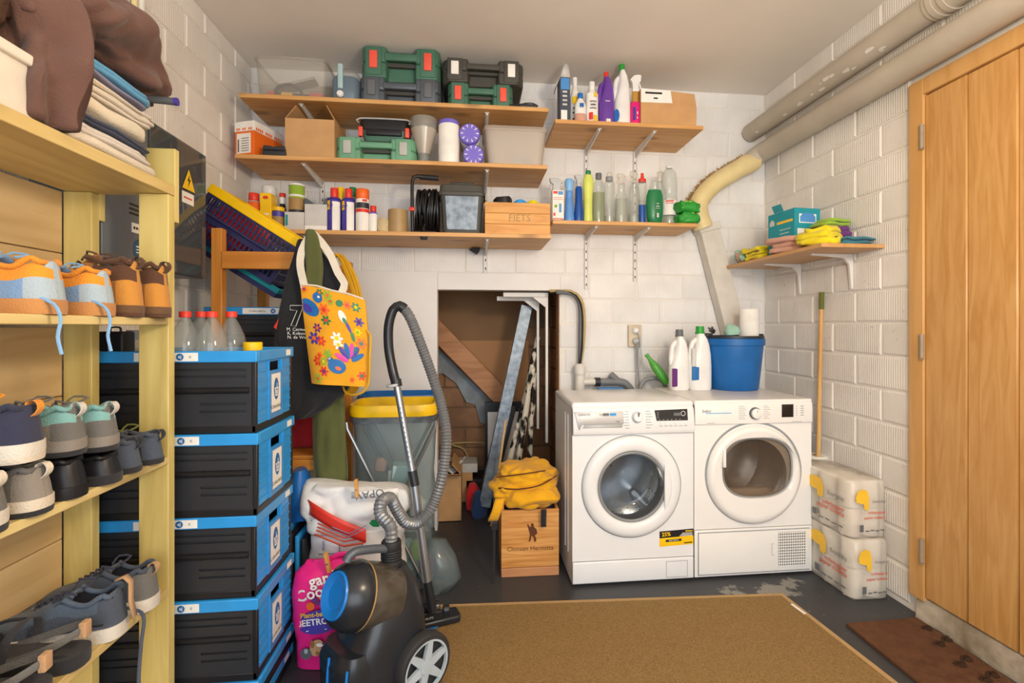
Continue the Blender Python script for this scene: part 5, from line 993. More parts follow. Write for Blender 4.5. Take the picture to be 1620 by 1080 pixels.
# plumbing left of the socket
t = thing('drain_trap', 'white and grey drain trap with standpipe behind the washing machine', 'plumbing', tuple(at(917, 600, 2.88)))
o0 = Vector(t.location); q = lambda px, py, Y=2.88: at(px, py, Y) - o0
MB().tube([q(917, 625), q(917, 594)], .031, 20).tube([q(917, 594), q(917, 590)], [.031, .036], 20).tube([q(917, 590), q(917, 580)], .036, 20).tube([q(917, 581), q(917, 575)], [.036, .022], 20).build('cup', 'pvc_white', t)
MB().tube([q(918, 604), q(944, 604)], .019, 14).build('nut', 'pvc_white', t); MB().tube([q(941, 604), q(949, 604)], .027, 14).build('collar', 'dark_pl', t)
MB().tube(spline([q(946, 604), q(980, 604), q(992, 609), q(1003, 625)], .015), .023, 14).tube([q(978, 603), q(966, 592)], .021, 14).build('grey_pipe', 'pvc_grey', t)
MB().tube([q(946, 615), q(985, 615)], .010, 10).build('blue_pipe', 'blue_panel', t)
MB().tube(spline([q(1010, 625, 2.84), q(1018, 603, 2.84), q(1035, 598, 2.84), q(1048, 603, 2.84), q(1056, 622, 2.84)], .015), .013, 12).build('drain_hose', 'grey_pl', t)
t = thing('standpipe', 'grey pipe bundled with tan cables rising from the drain to the cupboard', 'pipe', tuple(at(921, 580, 2.90))); o0 = Vector(t.location)
q = lambda px, py, Y=2.90: at(px, py, Y) - o0
MB().tube(spline([q(917, 577), q(918, 530), q(918, 490), q(914, 474), q(903, 464), q(880, 462)], .03), .012, 10).build('pipe', 'mid_grey', t)
for i, (dx, mt) in enumerate(((5, 'cable_tan'), (8, 'cable_tan'), (2, 'cable_black'))):
    MB().tube(spline([q(917 + dx * .3, 577, 2.885 - .006 * i), q(921 + dx * .4, 540, 2.88), q(921 + dx * .5, 500, 2.88), q(916 + dx * .5, 476 - dx * .4, 2.88), q(903, 463 - dx * .4, 2.89), q(870, 459 + i * 2, 2.925)], .03), .006, 8).build('cable', mt, t)
# ================================================================ toilet paper packs
def tp_pack(lb, x0, x1, y0, y1, z, h, seed):
    t = thing('toilet_paper_pack', lb, 'toilet paper', ((x0 + x1) / 2, y0, z), 0, 'wrapped toilet paper packs'); W = x1 - x0; Dp = y1 - y0; nx, ny, nz_ = 2, 3, 2
    rx = W / nx / 2; ry = Dp / ny / 2; hh = h / nz_
    for k in range(nz_):
        for i in range(nx):
            for j in range(ny):
                cx = -W / 2 + rx * (2 * i + 1); cy = ry * (2 * j + 1)
                if k < nz_ - 1 and i > 0 and j > 0: continue
                m = MB(TR(cx, cy, k * hh)); r_ = min(rx, ry) * .985; m.lathe([(r_ * .34, .002), (r_ * .95, .002), (r_, .008), (r_, hh - .008), (r_ * .95, hh - .002), (r_ * .36, hh - .002), (r_ * .34, hh - .012), (r_ * .34, .002)], 22); m.build('roll', 'paper_roll', t)
    m = MB(); n = 44; m.loft([ring(0, Dp / 2, z_, (W / 2 + .003) * k, (Dp / 2 + .003) * k, 9, 60) for z_, k in ((.001, .93), (.012, 1.0), (h * .3, 1.0), (h * .5, .99), (h * .7, 1.0), (h - .01, 1.0), (h + .002, .95))]).wob(.005, 14, seed)
    for v in m.v: v.z = max(v.z, .001)
    m.build('wrap', 'wrap_film', t, smooth=70)
    # printed panels on near face (-y) and left face (-x)
    for T in (FR((0, -.0085, h / 2), (1, 0, 0), (0, 0, 1)), FR((-W / 2 - .0085, Dp * .42, h / 2), (0, -1, 0), (0, 0, 1))):
        s = W if T.translation.x == 0 else Dp * .8
        m = MB(T); m.prism([(s * -.40, h * .24), (s * -.34, h * .34), (s * -.2, h * .38), (s * -.08, h * .35), (s * -.03, h * .24), (s * -.03, h * .06), (s * -.08, h * .0), (s * -.16, h * .03), (s * -.17, h * .12), (s * -.28, h * .13), (s * -.38, h * .16)], 'z', 0, .0008); m.build('yellow_mark', 'yellow_print', t, smooth=0)
        m = MB(T); m.text('Everyday', s * .10, TR(s * .25, h * .16, .001)); m.box(s * -.28, s * -.18, h * -.36, h * -.24, 0, .001)
        for i in range(4): m.box(s * (-.12 + .14 * i), s * (-.02 + .14 * i), h * (-.36 + .01 * (i % 2)), h * (-.34 + .01 * (i % 2)), 0, .0008)
        m.build('lettering', 'mid_grey', t, smooth=0)
        m = MB(T); m.text('toiletpapier', s * .105, TR(s * .19, h * -.03, .001), .01); m.text('papier toilette', s * .105, TR(s * .13, h * -.12, .001), .01); m.build('red_lettering', 'ink_red', t, smooth=0)
    return t
q0 = atz(1357, 957, 0); q1 = atz(1427, 951, 0); yn = (q0.y + q1.y) / 2 + .02; x0, x1 = q0.x, 1.835
h1 = at(1390, 852, yn).z; h2 = at(1390, 805, yn).z
hz = .262
tp_pack('lower wrapped toilet paper pack on the floor in the right corner', x0, x1 - .012, yn, yn + .36, 0, hz, 1)
tp_pack('upper wrapped toilet paper pack stacked in the right corner', x0 - .006, x1 - .014, yn + .01, yn + .37, hz + .006, hz - .01, 2)
pr = at(1296, 777, yn + .38); 
for k in range(5):
    t = thing('toilet_roll', '%s of the loose toilet rolls stacked behind the wrapped packs' % ('lowest', 'second from the bottom', 'middle one', 'second from the top', 'topmost')[k], 'toilet paper', (pr.x + .03, yn + .445, k * .105), 0, 'loose toilet rolls')
    MB().lathe([(.02, .001), (.052, .001), (.055, .006), (.055, .098), (.052, .104), (.021, .104), (.02, .1), (.02, .001)], 24).build('sheets', 'paper_roll', t); MB().lathe([(.0198, .003), (.0198, .103), (.0178, .103), (.0178, .003), (.0198, .003)], 16).build('core', 'card', t)
# ================================================================ carpet and mat
c0 = atz(700, 958, 0); c1 = atz(1238, 940, 0); c2 = atz(1418, 1080, 0); c3 = atz(500, 1100, 0)
t = thing('carpet', 'large tan sisal carpet on the dark floor', 'carpet', (c0.x, c0.y, 0))
e = (c2 - c1).normalized(); c2 = c1 + e * 2.2; c0b = c1 + (c0 - c1).normalized() * 1.88; c3 = c0b + e * 2.2
ctr = Vector((c0.x, c0.y, 0)); q = [p - ctr for p in (c0b, c1, c2, c3)]
def slab(pts, z0, z1): m = MB(); n = len(pts); m.add([(p.x, p.y, z0) for p in pts] + [(p.x, p.y, z1) for p in pts], [tuple(range(n - 1, -1, -1)), tuple(range(n, 2 * n))] + [(i, (i + 1) % n, n + (i + 1) % n, n + i) for i in range(n)]); return m
mid = sum(q, Vector()) / 4
def lerpq(u, v): return (q[0] * (1 - u) + q[1] * u) * (1 - v) + (q[3] * (1 - u) + q[2] * u) * v
slab([lerpq(.012, .01), lerpq(.988, .01), lerpq(.988, .99), lerpq(.012, .99)], 0, .008).build('pile', 'sisal', t, smooth=0)
m = MB()
for (u0, u1, v0, v1) in ((0, 1, 0, .0098), (0, .0118, .0098, .9902), (.9882, 1, .0098, .9902), (0, 1, .9902, 1)):
    a_, b_, c_, d_ = lerpq(u0, v0), lerpq(u1, v0), lerpq(u1, v1), lerpq(u0, v1); k = slab([a_, b_, c_, d_], 0, .006); m.add(k.v, k.f)
m.build('border', 'sisal_edge', t, smooth=0)
a_ = atz(1252, 955, .0085); b_ = atz(1274, 971, .0085); o = MB(TR(0, 0, 0, 0, 0, math.atan2(b_.y - a_.y, b_.x - a_.x))).box(0, (b_ - a_).length, -.006, .006, 0, .001).build('tape_strip', 'paper_white', loc=(a_.x, a_.y, .0085)); tag(o, 'thin white tape strip on the far corner of the sisal carpet', 'tape')
m0 = atz(1338, 990, 0); m1 = atz(1476, 981, 0)
t = thing('doormat', 'brown coir doormat with dark paw prints below the door', 'doormat', (m0.x, m0.y, 0), R(-1)); L_ = .62; W = min(m1.x, XR - .04) - m0.x
slab([Vector((0, 0, 0)), Vector((W, .01, 0)), Vector((W, -L_, 0)), Vector((0, -L_, 0))], 0, .014).wob(.002, 12).build('mat', 'coir', t, bevel=.003)
for (px, py, rt) in ((1484, 993, .3), (1505, 1018, .2), (1516, 1010, .5), (1539, 1050, .2), (1548, 1041, .4), (1580, 1074, .3), (1590, 1066, .3)):
    g_ = atz(px - 16, py, .016); lx, ly = g_.x - m0.x, g_.y - m0.y
    m = MB(TR(lx, ly, .0163, 0, 0, rt)); m.disc((0, 0, 0), .016, I4, 14, .012)
    for k in range(4): m.disc((-.02 + .0135 * k, .017 - .004 * abs(k - 1.5), 0), .0055, I4, 10, .008)
    m.build('paw_print', 'coir_dark', t, smooth=0)
# ================================================================ folding crates
def banded(m, x0, x1, z0, z1, slots, put):
    zs = sorted(set([z0, z1] + [s[2] for s in slots] + [s[3] for s in slots]))
    for a, b in zip(zs[:-1], zs[1:]):
        mid = (a + b) / 2; cut = sorted([(s[0], s[1]) for s in slots if s[2] < mid < s[3]]); x = x0
        for (p, q) in cut:
            if p > x: put(m, x, p, a, b)
            x = max(x, q)
        if x < x1: put(m, x, x1, a, b)
CW, CD, CH = .49, .30, .246
def make_crate():
    t = thing('folding_crate', 'x', 'crate'); w = CW / 2
    slots = []
    for z in (.186, .166): slots.append((-w + .03, w - .03, z, z + .007))
    for z in (.062, .084): slots += [(-w + .03, -w + .16, z, z + .007), (w - .16, w - .03, z, z + .007)]
    for y0, s in ((0, 1), (CD, -1)):
        m = MB(); banded(m, -w + .012, w - .012, .004, .212, slots, lambda m, a, b, c, d: m.box(a, b, min(y0 + s * .004, y0 + s * .010), max(y0 + s * .004, y0 + s * .010), c, d)); m.box(-w + .012, w - .012, min(y0 + s * .0101, y0 + s * .014), max(y0 + s * .0101, y0 + s * .014), .004, .212)
        p = m.build('long_panel', 'dark_pl', t, smooth=0)
        m = MB(); yy = y0 + s * .004; m.tube([(-w + .02, yy, .128), (w - .02, yy, .128)], .0095, 10)
        for x in (-.19, -.05, .09, .2): m.tube([(x, yy, .128), (x + .004, yy, .128)], .0105, 10)
        m.build('hinge_bar', 'black_pl', t)
    for x0 in (-w, w - .014):
        for y0 in (0.002, CD - .016): MB().box(x0, x0 + .014, y0, y0 + .014, .0, .214).build('corner_post', 'black_pl', t, bevel=.003)
    MB().box(-w + .004, w - .004, .004, CD - .004, 0, .008).box(-w + .001, w - .001, .002, CD - .002, .0, .022).build('base', 'black_pl', t, bevel=.002)
    for s in (-1, 1):
        X = s * w
        hole = [(CD / 2 - .045, CD / 2 + .045, .176, .206)]
        m = MB(); banded(m, .018, CD - .018, .022, .212, hole, lambda m, a, b, c, d: m.box(min(X - s * .003, X - s * .010), max(X - s * .003, X - s * .010), a, b, c, d))
        ep = m.build('end_panel', 'crate_blue', t, smooth=0)
        m = MB()
        for k in range(6):
            for (a, b) in ((.022, .085), (CD - .085, CD - .022)): m.box(min(X - s * .003, X + s * .001), max(X - s * .003, X + s * .001), a, b, .036 + k * .029, .042 + k * .029)
        m.box(min(X - s * .003, X + s * .0015), max(X - s * .003, X + s * .0015), .094, .098, .022, .212).box(min(X - s * .003, X + s * .0015), max(X - s * .003, X + s * .0015), CD - .098, CD - .094, .022, .212); m.build('crate_ribs', 'crate_blue', t, smooth=0)
        m = MB(); m.box(min(X - s * .003, X + s * .0006), max(X - s * .003, X + s * .0006), .0985, CD - .0985, .022, .172); m.build('centre_plate', 'blue_panel', t, smooth=0)
    # rim
    m = MB(); rz0, rz1 = .212, CH
    m.box(-w - .004, w + .004, -.004, .010, rz0, rz1).box(-w - .004, w + .004, CD - .010, CD + .004, rz0, rz1).box(-w - .004, -w + .010, .0101, CD - .0101, rz0, rz1).box(w - .010, w + .004, .0101, CD - .0101, rz0, rz1); m.build('rim', 'crate_blue', t, bevel=.003)
    # labels on the right end and on the front rim
    T = FR((w + .0012, CD / 2, .103), (0, 1, 0), (0, 0, 1))
    MB(T).prism([(-.036, -.062), (.036, -.062), (.036, .062), (-.036, .062)], 'z', 0, .0008).build('end_label', 'paper_white', t, smooth=0)
    m = MB(T); m.disc((0, .012, .0012), .020, I4, 22, .036); m.build('label_disc', 'ink_blue', t, smooth=0)
    m = MB(T); m.prism([(-.012, .012), (-.009, -.012), (.009, -.012), (.012, .012), (.008, .012), (.006, -.007), (-.006, -.007), (-.008, .012)], 'z', .0016, .002); m.box(-.015, .015, .012, .016, .0016, .002).box(.002, .005, .016, .030, .0016, .002).box(-.003, .003, -.004, .008, .0016, .002); m.build('cart_icon', 'paper_white', t, smooth=0)
    m = MB(T); m.text('Collect&Go', .0165, TR(0, -.045, .0014)); m.build('lettering', 'ink', t, smooth=0)
    T = FR((.0, -.0046, (rz0 + rz1) / 2), (1, 0, 0), (0, 0, 1))
    MB(T).prism([(-.09, -.0125), (.085, -.0125), (.085, .0125), (-.09, .0125)], 'z', 0, .0006).build('rim_label', 'paper_white', t, smooth=0)
    m = MB(T); m.disc((.035, 0, .0009), .0105, I4, 20); m.build('rim_disc', 'ink_blue', t, smooth=0); m = MB(T); m.text('ej', .014, TR(.035, .001, .0012), .02); m.build('rim_mark', 'paper_white', t, smooth=0); m = MB(T); m.text('Collect&Go', .014, TR(-.03, 0, .001)); m.build('rim_lettering', 'ink', t, smooth=0); m = MB(T); m.box(.06, .066, -.004, .004, .0007, .001); m.build('rim_icon', 'light_grey', t, smooth=0)
    T = FR((w + .0046, CD - .05, (rz0 + rz1) / 2), (0, 1, 0), (0, 0, 1)); MB(T).box(-.02, .02, -.010, .010, 0, .0006).build('rim_tag', 'paper_white', t, smooth=0)
    return t
CX0 = -.638 - CW / 2 - .004
crate = make_crate(); GC = 'blue and black folding crates'
labs = ['bottom opened black and blue crate of the stack, on the folded crates', 'second opened crate from the bottom of the blue and black stack', 'third opened crate from the bottom of the blue and black stack', 'top crate of the blue and black stack, carrying the empty bottles']
zc = .143
for i in range(4):
    o = crate if i == 0 else copy_tree(crate)
    o.location = (CX0 + (.004, -.003, .005, 0)[i], 1.553 + (.0, .004, -.002, .002)[i], zc + i * (CH + .0005)); tag(o, labs[i], 'crate', GC)
o = copy_tree(crate); p = at(345, 487, 2.36); o.location = (p.x + CW / 2 + .004, 2.24, p.z - CH); tag(o, 'blue rimmed black crate on the pine stand behind the bottles', 'crate', GC); ZCR = p.z - CH
# folded crates under the stack
def folded(lb, z, dx):
    t = thing('folded_crate', lb, 'crate', (CX0 + dx, 1.553, z), 0, 'flat folded crates'); w = CW / 2
    MB().box(-w, w, .0, CD, .0, .022).build('base', 'black_pl', t, bevel=.003)
    MB().box(-w + .006, w - .006, .004, CD - .004, .022, .040).build('folded_panels', 'crate_blue', t, bevel=.002)
    MB().box(-w - .004, w + .004, -.004, .012, .038, .070).box(-w - .004, w + .004, CD - .012, CD + .004, .038, .070).box(-w - .004, -w + .012, .0121, CD - .0121, .038, .070).box(w - .012, w + .004, .0121, CD - .0121, .038, .070).build('rim', 'crate_blue', t, bevel=.003)
    MB().box(w + .004, w + .0046, CD - .08, CD - .04, .046, .062).build('rim_tag', 'paper_white', t, smooth=0)
folded('lower flat folded blue crate under the stack', 0, .0); folded('upper flat folded blue crate under the stack', .0712, .006)
# on the top crate
ZTOP = zc + 4 * (CH + .0005)
ZIN = zc + 3 * (CH + .0005) + .012
BP = [(.78, 0), (.92, .03), (.95, .1), (.88, .16), (.95, .22), (.93, .5), (1.0, .58), (1.0, .66), (.85, .77), (.5, .87), (.28, .92), (.28, .95)]
for i, (px, Y, r_) in enumerate(((293, 1.61, .045), (318, 1.72, .045), (335, 1.61, .045), (366, 1.685, .045))):
    p = at(px, 495, Y); h_ = p.z + .012 - ZIN; t = thing('soda_bottle', ['empty clear bottle with red cap, nearest the rack post', 'empty clear bottle with red cap behind the front two', 'empty clear bottle with red cap in the middle of the crate', 'empty clear bottle with red cap at the right of the crate'][i], 'bottle', (p.x, Y, ZIN), 0, 'empty bottles in the top crate')
    m = MB(); m.lathe([(r * r_, z * h_) for r, z in BP], 24); m.build('body', 'clear_bottle', t, smooth=60); m = MB(TR(0, 0, h_ * .93)); m.lathe([(.0165, 0), (.0165, .016), (.015, .018), (0, .018)], 20); m.build('cap', 'red_pl', t)
t = thing('yellow_capped_jar', 'jar with yellow lid in the right corner of the top crate', 'jar', (at(400, 545, 1.66).x, 1.66, ZIN)); hj = at(400, 541, 1.66).z - ZIN; MB().lathe([(.030, 0), (.032, .01), (.032, hj - .03), (.026, hj - .022)], 24).build('glass', 'clear_bottle', t); MB(TR(0, 0, hj - .026)).lathe([(.028, 0), (.028, .024), (.026, .026), (0, .026)], 24).build('lid', 'yellow_pl', t)
p = at(183, 560, 1.66); t = thing('black_case', 'small black case with handle standing in the top crate behind the rack', 'case', (max(p.x, -1.10), 1.66, ZIN)); hc = at(183, 524, 1.66).z - ZIN; MB().rbox(-.04, .04, -.03, .03, 0, hc, .008).build('shell', 'black_pl', t); m = MB(); m.box(-.001, .001, -.0312, -.03, .01, hc - .01).build('seam', 'light_grey', t); m = MB(); m.tube(spline([(-.015, 0, hc), (-.012, 0, hc + .012), (.012, 0, hc + .012), (.015, 0, hc)], .01), .003, 6); m.build('handle', 'dark_pl', t)
p = at(214, 560, 1.70); t = thing('clear_tub', 'grey translucent tub behind the rack post in the top crate', 'tub', (p.x + .01, 1.72, ZIN)); ht = at(214, 522, 1.72).z - ZIN; MB().loft([ring(0, 0, ht * f, .036 * k, .036 * k, 4, 24) for f, k in ((0, .85), (.9, 1.0))]).build('body', 'cloudy_pl', t); MB().loft([ring(0, 0, ht * f, .036 * k, .036 * k, 4, 24) for f, k in ((.9, 1.04), (1.0, 1.0))]).build('lid', 'grey_pl', t)
# ================================================================ pine stand with tilted baskets
sx0, sx1, sy0, sy1 = -1.063, -.650, 2.15, 2.63; pw = .042
t = thing('pine_stand', 'orange pine wood stand with tall posts in the left corner', 'stand', ((sx0 + sx1) / 2, (sy0 + sy1) / 2, 0)); ox, oy = t.location.x, t.location.y
for x, y, h_ in ((sx0, sy0, 1.607), (sx1, sy0, 1.50), (sx0, sy1 - pw, 1.50), (sx1, sy1 - pw, 1.53)): MB().box(x - ox, x + pw - ox, y - oy, y + pw - oy, 0, h_).build('post', 'rail_pine_z', t, bevel=.003)
for z0, z1 in ((1.440, 1.512), (ZCR - .075, ZCR - .020), (.60, .645)):
    for y in (sy0 + .008, sy1 - pw + .008): MB().box(sx0 + pw - ox, sx1 - ox, y - oy - (.012 if y < 2.3 else 0), y + .022 - oy, z0, z1).build('rail', 'rail_pine', t, bevel=.003)
MB().box(sx0 - ox + .002, sx1 + pw - ox, sy0 - oy + .0, sy1 - oy, ZCR - .0195, ZCR - .0015).build('shelf', 'rail_pine', t, bevel=.002); MB().box(sx0 - ox + pw, sx1 - ox, sy0 - oy, sy1 - oy, .646, .662).build('shelf', 'rail_pine', t, bevel=.002)
o = MB().rbox(-.16, .16, -.13, .13, 0, .20, .02).build('red_sack', 'rag_redp', loc=(-.83, 2.40, .6625)); o.data.materials[0] = M['rag_redp']; tag(o, 'dark red folded sack on the lower shelf of the pine stand', 'sack')
def basket(lb, T, W, D, H, rim, mesh, mt_in=None):
    t = thing('folding_basket', lb, 'basket', T.translation, 0, 'tilted folding baskets'); t.matrix_world = T; w = W / 2
    MB().box(-w - .006, w + .006, -.006, .010, H - .040, H).box(-w - .006, w + .006, D - .010, D + .006, H - .040, H).box(-w - .006, -w + .010, .0101, D - .0101, H - .040, H).box(w - .010, w + .006, .0101, D - .0101, H - .040, H).build('rim', rim, t, bevel=.003)
    for y0 in (0.0, D - .006):
        m = MB(); sl = []; nx = 20; 
        for k, (za, zb) in enumerate(((.025, .055), (.062, .088), (H - .118, H - .086), (H - .080, H - .050))):
            for i in range(nx):
                a = -w + .015 + (W - .03) * i / nx; sl.append((a + .004, a + (W - .03) / nx - .004, za, zb))
        banded(m, -w, w, 0, H - .04, sl, lambda m, a, b, c, d: m.box(a, b, y0, y0 + .006, c, d)); m.build('mesh_side', mesh, t, smooth=0)
    for x0 in (-w, w - .006):
        m = MB(); sl = []; nx = 12
        for k, (za, zb) in enumerate(((.025, .055), (.062, .088), (H - .118, H - .086), (H - .080, H - .050))):
            for i in range(nx): a = .015 + (D - .03) * i / nx; sl.append((a + .004, a + (D - .03) / nx - .004, za, zb))
        banded(m, .006, D - .006, 0, H - .04, sl, lambda m, a, b, c, d: m.box(x0, x0 + .006, a, b, c, d)); m.build('mesh_end', mesh, t, smooth=0)
    m = MB(); m.tube([(-w, -.002, H * .5), (w, -.002, H * .5)], .007, 8); m.build('hinge_rod', mesh, t); MB().box(-w + .006, w - .006, .006, D - .006, 0, .006).build('base', mesh, t, smooth=0)
    return t
tl = R(32.6); a = at(334, 300, 2.225); b = at(479, 390, 2.225); c = (a + b) / 2; Lb = (b - a).length
def bT(c, H): return Matrix.Translation(c) @ Euler((0, tl, 0)).to_matrix().to_4x4() @ Matrix.Translation((0, 0, -H))
T1 = bT(Vector((c.x, 2.225, c.z + .028)), .235)
basket('navy mesh folding basket with yellow rim tilted on the pine stand', T1, Lb - .02, .30, .235, 'yellow_pl', 'navy_pl')
m = MB(T1); m.loft([ring(-.085, .15, z, a_, b_, 3.5, 24) for z, a_, b_ in ((.01, .10, .12), (.05, .115, .13), (.13, .115, .13), (.18, .09, .11))]).wob(.010, 14, 2); o = m.build('red_cloth', 'rag_red'); tag(o, 'red cloth seen through the mesh of the yellow rimmed basket', 'cloth')
m = MB(T1); m.loft([ring(.09, .15, z, a_, b_, 3, 24) for z, a_, b_ in ((.01, .06, .12), (.06, .07, .13), (.12, .05, .1))]).wob(.010, 14, 4); o = m.build('dark_cloth', 'rag_navy'); tag(o, 'dark cloth in the lower end of the yellow rimmed basket', 'cloth')
T2 = bT(Vector((c.x + .045 - .53 * .235, 2.24, c.z - .02 - .85 * .235 + .03)), .11)
t = thing('folding_basket', 'teal folded basket wedged under the navy basket', 'basket', T2.translation, 0, 'tilted folding baskets'); t.matrix_world = T2; w = .20
MB().box(-w, w, 0, .010, .08, .106).box(-w, w, .27, .28, .08, .106).box(-w, -w + .01, .01, .27, .08, .106).box(w - .01, w, .01, .27, .08, .106).build('rim', 'teal_pl', t, bevel=.003); MB().box(-w + .004, w - .004, .004, .276, .06, .08).build('folded_panels', 'navy_pl', t)
# ================================================================ hanging clothes
def drape(name, levels, Y, dep, mt, parent=None, folds=5, amp=.012, seed=0, n=56, sub=1, loc=(0, 0, 0), taper=None):
    m = MB(); rings = []; L0 = Vector(loc)
    # resample the levels
    ys = [l[0] for l in levels]; rows = []
    for k in range(len(levels) - 1):
        for j in range(3): f = j / 3; rows.append([levels[k][q] * (1 - f) + levels[k + 1][q] * f for q in range(3)])
    rows.append(list(levels[-1]))
    for (y, a, b) in rows:
        A = at(a, y, Y); B = at(b, y, Y); cx = (A.x + B.x) / 2; hw = (B.x - A.x) / 2; f = (y - ys[0]) / (ys[-1] - ys[0]); d = dep if not taper else dep * (taper[0] + (taper[1] - taper[0]) * f)
        rg = []
        for i in range(n):
            th = 2 * math.pi * i / n; k = 1 + (amp / max(d, .01)) * math.sin(th * folds + seed + f * 2.2) * (.3 + .7 * f)
            rg.append(Vector((cx + hw * sgnp(math.cos(th), .8), Y + d * k * sgnp(math.sin(th), .9), (A.z + B.z) / 2)) - L0)
        rings.append(rg)
    m.loft(rings).wob(amp * .5, 10, seed)
    if dep > .02: m.crease(.016, 7, lambda p: Vector((p.x, Y - L0.y, p.z)), seed, st=(1.6, 1, .5))
    return m.build(name, mt, parent, smooth=80, sub=sub)
HY = 2.10
hk = at(492, 372, HY)
t = thing('olive_jacket', 'olive green jacket hanging lowest behind the black shirt', 'jacket', tuple(hk)); drape('cloth', [(362, 484, 500), (380, 482, 508), (420, 483, 515), (470, 486, 520), (560, 490, 535), (640, 494, 546), (700, 495, 547), (770, 498, 552)], HY + .012, .022, 'olive', t, 4, .008, 1, loc=hk)
drape('hood', [(362, 486, 497), (372, 484, 503), (395, 482, 509), (425, 484, 512), (450, 486, 510), (462, 488, 508)], HY - .072, .014, 'olive', t, 3, .004, 2, loc=hk)
m = MB(); m.tube(spline([at(497, 372, HY - .018) - hk, at(500, 420, HY - .022) - hk, at(502, 465, HY - .02) - hk], .02), .003, 6); m.build('seam', 'olive', t)
t = thing('black_shirt', 'black shirt with outlined number seven hanging from the stand', 'shirt', tuple(hk))
drape('cloth', [(378, 474, 488), (392, 468, 505), (420, 459, 528), (450, 451, 542), (500, 440, 552), (540, 432, 556), (580, 436, 556), (615, 445, 552), (645, 452, 520), (662, 456, 490)], HY - .032, .024, 'shirt_black', t, 7, .010, 3, loc=hk)
yp = HY - .068
m = MB(); sv = [(459, 483), (478, 483), (478, 489), (468, 516), (460, 515), (470, 491), (459, 490)]
m.tube([at(x, y, yp) - hk for x, y in sv], .0011, 5, closed=True)
for i, s in enumerate(('M. Carmen', 'K. Kobose', 'N. de Vrie')): m.text(s, .0175, FR(at(470, 521 + i * 6.2, yp) - hk, (1, 0, -.02), (0, 0, 1)))
m.build('print', 'paper_white', t, smooth=0); m = MB(); m.poly([at(x, y, yp) - hk for x, y in ((441, 504), (437, 521), (433, 517))]); m.build('red_mark', 'red_pl', t, smooth=0)
# tote bag
TY = 2.015
t = thing('tote_bag', 'yellow tote bag printed with birds and flowers hanging in front', 'bag', tuple(at(530, 610, TY))); o0 = Vector(t.location)
c4 = [at(475, 450, TY), at(577, 474, TY), at(580, 611, TY), at(493, 606, TY)]
def S(u, v, o=0.0):
    p = (c4[0] * (1 - u) + c4[1] * u) * (1 - v) + (c4[3] * (1 - u) + c4[2] * u) * v
    p.x += .012 * math.sin(v * 3.1) * (u - .2); return Vector((p.x, TY - .026 * max(0, math.sin(math.pi * min(1, max(0, u)))) ** .6 * (.35 + .65 * max(0, v) ** .7) + .006 * math.sin(u * 9 + v * 3) * v - o, p.z + .006 * math.sin(u * 3.1) * (1 - v))) - o0
def Sb(u, v): p = S(u, v); p.y = 2 * (TY - o0.y) - p.y + .012; return p
m = MB(); m.grid(S, 20, 20); W_ = 21
b0 = len(m.v); m.grid(lambda u, v: Sb(u, v), 20, 20)
bd = [i for i in range(21)] + [21 * j + 20 for j in range(1, 21)] + [20 * 21 + i for i in range(19, -1, -1)] + [21 * j for j in range(19, 0, -1)]
top = set(range(21))
for i in range(len(bd)):
    a_, b_ = bd[i], bd[(i + 1) % len(bd)]
    if a_ in top and b_ in top: continue
    m.f.append([a_, b_, b0 + b_, b0 + a_]); m.m.append(0)
m.build('bag', 'tote', t, smooth=70)
def ell(cu, cv, a, b, rot=0, n=16, o=.0018): return [S(min(.985, max(.015, cu + (a * math.cos(x) * math.cos(rot) - b * math.sin(x) * math.sin(rot)))), cv + (a * math.cos(x) * math.sin(rot) + b * math.sin(x) * math.cos(rot)) * .70, o) for x in [2 * math.pi * q / n for q in range(n)]]
PR = {k: MB() for k in ('ink_blue', 'indigo', 'dark_green', 'rag_green', 'red_pl', 'orange_pl', 'paper_white', 'rag_purple', 'rag_yellow', 'pink_pl')}
def E(mt, *a, **k): PR[mt].poly(ell(*a, **k))
def bird(cu, cv, s, m1, m2, flip=1, o=.0018):
    E(m1, cu, cv, .085 * s, .060 * s, .5 * flip, o=o); E(m1, cu + .075 * s * flip, cv - .06 * s, .04 * s, .04 * s, o=o + .0002)
    E(m2, cu - .02 * s * flip, cv + .01, .045 * s, .03 * s, .5 * flip, o=o + .0008); E('paper_white', cu + .085 * s * flip, cv - .065 * s, .010 * s, .010 * s, o=o + .001)
    E(m1, cu - .10 * s * flip, cv + .07 * s, .06 * s, .02 * s, .8 * flip, o=o)
bird(.12, .22, 1.9, 'ink_blue', 'indigo')
E('dark_green', .60, .12, .05, .06, .9); E('paper_white', .63, .26, .10, .055, 1.2); E('dark_green', .66, .30, .05, .03, 1.1, o=.0026); E('indigo', .71, .36, .10, .025, 1.15); E('dark_green', .77, .46, .08, .028, 1.3)
for i in range(6):   # fan-tailed bird near the bottom
    an = -2.7 + i * .42; E(('pink_pl', 'indigo', 'ink_blue')[i % 3], .68 + .15 * math.cos(an) + .04, .77 + .21 * math.sin(an) * .75, .12, .042, an)
E('ink_blue', .50, .80, .15, .11, .1); E('ink_blue', .40, .74, .05, .05); E('paper_white', .385, .725, .012, .012, o=.003); E('orange_pl', .52, .82, .05, .03, .2, o=.0028); E('red_pl', .345, .74, .02, .008)
def flower(cu, cv, s, m1, m2, n=6):
    s *= 1.3
    for i in range(n): a_ = i * 2 * math.pi / n; E(m1, cu + s * .6 * math.cos(a_), cv + s * .6 * math.sin(a_) * .7, s * .42, s * .24, a_)
    E(m2, cu, cv, s * .35, s * .35, o=.0026)
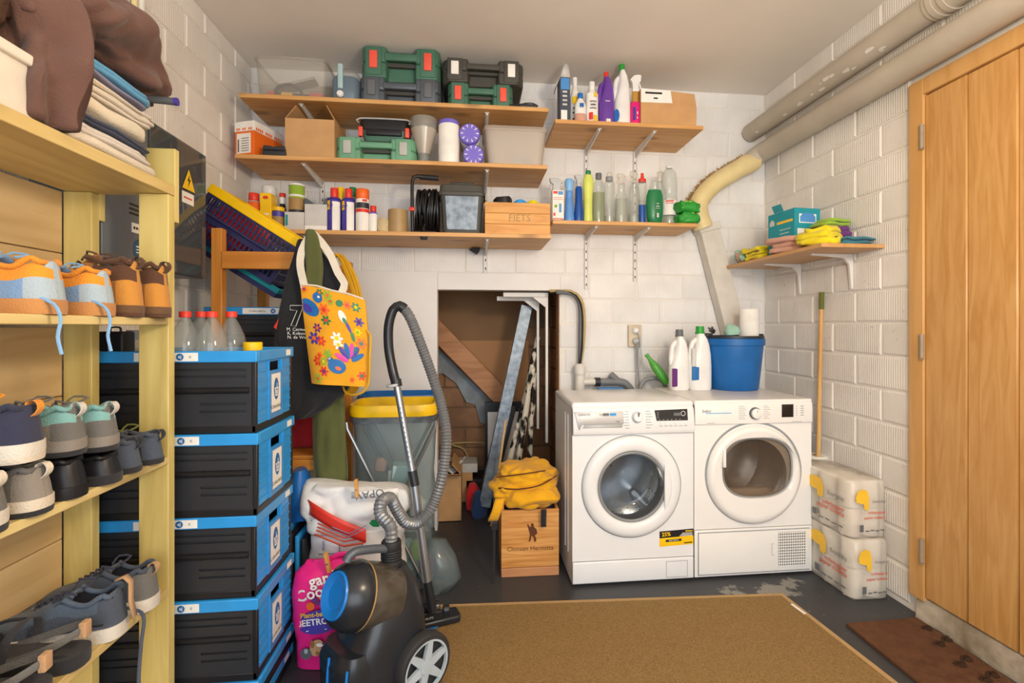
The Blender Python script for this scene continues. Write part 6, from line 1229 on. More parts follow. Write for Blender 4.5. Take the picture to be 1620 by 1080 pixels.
for (cu, cv, s, m1, m2) in ((.35, .22, .075, 'orange_pl', 'red_pl'), (.37, .33, .06, 'dark_green', 'red_pl'), (.22, .42, .055, 'rag_purple', 'orange_pl'), (.52, .50, .075, 'paper_white', 'rag_yellow'), (.54, .57, .06, 'paper_white', 'rag_yellow'), (.15, .53, .075, 'indigo', 'orange_pl'), (.27, .55, .06, 'red_pl', 'orange_pl'),
                         (.18, .76, .06, 'red_pl', 'orange_pl'), (.28, .86, .06, 'red_pl', 'rag_purple'), (.22, .70, .04, 'orange_pl', 'red_pl'), (.16, .94, .06, 'rag_green', 'orange_pl'), (.85, .12, .06, 'dark_green', 'rag_yellow'), (.88, .28, .06, 'indigo', 'rag_purple'), (.90, .52, .07, 'orange_pl', 'dark_green'), (.92, .88, .06, 'red_pl', 'dark_green'),
                         (.42, .06, .06, 'rag_green', 'orange_pl'), (.46, .12, .05, 'rag_green', 'red_pl'), (.30, .05, .045, 'dark_green', 'orange_pl'), (.06, .04, .04, 'orange_pl', 'rag_purple'), (.76, .93, .04, 'orange_pl', 'red_pl'), (.36, .68, .06, 'rag_green', 'rag_green'), (.80, .60, .05, 'ink_blue', 'dark_green'), (.72, .12, .05, 'orange_pl', 'red_pl'), (.85, .40, .05, 'rag_yellow', 'rag_green'), (.28, .76, .05, 'rag_green', 'rag_yellow')): flower(cu, cv, s, m1, m2)
for k, mb in PR.items(): mb.build('print', k, t, smooth=0)
def strap(pts, name='strap'):
    m = MB(); P_ = spline([p - o0 for p in pts], .02); r_ = []
    for i, p in enumerate(P_): tg = (P_[min(i + 1, len(P_) - 1)] - P_[max(i - 1, 0)]).normalized(); sd = Vector((-tg.z, 0, tg.x)); sd = sd.normalized() * .014 if sd.length > .01 else Vector((.014, 0, 0)); r_.append([p - sd + Vector((0, -.002, 0)), p + sd + Vector((0, -.002, 0)), p + sd + Vector((0, .003, 0)), p - sd + Vector((0, .003, 0))])
    m.loft(r_); m.build(name, 'strap_cream', t, smooth=60)
strap([at(482, 455, TY - .002), at(475, 420, TY + .005), at(478, 395, TY + .01), at(487, 378, HY - .07), at(494, 368, HY - .055)]); strap([at(494, 368, HY - .06), at(506, 380, HY - .07), at(522, 402, TY + .01), at(535, 432, TY), at(545, 448, TY - .004), at(541, 462, TY - .006)])
m = MB(); m.tube(spline([S(.02, 0), S(.25, -.015), S(.5, .0), S(.75, -.01), S(.98, 0)], .02), .004, 6); m.build('hem', 'strap_cream', t)
# coil of yellow cable on the rear right post
t = thing('cable_coil', 'hank of yellow cable hung behind the yellow tote bag', 'cable', tuple(at(536, 400, 2.42))); o0 = Vector(t.location); rnd = random.Random(9)
for i in range(9):
    dx = rnd.uniform(-6, 6); f = i / 9
    pts = [at(532 + dx * .3 + 4 * f, 402, 2.40 + .01 * i), at(548 + dx + 8 * f, 425, 2.38), at(564 + dx + 6 * f, 470, 2.36), at(572 + dx * .6, 540, 2.36), at(566 + dx, 600 + 8 * f, 2.37), at(552 + dx, 618 + 8 * rnd.random(), 2.38), at(542 + dx, 590, 2.40), at(532 + dx, 500, 2.41), at(524 + dx * .5, 430, 2.41)]
    MB().tube(spline([p - o0 for p in pts], .03, True), .0055, 7, closed=True).build('loop', 'rope_yellow', t)
m = MB(); m.tube(spline([p - o0 for p in (at(575, 520, 2.02), at(586, 530, 2.0), at(585, 560, 1.99), at(582, 610, 1.99), at(565, 624, 2.0), at(548, 622, 2.03), at(543, 612, 2.06))], .02), .0045, 7); m.build('loose_end', 'rope_yellow', t)
# ================================================================ recycling bag stands
def bag_stand(lb, pxl, pxr, yr0, yr1, Y, D, col, group='recycling bag stands'):
    a = at(pxl, yr0, Y); b = at(pxr, yr0, Y); z1 = a.z; z0 = at(pxl, yr1, Y).z; W = b.x - a.x; w = W / 2; d = D / 2
    t = thing('bag_stand', lb, 'waste bin', ((a.x + b.x) / 2, Y + d, 0), 0, group)
    def rr(z, k=1.0, e=0.0): return ring(0, 0, z, w * k + e, d * k + e, 5, 48)
    m = MB(); m.loft([rr(z0, 1.0), rr((z0 + z1) / 2, 1.0, .006), rr(z1, 1.0), rr(z1, .93), rr(z0, .93)], closed=True); m.build('ring', col, t, smooth=50, bevel=0)
    m = MB(); m.loft([rr(z0 - .03, .97), rr(z0 - .005, 1.0, .003), rr(z0 - .004, .95), rr(z0 - .03, .94)], closed=True); m.build('lower_ring', 'galv', t, smooth=50)
    for sy in (-1, 1):
        for sx in (-1, 1): MB().tube([(sx * w * .99, sy * d * .98, z0 - .02), (sx * w * .97, sy * d * 1.0, z0 - .05), (-sx * w * .80, sy * d * 1.02, .006)], .0075, 8).build('leg', 'wand_grey', t)
    for sy in (-1, 1):
        for sx in (-1, 1): MB(TR(-sx * w * .80, sy * d * 1.02, 0)).lathe([(.011, 0), (.012, .03), (.009, .035)], 10).build('foot', 'rubber', t)
    return t, w, d, z0
t, w, d, z0 = bag_stand('folding waste stand with yellow ring and clear grey bag beside the vacuum', 547, 690, 643, 661, 2.28, .30, 'yellow_pl')
m = MB(); n = 56; rings = []
for k in range(18):
    f = k / 17; z = z0 - .006 - f * (z0 - .012); s = .94 - .05 * math.sin(f * 3) + (.06 if f > .8 else 0)
    rings.append([Vector((w * s * sgnp(math.cos(th), .5) * (1 + .015 * math.sin(th * 17 + f * 3) * (1 - f * .5)), d * s * sgnp(math.sin(th), .5) * (1 + .02 * math.sin(th * 13 + f * 4)), z)) for th in [2 * math.pi * i / n for i in range(n)]])
m.loft(rings).wob(.010, 9, 3); 
for v in m.v: v.z = max(v.z, .004)
m.build('bag', 'bag_film', t, smooth=70)
m = MB(); m.loft([ring(.21, -.13, z, a_, b_, 2, 22) for z, a_, b_ in ((.004, .07, .07), (.06, .10, .08), (.14, .08, .07), (.22, .03, .03))]).wob(.03, 11, 2)
for v in m.v: v.z = max(v.z, .003)
m.build('bag_bulge', 'bag_film', t, smooth=70)
bx, by_ = t.location.x, t.location.y
# rubbish seen through the bag
o = MB(TR(0, 0, 0, R(8), R(6), R(10))).rbox(-.055, .055, -.03, .03, 0, .19, .006).build('wipes_packet', 'foil', loc=(bx + .03, by_ - .08, .38)); tag(o, 'pale turquoise wipes pack seen through the clear waste bag', 'packaging', 'rubbish in the clear bag')
o.data.materials[0] = M['foil']; MB(TR(0, -.0315, .09)).box(-.05, .05, 0, .0008, -.03, .07).build('label', 'paper_white', o, smooth=0); 
m = MB()
for i in range(9): m.box(-.03 + i * .006, -.03 + i * .006 + .003, -.034, -.0325, .02, .05)
m.build('barcode', 'ink', o, smooth=0)
for i, (dx, dz, mt, s, lb) in enumerate(((-.11, .30, 'clear_bottle', .05, 'crushed clear bottle'), (.10, .36, 'white_pl', .045, 'white plastic tub'), (-.02, .22, 'paper_white', .05, 'crumpled white pack'), (.11, .16, 'rag_green', .04, 'lime green pouch'), (-.10, .14, 'sky_blue', .05, 'light blue pack'), (.03, .08, 'foil', .07, 'grey crushed tray'), (-.07, .58, 'rag_pink', .03, 'reddish bottle cap'), (.15, .06, 'pink_pl', .04, 'pink wrapper'))):
    m = MB(); m.loft([ring(0, 0, s * 2.2 * f, s * k, s * k * .8, 2.5, 18) for f, k in ((0, .7), (.1, .95), (.6, 1), (.9, .6), (1.0, .4))]).wob(s * .3, 14, i + 1); tag(m.build('packaging', mt, loc=(bx + dx, by_ - .05 + .03 * (i % 3), max(dz - .06, .02))), lb + ' inside the clear waste bag', 'packaging', 'rubbish in the clear bag')
bag_stand('folding waste stand with blue ring behind the yellow one', 562, 692, 627, 640, 2.66, .24, 'deep_blue')
# ================================================================ vacuum cleaner
vz = R(-138.6)
c = at(600, 1000, 1.66); vx, vy = c.x - .005, 1.665
t = thing('vacuum_cleaner', 'black bagless vacuum cleaner with blue accents standing on the carpet', 'vacuum cleaner', (vx, vy, 0.008), vz)
m = MB()     # main shell: sections along z
secs = [(.012, .115, .10, .0), (.03, .135, .115, .0), (.10, .145, .12, .0), (.19, .135, .115, -.012), (.27, .110, .10, -.028), (.33, .080, .08, -.042), (.37, .056, .060, -.048), (.395, .044, .047, -.050)]
m.loft([ring(x_, 0, z, a_, b_, 3.2, 40) for z, a_, b_, x_ in secs]); m.build('shell', 'vac_dark', t, smooth=60)
m = MB(); m.loft([ring(.09, 0, z, a_, b_, 3.5, 36) for z, a_, b_ in ((.02, .055, .095), (.06, .075, .105), (.16, .08, .105), (.20, .06, .09))]); m.build('front_shell', 'vac_dark', t, smooth=60)
m = MB(); m.tube(spline([(.166, .0, .185), (.172, .0, .12), (.170, .005, .065), (.166, .04, .038), (.160, .078, .060), (.160, .088, .12), (.155, .090, .18)], .012), .004, 8); m.build('blue_trim', 'vac_blue', t)
ax = Vector((.93, .0, .36)).normalized(); A0 = Vector((-.035, .005, .30)); T = Matrix.Translation(A0) @ ax.to_track_quat('Z', 'Y').to_matrix().to_4x4()
m = MB(T); m.lathe([(.0, 0), (.096, 0), (.100, .01), (.100, .125), (.095, .13)], 36); m.build('dust_canister', 'canister', t, smooth=50)
m = MB(T); m.lathe([(.101, .122), (.105, .128), (.103, .15), (.088, .185), (.072, .20), (.068, .195)], 36); m.build('canister_cap', 'vac_dark', t, smooth=50)
m = MB(T); m.lathe([(.070, .196), (.066, .205), (.045, .20), (.02, .185), (.0, .18)], 32); m.build('blue_lid', 'vac_blue', t, smooth=60)
m = MB(T); m.lathe([(.1005, .118), (.1035, .120), (.1035, .124), (.1005, .126)], 36); m.build('canister_seal', 'brown_pl', t)
m = MB(); pts = [A0 + ax * .17 + Vector((-.01, 0, .10)), A0 + ax * .16 + Vector((-.03, 0, .125)), A0 + ax * .05 + Vector((-.05, 0, .130)), Vector((-.045, 0, .385))]
m.tube(spline(pts, .02), .014, 10); m.build('carry_handle', 'gun_metal', t)
for sy in (1, -1):
    Tw = TR(-.085, sy * .125, .100, R(-90 * sy), 0, 0)
    m = MB(Tw); m.lathe([(.062, -.012), (.092, -.016), (.100, -.008), (.100, .018), (.094, .026), (.080, .028), (.078, .010), (.02, .004)], 40); wh = m.build('wheel', 'wheel_tyre', t, smooth=40)
    m = MB(Tw); m.lathe([(.0805, .024), (.083, .0285), (.077, .0285), (.0755, .018), (.0805, .024)], 40)
    m.lathe([(.024, .014), (.023, .028), (0, .029)], 24)
    for k in range(6): a = k * math.pi / 3 + .3; m.tr(Tw @ TR(0, 0, 0, 0, 0, a)).prism([(.015, -.015), (.078, -.009), (.078, .009), (.015, .015)], 'z', .014, .026)
    m.build('hub', 'vac_wheel', wh, smooth=35)
Tc = TR(-.05, 0, .355); m = MB(Tc); m.lathe([(.034, 0), (.036, .05), (.031, .055), (.031, .085), (.033, .088), (.033, .115), (.030, .12)], 28)
for i in range(4): m.lathe([(.033, .06 + i * .008), (.0345, .062 + i * .008), (.0345, .065 + i * .008), (.033, .067 + i * .008)], 28)
m.build('hose_connector', 'rubber', t)
m = MB(); m.lathe([(.02, 0), (.03, .004), (.03, .012)], 16); 
# hose (world points -> local)
Ml = Matrix.Translation((vx, vy, .008)) @ Matrix.Rotation(vz, 4, 'Z'); Li = Ml.inverted(); top = Ml @ Vector((-.05, 0, .465))
hp = [top, top + Vector((-.004, .01, .05)), at(603, 815, 1.74), at(603, 795, 1.78), at(617, 788, 1.84), at(628, 806, 1.87), at(642, 826, 1.90), at(662, 826, 1.94), at(684, 800, 1.98), at(700, 750, 2.0), at(706, 690, 2.02), at(698, 640, 2.05), at(684, 595, 2.07), at(666, 545, 2.08), at(650, 505, 2.08), at(640, 489, 2.08)]
sp = spline(hp, .006); m = MB(); m.tube([Li @ p for p in sp], [.0230 if i % 2 else .0188 for i in range(len(sp))], 12); m.build('hose', 'hose_grey', t, smooth=25)
m = MB(); hh = [Li @ p for p in spline([at(640, 489, 2.08), at(632, 484, 2.08), at(622, 490, 2.08), at(615, 515, 2.08), at(615, 550, 2.08), at(621, 585, 2.07), at(626, 604, 2.06)], .012)]; m.tube(hh, [.022 if i < 3 else .0195 for i in range(len(hh))], 14); m.build('handle', 'vac_dark', t)
q0 = Li @ at(626, 600, 2.06); q1 = Li @ at(655, 760, 2.02); q2 = Li @ at(676, 920, 1.985); q3 = Li @ at(684, 968, 1.97); dv = (q1 - q0).normalized()
for a_, b_, r_ in ((q0, q0 + dv * .03, .022), (q1 - dv * .04, q1 + dv * .02, .0185), (q2 - dv * .002, q3, .0195)): MB().tube([a_, b_], r_, 16).build('wand_collar', 'vac_dark', t)
m = MB(); m.tube([Li @ (at(623, 609, 2.06) + Vector((.024 * math.cos(a), .024 * math.sin(a), .004 * math.cos(a)))) for a in [2 * math.pi * k / 20 for k in range(20)]], .0065, 8, closed=True); m.build('park_ring', 'light_grey', t)
m = MB(); m.tube([q0 + dv * .03, q1 - dv * .02], .0145, 16); m.build('upper_wand', 'wand_grey', t); m = MB(); m.tube([q1 - dv * .02, q2], .0172, 16); m.build('lower_wand', 'wand_grey', t)
m = MB(); sd = Vector((0, 0, 1)).cross(dv).normalized(); vw = Li.to_3x3() @ Vector((0, -1, 0))
for i in range(12): q = q0 + (q1 - q0) * (.28 + i * .048) + vw * .0142; m.tube([q - vw * .001, q + vw * .0006], .003, 8)
m.build('wand_holes', 'mid_grey', t)
# floor head
nz = thing('floor_head', 'x', 'x'); nz.name = 'floor_head'; bpy.data.objects.remove(nz)
pn = atz(655, 1003, 0.008); pe = atz(728, 985, .008); ux = (pe - pn); Ln = ux.length; ux.normalize(); uy = Vector((-ux.y, ux.x, 0))
Tn = Li @ FR(pn + Vector((0, 0, 0)), ux, uy)
m = MB(Tn); m.prism([(0.0, 0.0), (Ln, .0), (Ln + .008, .02), (Ln + .004, .075), (-.004, .085), (-.012, .03)], 'z', 0.001, .030); m.build('floor_head', 'vac_dark', t, bevel=.008, bseg=3)
m = MB(Tn); m.prism([(Ln * .10, .012), (Ln * .62, .006), (Ln * .55, .075), (Ln * .14, .08)], 'z', .028, .062); m.tube([(Ln * .05, .055, .058), (Ln * .60, .05, .058)], .026, 16); m.tube([(Ln * .70, .06, .034), (Ln * .84, .055, .034)], .020, 14); m.build('head_joint', 'vac_dark', t, bevel=.004)
m = MB(Tn); m.box(.02, Ln * .5, -.0012, 0, .004, .009); m.build('blue_strip', 'vac_blue', t); m = MB(Tn); m.text('PHILIPS', .014, FR((Ln * .3, .005, .044), (1, 0, 0), (0, -.2, 1))); m.build('lettering', 'paper_grey', t, smooth=0)
m = MB(); jn = Tn @ Vector((Ln * .33, .05, .058)); m.tube([q3, (q3 + jn) / 2 + Vector((0, 0, .01)), jn], .019, 14); m.build('neck', 'vac_dark', t)
# ================================================================ bags on the floor
# tall white kibble bag with red band
BY = 2.02
b0 = at(545, 1000, BY); t = thing('kibble_bag', 'tall white feed bag with red band behind the pink bag', 'bag', (b0.x, BY, 0)); o0 = Vector(t.location)
def bagmesh(levels, Yc, dep, n=72, seed=0, amp=.012, p=3.0, skew=0.0):
    rings = []; lv = []
    for l0, l1 in zip(levels[:-1], levels[1:]): lv += [tuple(p * (1 - k / 3) + q * k / 3 for p, q in zip(l0, l1)) for k in range(3)]
    for (y, a, b, dd) in lv + [levels[-1]]:
        A = at(a, y, Yc); B = at(b, y, Yc); hw = (B.x - A.x) / 2; cx = (A.x + B.x) / 2
        rings.append([Vector((cx + hw * sgnp(math.cos(th), 2 / p), Yc + dep * dd * sgnp(math.sin(th), 2 / p), A.z + skew * sgnp(math.cos(th), 2 / p))) - o0 for th in [2 * math.pi * i / n for i in range(n)]])
    m = MB(); m.loft(rings).wob(amp, 8, seed).wob(amp * .4, 24, seed + 3); return m
LV = [(985, 490, 640, .9), (960, 490, 640, 1.0), (920, 492, 640, 1.05), (880, 494, 640, 1.05), (850, 496, 640, 1.0), (830, 492, 642, .95)]
m = bagmesh(LV, BY + .05, .11, seed=2); 
for v in m.v: v.z = max(v.z, .002)
m.crease(.010, 9, lambda p: Vector((p.x * .6, BY + .05 - o0.y, p.z)), 6)
m.build('lower_bag', 'bag_white', t, smooth=50)
m = bagmesh([(842, 492, 643, .98), (812, 484, 644, .98), (795, 483, 645, .9), (775, 486, 644, .7), (765, 492, 640, .45)], BY + .05, .115, seed=5, amp=.012, skew=-.018); m.crease(.022, 9, lambda p: Vector((p.x * .6, BY + .05 - o0.y, p.z)), 3); m.build('upper_bag', 'bag_white', t, smooth=50, sub=1)
def KY(px, e=.0): f = max(-.985, min(.985, (px - 564) / 80)); return BY + .05 - .119 * (1 - abs(f) ** 3) ** (1 / 3) - e
m = MB(); m.grid(lambda u, v: at(487 + 92 * u, 790 + 46 * u + 10 * math.sin(u * 3) * .5 + 22 * v, KY(487 + 92 * u, .019)) - o0, 16, 3); m.build('red_band', 'red_pl', t, smooth=70, solid=.002)
m = MB()
for k, (o_, wd) in enumerate(((24, 2.5), (30, 2.5), (36, 2.5), (43, 3.2))): m.grid(lambda u, v: at(492 + 84 * u, 798 + o_ + 34 * u - 22 * max(0, u - .62) * 2.2 + wd * v, KY(492 + 84 * u, .018)) - o0, 16, 1)
m.build('red_lines', 'ink_red', t, solid=.001)
m = MB()
for k, (o_, wd) in enumerate(((20, 1.6), (25, 1.6))): m.grid(lambda u, v: at(524 + 56 * u, 812 + o_ + 22 * u - 30 * max(0, u - .5) * 1.6 + wd * v, KY(524 + 56 * u, .020)) - o0, 12, 1)
for x, y in ((510, 856), (536, 862), (572, 858)): m.grid(lambda u, v: at(x + 2 * u, y + 15 * v, KY(x, .005)) - o0, 1, 1)
m.grid(lambda u, v: at(504 + 96 * u, 876 + 1.6 * v - 6 * u, KY(504 + 96 * u, .005)) - o0, 12, 1); m.build('violet_lines', 'cloth_mauve', t, solid=.001)
m = MB(); m.poly([at(x, y, BY - .080) - o0 for x, y in ((584, 828), (588, 822), (600, 821), (600, 833), (590, 833))]); m.build('green_logo', 'dark_green', t, smooth=0)
m = MB(); m.grid(lambda u, v: at(556 + 74 * u, 778 - 6 * u + (10 + 4 * u) * v, BY - .070) - o0, 6, 2); m.build('folded_top', 'bag_white', t, solid=.003); m = MB()
m.text('OPAV', .042, FR(at(585, 781, BY - .074) - o0, (-1, 0, -.12), (0, 0, -1))); m.text('OPAV', .03, FR(at(622, 880, BY - .066) - o0, (0, 0, -1), (1, 0, 0))); m.build('lettering', 'mid_grey', t, smooth=0)
def peg(lb, px0, py0, px1, py1, Y):
    a, b = at(px0, py0, Y), at(px1, py1, Y); t = thing('clothes_peg', lb, 'clothes peg', tuple(b), 0, 'wooden clothes pegs'); d = a - b; L_ = d.length; d.normalize(); s = Vector((-d.z, 0, d.x))
    for k, off in enumerate((-.006, .006)):
        m = MB(FR(Vector((0, off, 0)), s, d)); m.prism([(-.0055, 0), (.0055, 0), (.0055, L_), (-.0055, L_)], 'z', -.003, .003); m.build('jaw', 'box_wood', t, bevel=.001)
    m = MB(); m.tube([d * L_ * .45 + Vector((0, -.01, 0)), d * L_ * .45 + Vector((0, .01, 0))], .004, 8); m.build('spring', 'steel', t)
peg('wooden clothes peg closing the white feed bag', 563, 758, 565, 786, BY - .085)
# pink bag
PY = 1.82; b0 = at(510, 1040, PY); t = thing('dog_food_bag', 'bright pink dog food bag with white lettering on the floor', 'bag', (b0.x, PY, 0)); o0 = Vector(t.location)
zb = at(510, 1043, PY).z
LV = [(1045, 476, 548, .6), (1038, 474, 550, .9), (1010, 472, 552, 1.05), (970, 466, 553, 1.1), (930, 465, 554, 1.0), (905, 470, 556, .75), (892, 482, 560, .40), (884, 486, 562, .14)]
m = bagmesh(LV, PY + .03, .065, seed=6, amp=.007, p=2.4); zmin = min(v.z for v in m.v)
for v in m.v: v.z = max((v.z - zmin) if False else v.z, .003)
for v in m.v:
    if v.z < .06: v.z = .003 + (v.z - .003) * .9 if v.z > .02 else .003
m.build('bag', 'magenta', t, smooth=75)
def PT(px, py, o=0.0):
    f = max(-1, min(1, (px - 510) / 44)); fz = max(0, min(1, (py - 884) / 60)); return at(px, py, PY + .03 - .079 * math.sqrt(max(0, 1 - f * f * .85)) * (.35 + .65 * min(1, fz ** .7)) - .008 - o) - o0
def ptext(m, body, px, py, size, tilt=0.0, bold=.01):
    v, f = txt_mesh(body, bold); s = size * F_PX / 1.75; vs_ = []
    for p in v:
        x = p.x * size; y = p.y * size; xx = x * math.cos(tilt) - y * math.sin(tilt); yy = x * math.sin(tilt) + y * math.cos(tilt); vs_.append(PT(px + xx, py - yy, .003))
    m.add(vs_, f)
m = MB(); ptext(m, 'gard', 510, 916, 25, .25, .02); ptext(m, 'Cooper', 506, 936, 25, .25, .02); ptext(m, 'BEETROO', 500, 984, 14, .12, .02); m.poly([PT(484, 998, .003), PT(517, 994, .003), PT(517, 995.2, .003), PT(484, 999.2, .003)]); m.build('lettering', 'paper_white', t, smooth=0)
m = MB(); nE = 26; 
for r0_, r1_ in ((0, .5), (.5, 1.0)):
    for i in range(nE):
        a0_, a1_ = 2 * math.pi * i / nE, 2 * math.pi * (i + 1) / nE; PP = lambda r, a: PT(503 + 32 * r * math.cos(a), 984 + 19 * r * math.sin(a) - 4 * r * math.cos(a), .0012); m.add([PP(max(r0_, .001), a0_), PP(r1_, a0_), PP(r1_, a1_), PP(max(r0_, .001), a1_)], [(0, 1, 2, 3)])
m.build('print_oval', 'indigo', t, smooth=0); m = MB(); ptext(m, 'Plant-based', 500, 972, 11, .12, .02); m.build('yellow_lettering', 'yellow_print', t, smooth=0)
def pell(mt, px, py, a, b, o=.0015, nm='print'): m = MB(); m.poly([PT(px + a * math.cos(x), py + b * math.sin(x), o) for x in [2 * math.pi * q / 18 for q in range(18)]]); return m.build(nm, mt, t, smooth=0)
pell('orange_pl', 491, 959, 6.5, 6.5); pell('rag_purple', 498, 949, 6, 4); pell('orange_pl', 510, 946, 6, 3); pell('rag_purple', 502, 954, 4, 4)
# printed dog on the front
pell('tan_web', 499, 1026, 9, 12, .0015); pell('tan_web', 503, 1017, 8, 5.5, .002); pell('paper_white', 506, 1020, 6, 3, .0026); pell('leather_brown', 494, 1019, 3.5, 6, .0028); pell('ink', 511, 1018, 1.6, 1.3, .003); pell('mid_grey', 484, 1034, 9, 9, .0018); pell('light_grey', 484, 1030, 3, 4, .0024); pell('leather_brown', 502, 1033, 3, 3.5, .0026)
m = MB(); m.grid(lambda u, v: at(494 + 56 * u, 893 - 12 * u - 8 * v + 3 * math.sin(u * 6), PY + .022) - o0, 10, 3); m.build('folded_top', 'magenta', t, solid=.004)
peg('wooden clothes peg closing the pink dog food bag', 515, 874, 521, 904, PY - .02)
# blue folded crate standing between crates and bags, and a blue sack above it
t = thing('standing_folded_crate', 'blue and black folded crate standing on edge behind the pink bag', 'crate', tuple(Vector((at(478, 900, 1.98).x - .028, 1.98, 0)))); hs = at(478, 838, 1.98).z
for i in range(4): MB().rbox(-.045 + i * .022, -.029 + i * .022, 0, .26, .003, hs - i * .012, .006).build('panel', 'crate_blue' if i % 2 == 0 else 'black_pl', t)
o0 = Vector(at(474, 800, 2.06)); m = MB(); m.loft([ring(0, 0, z, a_, b_, 2.5, 20) for z, a_, b_ in ((0, .035, .05), (.05, .045, .06), (.14, .038, .055), (.20, .02, .04))]).wob(.012, 12, 4)
o = m.build('blue_sack', 'rag_navy', loc=(o0.x - .01, 2.10, hs + .002)); o.data.materials[0] = M['deep_blue']; tag(o, 'small blue sack on the standing folded crate', 'sack')
# ================================================================ inside the cupboard under the stairs
# leaning things
def lean(name, label, cat, p0, p1, w_, d_, mt, group=None, wobb=0, seg=1, taper=1.0):
    p0 = Vector(p0); p1 = Vector(p1); ax = (p1 - p0); L_ = ax.length; ax.normalize()
    yy = Vector((0, 1, 0)); xx = yy.cross(ax).normalized(); yy = ax.cross(xx)
    m = MB(); rings = []
    for i in range(seg + 1):
        f = i / seg; c = ax * L_ * f; k = 1 + (taper - 1) * f
        rings.append([c + xx * sx * w_ / 2 * k + yy * sy * d_ / 2 * k for sx, sy in ((-1,-1),(1,-1),(1,1),(-1,1))] if seg == 1 else
                     [c + (xx * math.cos(a) * w_ / 2 + yy * math.sin(a) * d_ / 2) * k for a in [2 * math.pi * q / 9 for q in range(9)]])
    m.loft(rings)
    if wobb: m.wob(wobb, 9, seed=len(label))
    o = m.build(name, mt, loc=p0, bevel=.002 if seg == 1 else 0); return tag(o, label, cat, group)
lean('metal_beam', 'galvanised metal beam leaning inside the cupboard opening', 'beam', at(766, 800, 3.14), at(833, 484, 3.22), .075, .05, 'galv')
for (a, b, r_, s) in (((782, 838, 3.10), (852, 532, 3.16), .040, 'mottled birch pole with the tallest tip beside the metal beam'), ((803, 842, 3.03), (842, 578, 3.09), .046, 'thickest mottled birch pole in front of the other poles'), ((828, 842, 3.05), (846, 590, 3.10), .036, 'short mottled birch pole nearest the brick jamb')):
    lean('birch_pole', s, 'pole', at(*a), at(*b), r_, r_, 'bark_white', 'birch poles in the cupboard', .012, 14, .8)
lean('black_board', 'narrow black board leaning behind the birch poles', 'board', at(752, 848, 3.25), at(806, 640, 3.33), .10, .02, 'rubber')
lean('thin_stick', 'thin pale wooden stick leaning left of the black board', 'stick', at(775, 848, 2.98), at(800, 664, 3.02), .013, .013, 'broom_wood')
# black framed picture
a, b = at(767, 792, 3.5), at(796, 678, 3.5)
t = thing('picture_frame', 'black picture frame with white sheet standing in the cupboard', 'frame', (a.x, 3.5, a.z))
w_, h_ = .26, b.z - a.z
MB().box(0, .02, -.01, .02, 0, h_).box(w_ - .02, w_, -.01, .02, 0, h_).box(.02, w_ - .02, -.01, .02, h_ - .02, h_).box(.02, w_ - .02, -.01, .02, 0, .02).build('frame', 'black_pl', t)
MB().box(.02, w_ - .02, .0, .01, .02, h_ - .07).build('sheet', 'paper_white', t)
MB().box(.02, w_ - .02, .0, .009, h_ - .07, h_ - .02).build('top_bar', 'black_pl', t)
t.location.z = .16
o = MB().rbox(-.26, .26, -.11, .11, 0, .155, .012).build('storage_chest', 'rubber', loc=(a.x + .12, 3.52, 0)); tag(o, 'dark storage chest under the picture frame in the cupboard', 'chest')
# cardboard box with papers
c0 = at(654, 850, 2.98); c1 = at(729, 850, 2.98)
x0, x1 = c0.x, c1.x
t = thing('cardboard_box', 'open brown cardboard box of papers on the cupboard floor', 'box', ((x0 + x1) / 2, 3.23, 0)); hw = (x1 - x0) / 2; H = .285
MB().box(-hw, hw, -.16, -.155, 0, H).box(-hw, hw, .155, .16, 0, H).box(-hw, -hw + .005, -.155, .155, 0, H).box(hw - .005, hw, -.155, .155, 0, H).box(-hw, hw, -.16, .16, 0, .005).build('body', 'card', t)
T = TR(hw, 0, H, 0, R(-40), 0); MB(T).box(-.002, .002, -.15, .15, 0, .09).build('flap', 'card', t)
T = TR(0, -.16, H, R(70), 0, 0); MB(T).box(-hw, hw, -.002, .002, 0, .09).build('flap', 'card_in', t)
g = tag(thing('x', 'x', 'x'), 'crumpled white papers sticking out of the box in the cupboard', 'papers'); g.name = 'crumpled_papers'; g.location = ((x0 + x1) / 2, 3.23, H - .08)
rnd = random.Random(2)
for i in range(6):
    m = MB(TR(rnd.uniform(-.08, .10), rnd.uniform(-.1, .1), rnd.uniform(.06, .11), rnd.uniform(-.6, .6), rnd.uniform(-.9, .9), rnd.uniform(0, 3)))
    m.grid(lambda u, v: Vector(((u - .5) * .16, (v - .5) * .13, .03 * noise.noise(Vector((u * 4, v * 4, i * 3))))), 8, 6); m.build('sheet', 'paper_white', g, solid=.001)
m = MB(); m.loft([ring(0, 0, z, a_, b_, 2, 14) for z, a_, b_ in ((0, .07, .07), (.05, .09, .08), (.11, .07, .06), (.15, .03, .03))]).wob(.03, 12, 4)
for (px, Y, mt, nm, s) in ((748, 3.3, 'rag_red', 'red crumpled cloth on the floor of the cupboard', 'floor_cloth'), (757, 3.16, 'rag_navy', 'dark blue crumpled cloth on the floor of the cupboard', 'floor_cloth')):
    p = at(px, 840, Y); m2 = MB(); m2.loft([ring(0, 0, z, a_, b_, 2, 14) for z, a_, b_ in ((0, .05, .06), (.05, .055, .06), (.11, .05, .05), (.15, .02, .03))]).wob(.025, 12, px)
    for v_ in m2.v: v_.z = max(v_.z, 0)
    tag(m2.build(s, mt, loc=(p.x, Y, 0)), nm, 'cloth', 'cloths on the cupboard floor')
